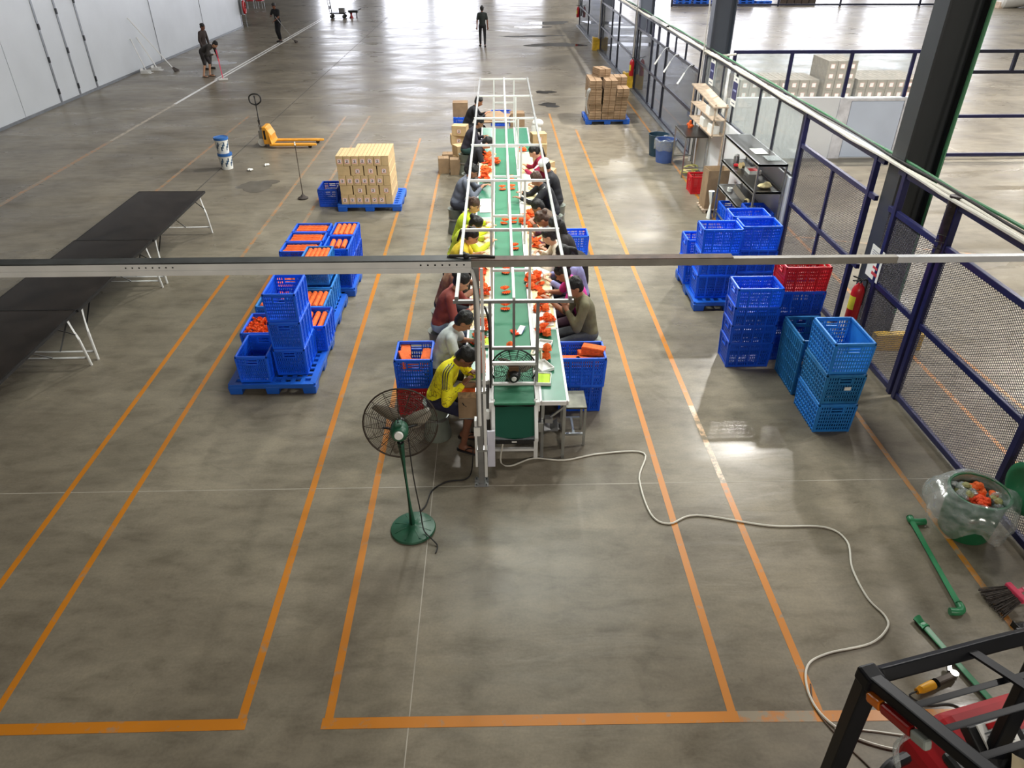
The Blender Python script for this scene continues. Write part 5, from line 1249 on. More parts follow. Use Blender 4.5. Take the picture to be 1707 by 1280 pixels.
mx = nt.nodes.new('ShaderNodeMix'); mx.data_type = 'RGBA'; nt.links.new(mu.outputs[0], mx.inputs[0]); nt.links.new(src, mx.inputs[6]); mx.inputs[7].default_value = srgb(96, 62, 26)
nt.links.new(mx.outputs[2], pb.inputs['Base Color'])
dg = bpy.context.evaluated_depsgraph_get(); dg.update()
for o in BAKE:
    me = bpy.data.meshes.new_from_object(o.evaluated_get(dg)); me.name = o.name
    old = o.data; o.modifiers.clear(); o.data = me
    me.polygons.foreach_set('use_smooth', [True] * len(me.polygons))
    bpy.data.meshes.remove(old)
# ------------------------------------------------------------------ right side: workbench, table, bins, tub, forklift
t = thing('workbench', 'steel shelf bench with dark tops against the white low wall', 'workbench', (4.19, 11.42, 0))
for z, y1 in ((1.56, 1.95), (1.12, 1.95), (0.65, 1.95)):
    y0 = 0.0 if z > 1 else 0.66
    MB().mm((0.0, y0, z - 0.03), (0.47, y1, z)).build('shelf', M['dark_top'], t, smooth=False)
    b = MB()
    for x in (0.0, 0.445): b.mm((x, y0, z - 0.045), (x + 0.025, y1, z + 0.003))
    for y in (y0, y1 - 0.025): b.mm((0, y, z - 0.045), (0.47, y + 0.025, z + 0.003))
    b.build('shelf_frame', M['steel'], t, smooth=False)
for x in (0.012, 0.455):
    for y in (0.012, 1.938): MB().mm((x - 0.014, y - 0.014, 0), (x + 0.014, y + 0.014, 1.53)).build('leg', M['steel'], t, smooth=False)
MB().mm((0.012, 0.0, 0.14), (0.03, 1.95, 0.165)).build('low_bar', M['steel'], t, smooth=False)
tag(MB().mm((4.32, 12.02, 1.565), (4.54, 12.36, 1.568)).build('paper_sheet', M['paper'], smooth=False), 'white sheet of paper lying on the workbench top', 'paper')
tag(MB().mm((4.40, 11.62, 1.565), (4.62, 11.90, 1.572)).build('plastic_folder', M['film'], smooth=False), 'clear plastic folder lying at the near end of the workbench top', 'folder')
MBt = thing('jar', 'metal jar on the middle shelf of the workbench', 'jar', (4.36, 13.05, 1.122)); MB().lathe([(0, 0), (0.05, 0), (0.05, 0.12), (0.04, 0.14), (0, 0.14)], 14).build('body', M['steel'], MBt); MB().lathe([(0, 0.14), (0.045, 0.14), (0.045, 0.16), (0, 0.16)], 14).build('lid', M['paper'], MBt)
t = thing('tape_gun', 'red handled tape gun on the middle shelf of the workbench', 'tape gun', (4.36, 12.72, 1.122), 0.4); MB().cyl((-0.03, 0, 0.06), (0.03, 0, 0.06), 0.055, n=14).build('tape_roll', M['tape'], t); b = MB(); b.bar((0.0, 0.05, 0.05), (0.0, 0.18, 0.02), 0.05, 0.05); b.build('grip', M['red'], t, smooth=False, bevel=0.01)
t = thing('small_tray', 'white tray of red parts on the middle shelf of the workbench', 'tray', (4.50, 12.5, 1.122)); b = MB(); b.mm((-0.10, -0.13, 0), (0.10, 0.13, 0.01))
for s in (-1, 1): b.mm((s * 0.1 - 0.005, -0.13, 0), (s * 0.1 + 0.005, 0.13, 0.06)); b.mm((-0.1, s * 0.13 - 0.005, 0), (0.1, s * 0.13 + 0.005, 0.06))
b.build('tray_body', M['paper'], t, smooth=False); MB().mm((-0.08, -0.1, 0.012), (0.08, 0.1, 0.045)).build('red_parts', M['red'], t, smooth=False)
t = thing('paper_parcel', 'crumpled cream paper parcel at the near end of the middle shelf', 'parcel', (4.42, 11.62, 1.122), 0.3); b = MB(); b.ell((0, 0, 0.04), (0.13, 0.09, 0.04), None, 9, 6); b.ell((0.08, 0.05, 0.05), (0.06, 0.06, 0.035), None, 7, 5); b.build('wrapping', M['kraft'], t, smooth=False)
t = thing('handsaw', 'cream handled scraper leaning on the low shelf of the workbench', 'scraper', (4.30, 12.3, 0.66), 0.5); MB().box((0.06, 0.1, 0.12), (0.02, 0.34, 0.11), Matrix.Rotation(R(30), 3, 'X')).build('blade', M['steel'], t, smooth=False); MB().tube(spline([(0.05, -0.06, 0.06), (0.02, -0.16, 0.08), (0.0, -0.18, 0.0)], 4), 0.018, 7).build('handle', M['kraft'], t)
t = thing('tape_roll', 'white tape roll on the low shelf of the workbench', 'tape', (4.30, 12.95, 0.652)); MB().lathe([(0.03, 0), (0.05, 0), (0.05, 0.06), (0.03, 0.06), (0.03, 0)], 16).build('ring', M['paper'], t)
tag(MB().cyl((4.12, 13.36, 0), (4.10, 13.37, 0.52), 0.058, 0.058, 16).build('film_roll', M['paper']), 'white roll of film standing on end at the workbench corner', 'roll')
t = thing('wooden_skid', 'small pale wooden skid under the open brown carton', 'skid', (4.28, 13.85, 0)); 
for k in range(4): MB().mm((-0.24, -0.22 + 0.125 * k, 0.05), (0.24, -0.14 + 0.125 * k, 0.07)).build('slat', M['wood'], t, smooth=False)
for x in (-0.2, 0.16): MB().mm((x, -0.22, 0), (x + 0.04, 0.235, 0.05)).build('bearer', M['wood'], t, smooth=False)

t = thing('side_table', 'dark topped steel table beyond the workbench, over the blue bin', 'table', (4.15, 15.95, 0))
MB().mm((0, 0, 0.86), (0.50, 1.05, 0.885)).build('table_top', M['dark_top'], t, smooth=False, bevel=0.004)
for x in (0.015, 0.485):
    for y in (0.015, 1.035): MB().mm((x - 0.014, y - 0.014, 0), (x + 0.014, y + 0.014, 0.86)).build('leg', M['steel'], t, smooth=False)
for y in (0.0, 1.02): MB().mm((0, y, 0.2), (0.5, y + 0.025, 0.225)).build('cross_bar', M['steel'], t, smooth=False)
MB().mm((0.0, 0, 0.83), (0.02, 1.05, 0.86)).build('apron', M['steel'], t, smooth=False)
t = thing('waste_bin', 'slate blue bin lined with clear plastic at the dark table', 'bin', (4.03, 17.25, 0))
MB().lathe([(0, 0), (0.19, 0), (0.24, 0.50), (0.25, 0.5), (0.25, 0.52), (0.232, 0.52), (0.185, 0.02), (0, 0.02)], 24).build('body', M['bin_blue'], t)
b = MB(); n = 24; b.lathe([(0.225, 0.45), (0.245, 0.54), (0.262, 0.52), (0.258, 0.33), (0.25, 0.30)], n); b.v = [(x * (1 + 0.03 * math.sin(7 * math.atan2(y, x))), y * (1 + 0.03 * math.sin(5 * math.atan2(y, x))), z + 0.02 * math.sin(6 * math.atan2(y, x))) for x, y, z in b.v]; b.f = [f for f in b.f if len(f) == 4]; b.build('liner_bag', M['bag'], t)
t = thing('waste_bin', 'dark teal bin standing behind the slate blue one', 'bin', (3.98, 17.82, 0)); MB().lathe([(0, 0), (0.19, 0), (0.24, 0.48), (0.25, 0.5), (0.232, 0.5), (0.185, 0.02), (0, 0.02)], 24).build('body', mat('dark_teal_bin', (38, 66, 84), 0.5), t)
t = thing('orange_figure', 'small orange paper bundle on the dark side table', 'paper', (4.42, 16.75, 0.886)); b = MB(); b.cap((0, 0, 0.02), (0, 0, 0.14), 0.05, 0.03, 8); b.ell((0.03, -0.03, 0.05), (0.05, 0.04, 0.04), None, 8, 5); b.ell((-0.03, 0.03, 0.07), (0.04, 0.05, 0.04), None, 8, 5); b.build('bundle', M['orange'], t, smooth=False)
t = thing('wooden_rack', 'pale wooden rack with a sloping top over the dark side table', 'rack', (4.40, 15.0, 0))
MB().box((0.13, 0.92, 1.74), (0.30, 1.95, 0.025), Matrix.Rotation(R(3), 3, 'X')).build('top_board', M['wood'], t, smooth=False)
for x in (0.02, 0.25):
    for y in (0.0, 1.84): MB().mm((x, y, 0 if x > 0.1 else 1.1), (x + 0.025, y + 0.035, 1.73)).build('upright', M['wood'], t, smooth=False)
for z in (1.12, 1.42): MB().mm((0.0, 0.0, z), (0.27, 1.87, z + 0.018)).build('shelf', M['wood'], t, smooth=False)
for y in (0.62, 1.24): MB().mm((0.24, y, 1.12), (0.262, y + 0.03, 1.72)).build('divider', M['wood'], t, smooth=False)
for y, z in ((0.1, 1.14), (0.75, 1.14), (0.4, 1.44)): tag(MB().mm((4.43, 15.0 + y, z), (4.60, 15.0 + y + 0.3, z + 0.16)).build('paper_stack', M['paper'], smooth=False), 'stack of white papers on the wooden rack, %s' % {(0.1, 1.14): 'lower shelf near end', (0.75, 1.14): 'lower shelf middle', (0.4, 1.44): 'upper shelf'}[(y, z)], 'paper')
t = thing('cable_coil', 'loose coil of cream and yellow cable under the dark table', 'coil', (4.35, 16.2, 0.02))
for k in range(5): MB().tube([(0.14 * math.cos(a) + 0.02 * k, 0.17 * math.sin(a), 0.02 + 0.022 * k + 0.05 * abs(math.sin(a + k))) for a in [2 * math.pi * i / 18 for i in range(18)]], 0.012, 6, closed=True).build('loop', M['kraft'] if k % 2 else mat('yellow_green_cable', (196, 196, 96), 0.5), t)

# green tub with rubbish in a clear liner
t = thing('green_tub', 'green round tub with a wide clear plastic liner by the fence', 'tub', (4.34, 4.88, 0))
MB().lathe([(0, 0), (0.20, 0), (0.215, 0.02), (0.245, 0.46), (0.262, 0.465), (0.262, 0.485), (0.24, 0.485), (0.205, 0.03), (0, 0.03)], 36).build('body', M['green_tub'], t)
b = MB(); n = 40; prof = [(0.215, 0.36), (0.238, 0.47), (0.252, 0.50), (0.30, 0.485), (0.36, 0.43), (0.395, 0.35), (0.40, 0.27), (0.375, 0.20)]
random.seed(11); ph = [random.uniform(0, 6.28) for _ in range(6)]
b.lathe(prof, n)
vv = []
for i, (x, y, z) in enumerate(b.v):
    lv = i // n; a = math.atan2(y, x); f = max(0, lv - 1) / 6.0
    w_ = (0.05 * math.sin(5 * a + ph[0]) + 0.035 * math.sin(9 * a + ph[1]) + 0.02 * math.sin(17 * a + ph[2])) * f
    k = 1 + w_ - f * 0.16 * max(0, math.cos(a - 0.1)) ** 0.7 + f * 0.08 * max(0, -math.cos(a))
    vv.append((x * k, y * k, z + f * (0.05 * math.sin(4 * a + ph[3]) + 0.03 * math.sin(7 * a + ph[4]))))
b.v = vv; b.f = [f for f in b.f if len(f) == 4]; b.build('plastic_liner', M['bag'], t)
MB().lathe([(0, 0.34), (0.18, 0.35), (0.225, 0.36)], 24).build('liner_floor', M['film'], t)
for i in range(40):
    a = random.uniform(0, 6.28); r_ = 0.18 * math.sqrt(random.random()); x, y = r_ * math.cos(a), r_ * math.sin(a); z = 0.40 + random.uniform(0, 0.05)
    b = MB()
    for k in range(3): b.ell((random.uniform(-0.025, 0.025), random.uniform(-0.025, 0.025), random.uniform(-0.015, 0.02)), (random.uniform(0.025, 0.05), random.uniform(0.02, 0.04), random.uniform(0.012, 0.03)), Matrix.Rotation(random.uniform(0, 3), 3, 'Z'), 6, 4)
    mt, nm = (M['orange'], 'orange') if (x > 0.0 and y > 0.0) else ((M['orange_red'], 'red orange') if y < -0.02 and x < 0.06 else ((M['bag'], 'clear') if i % 4 else (M['scrap'], 'pale green')))
    o = b.build('crumpled_scrap', mt, smooth=False); o.location = (4.34 + x, 4.88 + y, z); tag(o, 'crumpled %s scrap in the lined green tub' % nm, 'scrap', '%s scraps in the green tub' % nm)
t = thing('tub_lid', 'round green tub lid hung on the fence beside the lined tub', 'lid', (4.655, 4.80, 0.56))
b = MB(); rl_ = Matrix.Rotation(R(-90), 3, 'Y'); b.lathe([(0, 0.0), (0.16, 0.0), (0.185, 0.015), (0.215, 0.012), (0.24, 0.0), (0.24, -0.03), (0.0, -0.03)], 36, rot=rl_); b.build('disc', M['green_tub'], t)
# pipes, broom
t = thing('green_pipe', 'green plastic pipe with an elbow at each end on the floor', 'pipe', (0, 0, 0))
MB().tube([(3.90, 4.98, 0.028), (3.80, 3.96, 0.028)], 0.025, 12).build('pipe', M['green_pipe'], t); MB().tube(spline([(3.905, 5.03, 0.03), (3.90, 4.98, 0.03), (3.95, 4.965, 0.03), (4.02, 4.97, 0.03)], 4), 0.032, 12).build('elbow', M['green_pipe'], t); MB().tube(spline([(3.805, 4.0, 0.03), (3.80, 3.94, 0.03), (3.76, 3.915, 0.03), (3.69, 3.92, 0.03)], 4), 0.032, 12).build('elbow', M['green_pipe'], t)
t = thing('green_pipe', 'straight green plastic pipe with a socket, lying under the forklift guard', 'pipe', (0, 0, 0))
MB().tube([(3.40, 3.80, 0.03), (3.60, 2.95, 0.03)], 0.026, 12).build('pipe', M['green_pipe'], t); MB().tube([(3.385, 3.86, 0.034), (3.41, 3.76, 0.034)], 0.034, 12).build('socket', M['green_pipe'], t)
t = thing('broom', 'broom with dark bristles and a red head at the right edge', 'broom', (4.24, 4.02, 0), 0.15)
b = MB(); random.seed(3)
for i in range(150):
    q = random.uniform(-1, 1); r_ = random.uniform(-1, 1); b.bar((0.02 + 0.01 * r_, q * 0.085, 0.10 + 0.02 * r_), (-0.17 + random.uniform(-0.015, 0.015), q * 0.155, 0.012 + 0.05 * abs(r_)), 0.004, 0.004)
tag(b.build('bristles', M['dust_grey'], t, smooth=False), kind='stuff')
MB().box((0.035, 0, 0.115), (0.05, 0.20, 0.05)).build('head', M['pink'], t, smooth=False, bevel=0.01)
MB().cyl((0.05, 0, 0.12), (0.12, 0.01, 0.15), 0.022, 0.016, 10).build('ferrule', M['pink'], t)
MB().tube([(0.10, 0.01, 0.14), (0.62, 0.06, 0.36)], 0.012, 10).build('handle', M['white_tube'], t)
t = thing('dustpan', 'dark dustpan under the broom by the forklift', 'dustpan', (4.27, 3.72, 0), 0.2); b = MB(); b.mm((-0.13, -0.1, 0), (0.13, 0.1, 0.008)); b.mm((-0.13, -0.1, 0), (-0.122, 0.1, 0.06)); b.mm((0.122, -0.1, 0), (0.13, 0.1, 0.06)); b.mm((-0.13, -0.1, 0), (0.13, -0.09, 0.07)); b.build('pan', M['black'], t, smooth=False); MB().bar((0, -0.1, 0.05), (0.02, -0.26, 0.09), 0.025, 0.02).build('handle', M['black'], t, smooth=False)
t = thing('angle_grinder', 'yellow handled angle grinder on the floor under the forklift guard', 'grinder', (3.2, 3.25, 0.0), 0.35)
MB().tube([(-0.16, 0, 0.04), (-0.12, 0, 0.04), (0.0, 0, 0.042)], [0.022, 0.03, 0.034], 14).build('yellow_body', M['tool_yellow'], t); MB().tube([(0.0, 0, 0.042), (0.03, 0, 0.042)], 0.036, 14).build('collar', M['black'], t); MB().box((0.12, 0, 0.045), (0.19, 0.055, 0.05)).build('gear_case', M['dark_guard'], t, smooth=False, bevel=0.012); b = MB(); b.cyl((0.20, 0.0, 0.02), (0.20, 0, 0.075), 0.03, n=12); b.bar((0.19, 0.03, 0.05), (0.24, 0.08, 0.05), 0.03); b.build('spindle_head', M['steel'], t, smooth=False); MB().tube(spline([(-0.16, 0, 0.04), (-0.22, 0.0, 0.02), (-0.15, -0.1, 0.008), (0.02, -0.16, 0.008), (0.06, -0.28, 0.008), (-0.02, -0.36, 0.008)], 5), 0.007, 6).build('cord', M['cable_black'], t)
t = thing('extension_reel', 'tangled yellow and black cord beside the grinder', 'cord', (3.3, 2.88, 0.0))
for k in range(4): MB().tube([(0.09 * math.cos(a) + 0.012 * k, 0.06 * math.sin(a), 0.012 + 0.014 * k) for a in [2 * math.pi * i / 16 for i in range(16)]], 0.008, 6, closed=True).build('loop', M['tool_yellow'] if k % 2 else M['cable_black'], t)

# forklift: black overhead guard, lamp, red body
C = Vector((1.565, 1.885, 2.10)); A = Vector((0.972, 0.235, 0.0)); B = Vector((0.24, -0.97, 0.36)).normalized()
f = thing('forklift', 'black guarded red forklift at the lower right corner', 'forklift', (0, 0, 0))
def seg(name, p, q, w, h, m, bev=0.008): return MB().bar(p, q, w, h).build(name, m, f, smooth=False, bevel=bev)
top = MB().tube(spline([C, C + A * 0.35, C + A * 0.72 + B * 0.0, C + A * 0.90 + B * 0.015, C + A * 1.02 + B * 0.06, C + A * 1.10 + B * 0.16], 5), 0.043, 4); top.build('rear_beam', M['black_gloss'], f, smooth=False, bevel=0.008)
seg('side_beam', C, C + B * 1.3, 0.062, 0.055, M['black_gloss']); seg('side_beam', C + A * 1.06 + B * 0.1, C + A * 1.06 + B * 1.3, 0.062, 0.055, M['black_gloss'])
MB().box(C, (0.085, 0.085, 0.075), rotz(0.24)).build('corner_block', M['black_gloss'], f, smooth=False, bevel=0.012)
for tt in (0.20, 0.345, 0.50, 0.66, 0.82, 1.0): MB().tube([C + B * tt + Vector((0, 0, -0.012)), C + A * 1.06 + B * tt + Vector((0, 0, -0.012))], 0.0135, 10).build('guard_bar', M['black_gloss'], f)
seg('flat_bar', C + A * 0.50 + Vector((0, 0, 0.012)), C + A * 0.50 + B * 1.3 + Vector((0, 0, 0.012)), 0.045, 0.012, M['black_gloss'], 0)
seg('rear_pillar', C + Vector((0, 0, -0.02)), C + Vector((0.02, 0.0, -1.75)), 0.075, 0.075, M['black_gloss'])
D = C + A * 0.98; seg('rear_pillar', D + Vector((0, 0, -0.03)), Vector((2.58, 2.06, 0.6)), 0.085, 0.06, M['black_gloss'])
MB().prism([(0, 0), (0.05, 0), (0.16, -0.14), (0.12, -0.2)], -0.02, 0.02, 'Y').build('gusset', M['black_gloss'], f, smooth=False, loc=D + Vector((-0.16, 0, -0.02)))
# tail lamp along the side beam
lp = [C + B * q + Vector((-0.03, -0.010, -0.06)) for q in (0.05, 0.13, 0.29, 0.37)]
for k, (nm_, mm_) in enumerate((('amber_lens', M['lens_orange']), ('red_lens', M['lens_red']), ('clear_lens', M['lens_clear']))): MB().bar(lp[k], lp[k + 1], 0.036, 0.045).build(nm_, mm_, f, smooth=False, bevel=0.01)
MB().tube(spline([lp[2], lp[2] + Vector((-0.03, 0.01, -0.10)), lp[2] + Vector((-0.01, -0.02, -0.2))], 4), [0.012] * 9, 6).build('torn_tape', M['film'], f)
# body
b = MB(); rz_ = rotz(0.24)
b.prism([(-0.22, 0.35), (0.75, 0.35), (0.75, 0.95), (0.55, 1.05), (-0.02, 1.05), (-0.22, 0.92)], 0.0, 0.9, 'Y'); b.v = [tuple(rz_ @ Vector(v) + Vector((2.66, 1.50, 0.05))) for v in b.v]; b.build('counterweight', M['fork_red'], f, smooth=False, bevel=0.05)
b = MB(); b.prism([(-0.28, 1.05), (0.40, 1.05), (0.40, 1.12), (-0.28, 1.12)], 0.15, 1.06, 'Y'); b.v = [tuple(rz_ @ Vector(v) + Vector((2.84, 1.16, 0))) for v in b.v]; b.build('black_hood', M['black'], f, smooth=False, bevel=0.03)
pl = Vector((2.60, 2.14, 1.215)); MB().box(pl, (0.20, 0.15, 0.012), rotz(0.25) @ Matrix.Rotation(R(28), 3, 'X')).build('instruction_plate', M['paper'], f, smooth=False)
pr = rotz(0.25) @ Matrix.Rotation(R(28), 3, 'X'); pm = MB(); pm.box(pl + pr @ Vector((0.02, 0.055, 0.008)), (0.14, 0.026, 0.003), pr); pm.build('plate_red_band', M['ext_red'], f, smooth=False)
pm = MB(); [pm.box(pl + pr @ Vector((0.0, 0.03 - 0.016 * k, 0.008)), (0.16 - 0.02 * (k % 3), 0.005, 0.002), pr) for k in range(6)]; tag(pm.build('plate_small_print', mat('plate_print', (120, 124, 128), 0.6), f, smooth=False), kind='stuff')
MB().box(pl + Vector((0.01, 0, -0.06)), (0.3, 0.22, 0.07), pr).build('plate_bracket', M['black'], f, smooth=False, bevel=0.01)
MB().cyl((2.62, 2.02, 1.13), (2.74, 1.94, 1.17), 0.07, 0.07, 16).build('filter_can', mat('beige_can', (150, 136, 106), 0.5), f)
MB().tube([(2.48 + 0.17 * math.cos(a), 1.42 + 0.17 * math.sin(a), 1.42 + 0.06 * math.sin(a)) for a in [2 * math.pi * i / 28 for i in range(28)]], 0.016, 8, closed=True).build('steering_wheel', M['black'], f)
MB().tube([(2.48, 1.42, 1.42), (2.46, 1.62, 1.12)], 0.03, 10).build('steering_column', M['black'], f)
for k in range(3): MB().tube(spline([(2.75 + 0.06 * k, 2.0, 1.1), (2.85 + 0.05 * k, 1.8, 1.35), (2.78 + 0.06 * k, 1.5, 1.12)], 5), 0.016, 7).build('hydraulic_hose', M['rubber'], f)
for x, y in ((2.02, 1.95), (2.95, 2.20), (2.35, 0.9), (3.2, 1.1)):
    b = MB(); q = Vector((0.972, 0.235, 0)); b.lathe([(0.05, -0.08), (0.2, -0.085), (0.24, -0.06), (0.24, 0.06), (0.2, 0.085), (0.05, 0.08)], 22, c=(x, y, 0.24), rot=rotz(0.24) @ Matrix.Rotation(H2, 3, 'Y')); b.build('tyre', M['rubber'], f)
MB().tube(spline([(2.0, 2.0, 1.05), (1.93, 1.98, 1.12), (1.98, 2.02, 1.17), (2.1, 2.08, 1.14)], 5), 0.03, 8).build('rear_grip', M['black'], f)
# ------------------------------------------------------------------ left side: black tables, pallet jack, buckets, cleaning tools
def make_black_table():
    t = thing('folding_table', 'table', 'table')
    L, W = 2.34, 1.16
    MB().mm((-W / 2, -L / 2, 0.732), (W / 2, L / 2, 0.752)).build('table_top', mat('black_table_top', (44, 38, 34), 0.26, var=0.28, scale=3.0), t, smooth=False)
    b = MB()
    for s in (-1, 1): b.mm((s * W / 2 - 0.006, -L / 2, 0.72), (s * W / 2 + 0.006, L / 2, 0.754)); b.mm((-W / 2, s * L / 2 - 0.006, 0.72), (W / 2, s * L / 2 + 0.006, 0.754))
    b.build('edge_trim', M['black'], t, smooth=False)
    for s in (-1, 1):
        y = s * (L / 2 - 0.12)
        for q in (-1, 1):
            MB().tube([(q * (W / 2 - 0.05), y - s * 0.05, 0.73), (q * (W / 2 - 0.03), y + s * 0.02, 0.40), (q * (W / 2 - 0.005), y + s * 0.05, 0.0)], 0.017, 8).build('leg', M['white_tube'], t)
            MB().tube([(q * (W / 2 - 0.06), y - s * 0.32, 0.725), (q * (W / 2 - 0.035), y, 0.47)], 0.009, 6).build('strut', M['black'], t)
        MB().tube([(-(W / 2 - 0.02), y + s * 0.04, 0.115), (W / 2 - 0.02, y + s * 0.04, 0.115)], 0.017, 8).build('foot_bar', M['white_tube'], t)
        MB().tube([(0.12, y + s * 0.04, 0.115), (0.12, y - s * 0.75, 0.725)], 0.011, 6).build('brace', M['grey_tube'], t)
    return t
BT = Proto(make_black_table())
BT.put((-5.735, 11.70, 0), 0, 'long black folding table at the far end of the row of tables'); BT.put((-5.75, 9.355, 0), 0, 'long black folding table in the middle of the row of tables'); BT.put((-5.77, 7.01, 0), 0, 'long black folding table cut by the left edge of the view')

t = thing('pallet_jack', 'yellow pallet jack with raised black handle', 'pallet jack', (-5.60, 18.95, 0), 0)
for s, x1 in ((-1, 1.15), (1, 1.25)):
    y = s * 0.235
    b = MB(); b.prism([(0.0, -0.075), (x1 - 0.15, -0.075), (x1, -0.03), (x1, 0.03), (x1 - 0.15, 0.075), (0.0, 0.075)], 0.06, 0.105, 'Z'); b.v = [(x, yy + y, z) for x, yy, z in b.v]; b.build('fork', M['yellow_jack'], t, smooth=False, bevel=0.008)
    MB().cyl((x1 - 0.16, y - 0.04, 0.042), (x1 - 0.16, y + 0.04, 0.042), 0.04, n=12).build('load_roller', M['rubber'], t)
b = MB().prism([(-0.16, 0.08), (0.05, 0.08), (0.05, 0.30), (-0.06, 0.50), (-0.16, 0.50)], -0.22, 0.22, 'Y'); b.build('body', M['yellow_jack'], t, smooth=False, bevel=0.02)
b = MB(); b.add([(0.05, -0.3, 0.08), (0.05, 0.3, 0.08), (-0.05, 0.18, 0.48), (-0.05, -0.18, 0.48), (0.07, -0.3, 0.08), (0.07, 0.3, 0.08), (-0.03, 0.18, 0.48), (-0.03, -0.18, 0.48)], [(0,3,2,1),(4,5,6,7),(0,1,5,4),(1,2,6,5),(2,3,7,6),(3,0,4,7)]); b.build('back_plate', M['yellow_jack'], t, smooth=False, bevel=0.008)
MB().mm((-0.13, -0.222, 0.2), (-0.08, -0.2205, 0.42)).build('side_mark', M['black'], t, smooth=False)
for s in (-1, 1): MB().lathe([(0.03, -0.03), (0.095, -0.03), (0.10, 0), (0.095, 0.03), (0.03, 0.03)], 20, c=(-0.24, s * 0.07, 0.10), rot=Matrix.Rotation(H2, 3, 'X')).build('steer_wheel', M['paper'], t)
b = MB(); b.box((-0.24, 0, 0.26), (0.12, 0.12, 0.22)); b.cyl((-0.25, 0, 0.3), (-0.25, 0, 0.5), 0.045, n=12); b.build('pump', M['steel'], t, smooth=False)
MB().tube([(-0.25, 0, 0.42), (-0.255, 0, 0.62)], 0.035, 12).build('handle_socket', M['black'], t)
MB().tube([(-0.255, 0, 0.6), (-0.25, 0, 1.02)], 0.02, 10).build('handle_shaft', M['black'], t)
MB().tube(spline([(-0.25, 0, 0.98), (-0.37, -0.02, 1.04), (-0.38, -0.02, 1.18), (-0.27, 0, 1.24), (-0.14, 0.02, 1.20), (-0.13, 0.02, 1.06), (-0.25, 0, 0.98)], 4), 0.017, 8).build('handle_loop', M['black'], t)
MB().tube([(-0.25, 0, 1.0), (-0.26, 0, 1.2)], 0.02, 8).build('release_lever', M['black'], t)

def make_bucket():
    t = thing('paint_bucket', 'bucket', 'bucket')
    MB().lathe([(0, 0), (0.125, 0), (0.148, 0.33), (0, 0.33)], 24).build('pail', M['paper'], t)
    b = MB()
    for k in range(7):
        a0 = 2 * math.pi * k / 7; 
        for i in range(3):
            a = a0 + i * 0.22; a2 = a + 0.2; z0 = 0.07 + 0.05 * ((k * 3 + i) % 3); z1 = z0 + 0.09
            r0, r1 = 0.1255 + 0.0697 * z0 + 0.0012, 0.1255 + 0.0697 * z1 + 0.0012
            b.add([(r0 * math.cos(a), r0 * math.sin(a), z0), (r0 * math.cos(a2), r0 * math.sin(a2), z0), (r1 * math.cos(a2), r1 * math.sin(a2), z1), (r1 * math.cos(a), r1 * math.sin(a), z1)], [(0, 1, 2, 3)])
    tag(b.build('printed_pattern', mat('dark_blue_print', (46, 84, 120), 0.5, var=0.4, scale=20), t), kind='stuff')
    MB().lathe([(0, 0.33), (0.156, 0.33), (0.156, 0.30), (0.160, 0.30), (0.160, 0.352), (0.14, 0.352), (0.135, 0.344), (0, 0.344)], 24).build('lid', mat('blue_lid', (44, 104, 176), 0.4), t)
    MB().tube([(0.158 * math.cos(a), 0.158 * math.sin(a), 0.27 - 0.10 * math.sin(a)) for a in [math.pi * i / 12 for i in range(13)]], 0.004, 5).build('wire_handle', M['steel'], t)
    return t
BK = Proto(make_bucket()); BK.put((-6.14, 16.94, 0), 0.4, 'printed white bucket with blue lid, lower of the stacked two'); BK.put((-6.16, 16.95, 0.353), 2.1, 'printed white bucket with blue lid, upper of the stacked two')
def crumple(x, y, s, label, m=None):
    b = MB()
    for k in range(4): b.ell((random.uniform(-s, s) * 0.6, random.uniform(-s, s) * 0.5, s * 0.35), (s * random.uniform(0.5, 0.9), s * random.uniform(0.4, 0.7), s * 0.35), Matrix.Rotation(random.uniform(0, 3), 3, 'Z'), 7, 5)
    o = b.build('crumpled_paper', m or M['paper'], smooth=False); o.location = (x, y, 0); return tag(o, label, 'paper')
crumple(-5.56, 16.75, 0.07, 'crumpled white paper on the floor, the nearer of two by the buckets'); crumple(-5.29, 17.12, 0.07, 'crumpled white paper on the floor, the farther of two by the buckets')
t = thing('floor_squeegee', 'thin dark floor tool standing upright near the carton block', 'floor tool', (-3.92, 14.71, 0))
MB().lathe([(0, 0), (0.10, 0), (0.105, 0.025), (0.06, 0.05), (0.02, 0.09), (0, 0.09)], 16).build('foot', M['dust_grey'], t); MB().tube([(0, 0, 0.07), (0.0, 0.0, 1.10)], 0.012, 8).build('stick', M['dark_guard'], t); MB().tube([(0, 0, 1.08), (0, 0, 1.14)], 0.017, 8).build('grip', M['paper'], t)
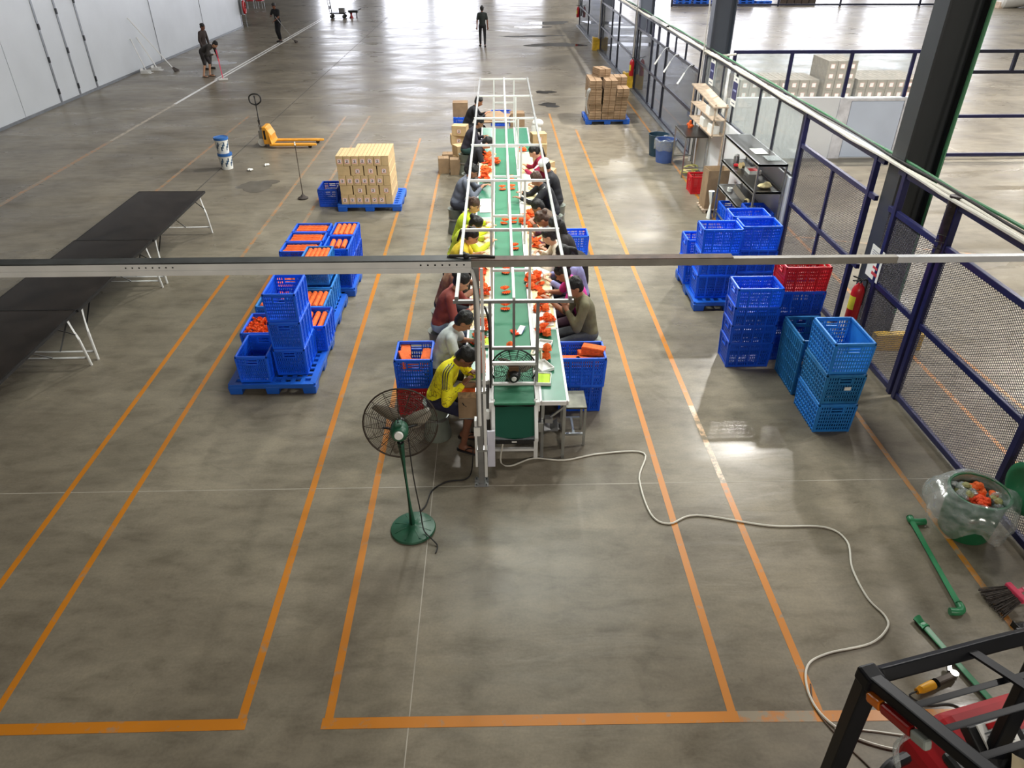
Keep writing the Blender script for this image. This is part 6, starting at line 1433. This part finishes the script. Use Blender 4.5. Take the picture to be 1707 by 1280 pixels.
# tools leaning on the white wall
for (x0, y0, y1, z1, kind, lab) in ((-13.0, 29.6, 29.82, 1.14, 'pan', 'white long handled dustpan leaning on the panel wall, nearer one'), (-12.85, 30.24, 30.36, 1.13, 'pan', 'white long handled dustpan leaning on the panel wall, farther one'), (-12.12, 29.96, 30.0, 1.82, 'broom', 'brown broom with long white handle leaning on the panel wall')):
    t = thing('dustpan' if kind == 'pan' else 'broom', lab, 'dustpan' if kind == 'pan' else 'broom', (x0, y0, 0))
    MB().tube([(0, 0, 0.10), (-13.375 - x0, y1 - y0, z1)], 0.024, 8).build('handle', M['white_tube'], t)
    if kind == 'pan':
        b = MB(); b.prism([(-0.16, -0.12), (0.20, -0.15), (0.20, 0.15), (-0.16, 0.12)], 0.0, 0.012, 'Z'); b.mm((-0.17, -0.12, 0), (-0.15, 0.12, 0.16)); b.mm((-0.16, 0.115, 0), (0.12, 0.135, 0.10)); b.mm((-0.16, -0.135, 0), (0.12, -0.115, 0.10)); b.build('pan', M['white_tube'], t, smooth=False)
    else:
        b = MB(); random.seed(5)
        for i in range(70): q = random.uniform(-1, 1); b.bar((0, q * 0.08, 0.14), (0.10 + 0.05 * random.random(), q * 0.2, 0.01), 0.012, 0.012)
        tag(b.build('bristles', M['dust_grey'], t, smooth=False), kind='stuff')
# mops held by the cleaners
t = thing('mop', 'pink handled mop held by the bent over cleaner', 'mop', (0, 0, 0)); MB().tube([(-9.96, 28.78, 0.9), (-9.68, 28.1, 0.05)], 0.016, 8).build('handle', M['pink'], t); MB().box((-9.67, 28.08, 0.03), (0.32, 0.10, 0.05), rotz(0.4)).build('head', M['paper'], t, smooth=False)
t = thing('mop', 'grey mop held by the cleaner on the white line', 'mop', (0, 0, 0)); MB().tube([(-10.0, 37.62, 1.1), (-9.28, 37.55, 0.12)], 0.016, 8).build('handle', M['grey_tube'], t); MB().cyl((-9.34, 37.55, 0.18), (-9.16, 37.54, 0.01), 0.035, 0.10, 8).build('head', M['dust_grey'], t)
# platform trolley, chairs, hose, far stacks
t = thing('platform_trolley', 'dark platform trolley with upright frame on the far floor', 'trolley', (-9.05, 47.9, 0))
MB().mm((-0.42, -0.3, 0.24), (0.46, 0.3, 0.29)).build('platform', M['black'], t, smooth=False); b = MB().tube(spline([(-0.40, -0.26, 0.28), (-0.48, -0.26, 1.0), (-0.46, 0.0, 1.06), (-0.48, 0.26, 1.0), (-0.40, 0.26, 0.28)], 4), 0.02, 8); b.build('push_handle', M['grey_tube'], t); MB().mm((-0.46, -0.26, 0.48), (-0.43, 0.26, 0.64)).build('back_board', M['black'], t, smooth=False)
for x in (-0.34, 0.38):
    for y in (-0.22, 0.22): MB().cyl((x, y - 0.025, 0.1), (x, y + 0.025, 0.1), 0.1, n=14).build('wheel', M['rubber'], t); MB().mm((x - 0.02, y - 0.03, 0.1), (x + 0.02, y + 0.03, 0.24)).build('caster_fork', M['grey_tube'], t, smooth=False)
MB().tube([(-0.36, 0.1, 0.3), (-0.44, 0.15, 1.5)], 0.015, 6).build('leaning_stick', M['black'], t)
tag(MB().mm((-8.95, 47.72, 0.292), (-8.62, 48.08, 0.55)).build('grey_box', M['grey_tube'], smooth=False, bevel=0.01), 'grey box carried on the platform trolley', 'box')
t = thing('floor_machine', 'low red and black floor machine beside the platform trolley', 'machine', (-8.15, 47.9, 0)); b = MB(); b.mm((-0.25, -0.2, 0.3), (0.3, 0.2, 0.42)); b.bar((0.25, 0, 0.4), (0.5, 0, 0.5), 0.04); b.build('deck', M['black'], t, smooth=False); MB().cyl((-0.12, 0, 0.0), (-0.12, 0, 0.32), 0.14, 0.12, 14).build('motor', M['fork_red'], t); MB().cyl((0.2, 0, 0.0), (0.2, 0, 0.3), 0.05, n=8).build('leg', M['black'], t)
def make_chair():
    t = thing('red_chair', 'chair', 'chair')
    MB().mm((-0.22, -0.22, 0.43), (0.22, 0.22, 0.47)).build('seat', M['red'], t, smooth=False, bevel=0.01); MB().mm((-0.21, 0.19, 0.5), (0.21, 0.23, 0.9)).build('backrest', M['red'], t, smooth=False, bevel=0.01)
    for x in (-0.2, 0.2):
        for y in (-0.2, 0.2): MB().tube([(x, y, 0.0), (x, y, 0.9 if y > 0 else 0.44)], 0.014, 6).build('leg', M['steel'], t)
    return t
RC = Proto(make_chair()); RC.put((-15.75, 53.7, 0), 0.2, 'red chair beyond the end of the white wall, left one'); RC.put((-15.15, 53.8, 0), -0.1, 'red chair beyond the end of the white wall, right one')
t = thing('fire_hose', 'red fire hose reel at the far corner of the white wall', 'hose', (-13.2, 43.75, 0)); MB().tube([(0.0, 0.16 * math.cos(a), 0.95 + 0.28 * math.sin(a)) for a in [2 * math.pi * i / 20 for i in range(20)]], 0.06, 8, closed=True).build('coil', M['ext_red'], t); MB().mm((-0.2, -0.1, 0.6), (-0.05, 0.1, 1.3)).build('bracket', M['steel'], t, smooth=False); MB().cyl((0, 0, 0), (0, 0, 0.66), 0.03, n=8).build('stand', M['steel'], t)
nmz = ['nearest the third column', 'second', 'third', 'fourth', 'fifth']
def bluestack(x, y, n, which):
    for k in range(n): PAL.put((x, y, 0.145 * k), random.uniform(-0.03, 0.03), 'blue plastic pallet, %s up in the %s far stack behind the rail fence' % (ORD[k], which), 'far stacks of blue pallets')
bluestack(12.9, 55.2, 9, 'left'); bluestack(14.1, 55.2, 9, 'second'); bluestack(15.6, 55.3, 8, 'third'); bluestack(17.2, 55.3, 9, 'fourth'); bluestack(18.4, 55.3, 2, 'low right')
for k in range(5): tag(MB().mm((19.6 + 0.5 * k, 55.0, 0), (20.05 + 0.5 * k, 55.6, 0.42 + 0.05 * (k % 2))).build('grey_bundle', M['dark_guard'], smooth=False, bevel=0.03), 'dark bundle on the far floor, %s from the blue pallets' % ORD[k], 'bundle', 'dark bundles on the far floor')
t = thing('white_roll', 'huge white wrapped roll lying at the far right', 'roll', (34.6, 53.0, 0)); b = MB(); b.lathe([(0, -1.3), (0.6, -1.28), (0.72, -1.15), (0.74, 0), (0.72, 1.15), (0.6, 1.28), (0, 1.3)], 24, c=(0, 0, 0.74), rot=Matrix.Rotation(R(82), 3, 'Y')); b.build('wrap', M['paper'], t)
MB().mm((-1.3, -0.4, 0), (-1.05, 0.4, 0.35)).build('wooden_chock', M['wood'], t, smooth=False)
# wet patches and puddles
def puddle(x, y, rx, ry, label, seed, m='puddle'):
    random.seed(seed); b = MB(); n = 36; ph = [random.uniform(0, 6.28) for _ in range(5)]
    pts = []
    for k in range(n):
        a = 2 * math.pi * k / n; r_ = 1 + 0.22 * math.sin(2 * a + ph[0]) + 0.16 * math.sin(3 * a + ph[1]) + 0.10 * math.sin(5 * a + ph[2]) + 0.06 * math.sin(9 * a + ph[3]); pts.append((x + rx * r_ * math.cos(a), y + ry * r_ * math.sin(a), 0.0022))
    b.add(pts, [tuple(range(n))]); tag(b.build('puddle', M[m], smooth=False), label, 'puddle')
puddle(3.3, 45.2, 0.9, 0.9, 'dark wet patch on the far aisle, the farthest one', 1); puddle(1.9, 39.6, 1.5, 0.35, 'long thin wet patch on the far aisle', 2); puddle(2.9, 36.6, 1.1, 0.7, 'broad dark puddle on the far aisle by the fence', 3); puddle(1.75, 25.6, 0.28, 0.28, 'small dark puddle left of the flat cardboard, nearer one', 4); puddle(1.75, 23.6, 0.3, 0.3, 'small dark stain beyond the nearer puddle', 5)
puddle(-5.1, 15.6, 0.45, 0.35, 'dark damp patch on the floor in front of the crumpled papers', 6, 'damp'); puddle(2.2, 43.2, 0.8, 0.5, 'wet streak further left on the far aisle', 8); puddle(-10.9, 31.9, 0.5, 0.5, 'damp patch on the floor behind the bent over cleaner', 9, 'damp')
# ------------------------------------------------------------------ goods on the tables and the belt
def make_fan():            # pleated half disc standing slightly open
    b = MB(); n = 14; vs = []
    for s in (-1, 1):
        for k in range(n + 1):
            a = math.pi * k / n; zz = 0.012 + 0.016 * (k % 2) + (0.03 if s > 0 else 0.0)
            vs += [(0.012 * math.cos(a), s * 0.004, zz), (0.062 * math.cos(a), s * (0.012 + 0.055 * math.sin(a)), zz + (0.02 if s > 0 else 0))]
    m = 2 * (n + 1); fs = []
    for o in (0, m):
        for k in range(n): fs.append((o + 2 * k, o + 2 * k + 1, o + 2 * k + 3, o + 2 * k + 2))
    b.add(vs, fs); o = b.build('paper_butterfly', M['orange'], smooth=False); sm = o.modifiers.new('thickness', 'SOLIDIFY'); sm.thickness = 0.004; return tag(o, 'fan', 'paper fan')
def make_bud():
    b = MB(); b.lathe([(0.0, 0.0), (0.03, 0.004), (0.05, 0.02), (0.034, 0.04), (0.045, 0.055), (0.02, 0.085), (0, 0.10)], 12); b.v = [(x * (1 + 0.16 * (i % 2)), y * (1 + 0.16 * (i % 2)), z) for i, (x, y, z) in enumerate(b.v)]; return tag(b.build('paper_bud', M['orange'], smooth=False), 'bud', 'paper bud')
def make_slip():
    b = MB()
    for k in range(6): b.box((0.0, -0.055 + 0.022 * k, 0.012 + 0.006 * (k % 2)), (0.07, 0.026, 0.005), Matrix.Rotation(R(32 if k % 2 else -32), 3, 'X'))
    return tag(b.build('paper_pleat', M['orange_red'], smooth=False), 'pleat', 'paper pleat')
FAN = Proto(make_fan()); BUD = Proto(make_bud()); SLIP = Proto(make_slip())
ZT, ZB = 0.757, 0.743
belt = [(0.12, 8.09, 'second near'), (0.13, 8.56, 'third near'), (0.15, 9.19, 'by the tan top worker'), (0.15, 9.46, 'beyond the rail shadow'), (0.29, 10.05, 'by the cream top worker'), (0.16, 11.11, 'left of the brown jacket worker'), (0.30, 11.16, 'in front of the brown jacket worker'), (0.15, 12.84, 'before the white cap worker'), (0.32, 12.87, 'under the striped sleeve'), (0.31, 13.44, 'in front of the crimson worker')]
for x, y, lb in belt: FAN.put((x, y, ZB), random.uniform(-0.5, 0.5), 'orange paper fan on the green belt, ' + lb, 'orange fans on the belt')
BUD.put((0.16, 7.10, ZB), 0, 'orange cone shaped bud on the belt beyond the round black fan', 'orange buds'); SLIP.put((0.22, 7.45, ZB), 0.4, 'red orange pleat on the belt by the tilted white card', 'red pleats')
t = thing('white_card', 'white card with navy edge tilted on the near belt', 'card', (0.29, 7.50, ZB + 0.012), -0.35); MB().box((0, 0, 0.012), (0.07, 0.17, 0.004), Matrix.Rotation(R(8), 3, 'X')).build('sheet', M['paper'], t, smooth=False); MB().box((0.036, 0, 0.0145), (0.008, 0.16, 0.003), Matrix.Rotation(R(8), 3, 'X')).build('edge', mat('navy_edge', (70, 80, 140), 0.6), t, smooth=False)
def heap(x, y, n, sx, sy, where, z=ZT):
    for i in range(n):
        P, nm_ = ((FAN, 'fan'), (BUD, 'bud'), (SLIP, 'pleat'))[i % 3]
        r_ = 1 if i < n * 0.6 else 0.5
        P.put((x + random.uniform(-sx, sx) * r_, y + random.uniform(-sy, sy) * r_, z + (0 if i < n * 0.6 else 0.05)), random.uniform(0, 6.28), 'orange paper %s in the heap %s' % (nm_, where), 'orange heap %s' % where)
random.seed(21)
heap(-0.20, 9.15, 15, 0.07, 0.28, 'by the tan top worker'); heap(-0.13, 8.49, 7, 0.05, 0.16, 'before the rust red worker'); heap(-0.17, 7.52, 7, 0.06, 0.16, 'beside the pale grey worker'); heap(-0.22, 7.22, 5, 0.05, 0.07, 'by the lime tray')
heap(-0.17, 13.66, 16, 0.08, 0.42, 'by the grey jumpsuit worker'); heap(-0.12, 14.75, 12, 0.08, 0.4, 'by the black short sleeved worker'); heap(0.05, 14.45, 4, 0.05, 0.14, 'on the belt edge')
heap(0.56, 11.3, 14, 0.09, 0.26, 'before the brown jacket worker'); heap(0.46, 11.15, 5, 0.03, 0.12, 'beside the belt on the right'); heap(0.58, 10.85, 3, 0.05, 0.08, 'before the plum worker'); heap(0.62, 10.15, 5, 0.06, 0.14, 'before the long dark coat')
heap(0.52, 8.84, 15, 0.08, 0.2, 'before the pink shirt worker'); heap(0.59, 8.38, 5, 0.05, 0.08, 'under the pink shirt worker'); heap(0.56, 8.08, 9, 0.08, 0.12, 'on the white sheet at right'); heap(0.6, 7.66, 5, 0.06, 0.09, 'before the olive worker'); heap(0.55, 7.41, 4, 0.05, 0.07, 'on the green mat at right'); heap(0.61, 15.4, 3, 0.05, 0.15, 'at the far right table')
for k, (dx, dy) in enumerate(((0, 0), (0.01, 0.03))): BUD.put((0.545 + dx, 6.84 + dy, ZT + 0.085 * k), 0, 'orange double flower bud near the right table end, %s half' % ['lower', 'upper'][k], 'double bud')
o = MB(); o.prism([(-0.07, 0.0), (0.07, 0.02), (0.09, 0.2), (0.0, 0.26), (-0.06, 0.17)], -0.04, 0.04, 'X'); tag(o.build('orange_bag', M['orange'], smooth=False, bevel=0.01, loc=(-0.155, 6.62, ZT)), 'large orange paper pouch by the yellow striped worker', 'pouch')
# trays, paper, small goods
def make_tray(m, fill=None, w=0.15, d=0.2, h=0.035):
    t = thing('tray', 'tray', 'tray'); b = MB(); b.mm((-w / 2, -d / 2, 0), (w / 2, d / 2, 0.006))
    for s in (-1, 1): b.mm((s * w / 2 - 0.004, -d / 2, 0), (s * w / 2 + 0.004, d / 2, h)); b.mm((-w / 2, s * d / 2 - 0.004, 0), (w / 2, s * d / 2 + 0.004, h))
    b.build('tray_body', m, t, smooth=False)
    if fill: MB().mm((-w / 2 + 0.01, -d / 2 + 0.01, 0.007), (w / 2 - 0.01, d / 2 - 0.01, h * 0.75)).build('contents', fill, t, smooth=False)
    return t
TW = Proto(make_tray(M['paper'])); TL = Proto(make_tray(M['paper'], M['lime']))
TL.put((-0.15, 7.2, ZT), 0.05, 'white tray of lime slips on the left table by the pale grey worker'); TL.put((0.49, 6.40, ZT), -0.1, 'white tray of lime slips at the near right table end')
for x, y, a, lb in ((0.54, 7.12, -0.3, 'white tray on the right table beyond the olive worker'), (0.50, 6.66, 0.5, 'white tray tilted by the round black fan'), (-0.17, 8.66, 0.1, 'white tray before the tan top worker'), (-0.12, 7.98, 0.0, 'white tray before the rust red worker'), (0.58, 9.05, 0.2, 'white tray before the lavender worker'), (0.57, 9.75, 0.0, 'white tray before the cream top worker')): TW.put((x, y, ZT), a, lb)
def sheet(x, y, w, d, a, lb, m=None): o = MB().box((0, 0, 0.0015), (w, d, 0.003)).build('paper_sheet', m or M['paper'], smooth=False, loc=(x, y, ZT)); o.rotation_euler = (0, 0, a); tag(o, lb, 'paper')
sheet(0.57, 7.86, 0.22, 0.5, 0.05, 'white sheet under the orange heap by the olive worker'); sheet(0.62, 9.3, 0.2, 0.4, 0.0, 'white sheet before the lavender worker'); sheet(-0.14, 11.95, 0.2, 0.7, 0.0, 'white patterned sheet before the bright lime worker'); sheet(0.68, 13.55, 0.22, 0.5, 0.0, 'white sheet before the crimson worker'); sheet(0.62, 14.6, 0.2, 0.9, 0.0, 'cream sheet on the far right table', M['kraft'])
for i in range(14): tag(MB().box((-0.14 + 0.045 * (i % 4 - 1.5), 11.7 + 0.14 * (i // 4) + 0.02 * (i % 2), ZT + 0.006), (0.03, 0.075, 0.006)).build('white_slip', M['paper'], smooth=False), 'small white slip laid out before the bright lime worker', 'slip', 'white slips before the bright lime worker')
random.seed(4)
for i in range(6): tag(MB().box((0.56 + random.uniform(-0.07, 0.07), 9.25 + random.uniform(-0.25, 0.2), ZT + 0.005), (0.012, 0.05, 0.004), rotz(random.uniform(0, 3))).build('metal_clip', M['dark_guard'], smooth=False), 'small dark metal clip on the white sheet before the lavender worker', 'clip', 'metal clips before the lavender worker')
t = thing('packing_carton', 'open brown carton on the near left table end before the yellow jersey', 'carton', (-0.29, 6.20, 0.502), 0.0)
b = MB()
for s in (-1, 1): b.mm((-0.10, s * 0.10 - 0.003, 0), (0.10, s * 0.10 + 0.003, 0.30)); b.mm((s * 0.10 - 0.003, -0.10, 0), (s * 0.10 + 0.003, 0.10, 0.30))
b.mm((-0.1, -0.1, 0), (0.1, 0.1, 0.006)); b.build('box', M['carton2'], t, smooth=False)
for s in (-1, 1): b = MB(); b.box((0, s * 0.125, 0.295), (0.19, 0.07, 0.004), Matrix.Rotation(R(-28 * s), 3, 'X')); b.build('flap', M['carton_edge'], t, smooth=False)
b = MB(); b.bar((-0.06, -0.1035, 0.19), (-0.045, -0.1035, 0.16), 0.001, 0.012); b.bar((-0.045, -0.1035, 0.16), (-0.02, -0.1035, 0.14), 0.001, 0.006); b.build('pen_mark', M['black'], t, smooth=False)
MB().mm((-0.08, -0.08, 0.02), (0.08, 0.08, 0.25)).build('orange_contents', M['orange'], t, smooth=False)
t = thing('bracket_shelf', 'small steel bracket shelf fixed to the left table end under the packing carton', 'shelf', (-0.29, 6.20, 0))
MB().mm((-0.1, -0.1, 0.488), (0.1, 0.1, 0.5)).build('plate', M['steel'], t, smooth=False)
for x in (-0.085, 0.085): MB().bar((x, 0.1, 0.49), (x, 0.26, 0.70), 0.016).build('arm', M['steel'], t, smooth=False); MB().mm((x - 0.008, 0.08, 0.476), (x + 0.008, 0.25, 0.488)).build('arm', M['steel'], t, smooth=False)
# far end of the line
for i, (x, y, z, a) in enumerate(((-0.02, 18.6, 0.70, 0.1), (0.12, 18.75, 0.715, -0.15), (0.02, 18.9, 0.73, 0.3))): tag(MB().box((x, y, z), (0.55, 0.75, 0.012), rotz(a)).build('cardboard_sheet', M['carton2'], smooth=False), 'brown cardboard sheet, %s on the packing table at the far end' % ['lowest', 'middle', 'top'][i], 'cardboard', 'cardboard sheets at the far end')
t = thing('packing_table', 'low table under the cardboard sheets past the belt end', 'table', (0.05, 18.75, 0)); MB().mm((-0.35, -0.45, 0.66), (0.35, 0.45, 0.69)).build('table_top', M['dark_top'], t, smooth=False)
for x in (-0.32, 0.32):
    for y in (-0.42, 0.42): MB().mm((x - 0.02, y - 0.02, 0), (x + 0.02, y + 0.02, 0.66)).build('leg', M['white_tube'], t, smooth=False)
t = thing('white_bag', 'white carrier bag on the carton pile at the far right', 'bag', (1.02, 18.1, 0.0)); b = MB(); b.cap((0, 0, 0.14), (0.02, 0, 0.62), 0.16, 0.12, 10); b.ell((0.05, 0, 0.7), (0.14, 0.12, 0.1)); b.build('sack', M['paper'], t)
BOXB.put((0.24, 17.75, 0.0), 0.1, 'labelled carton on the floor at the far belt end');
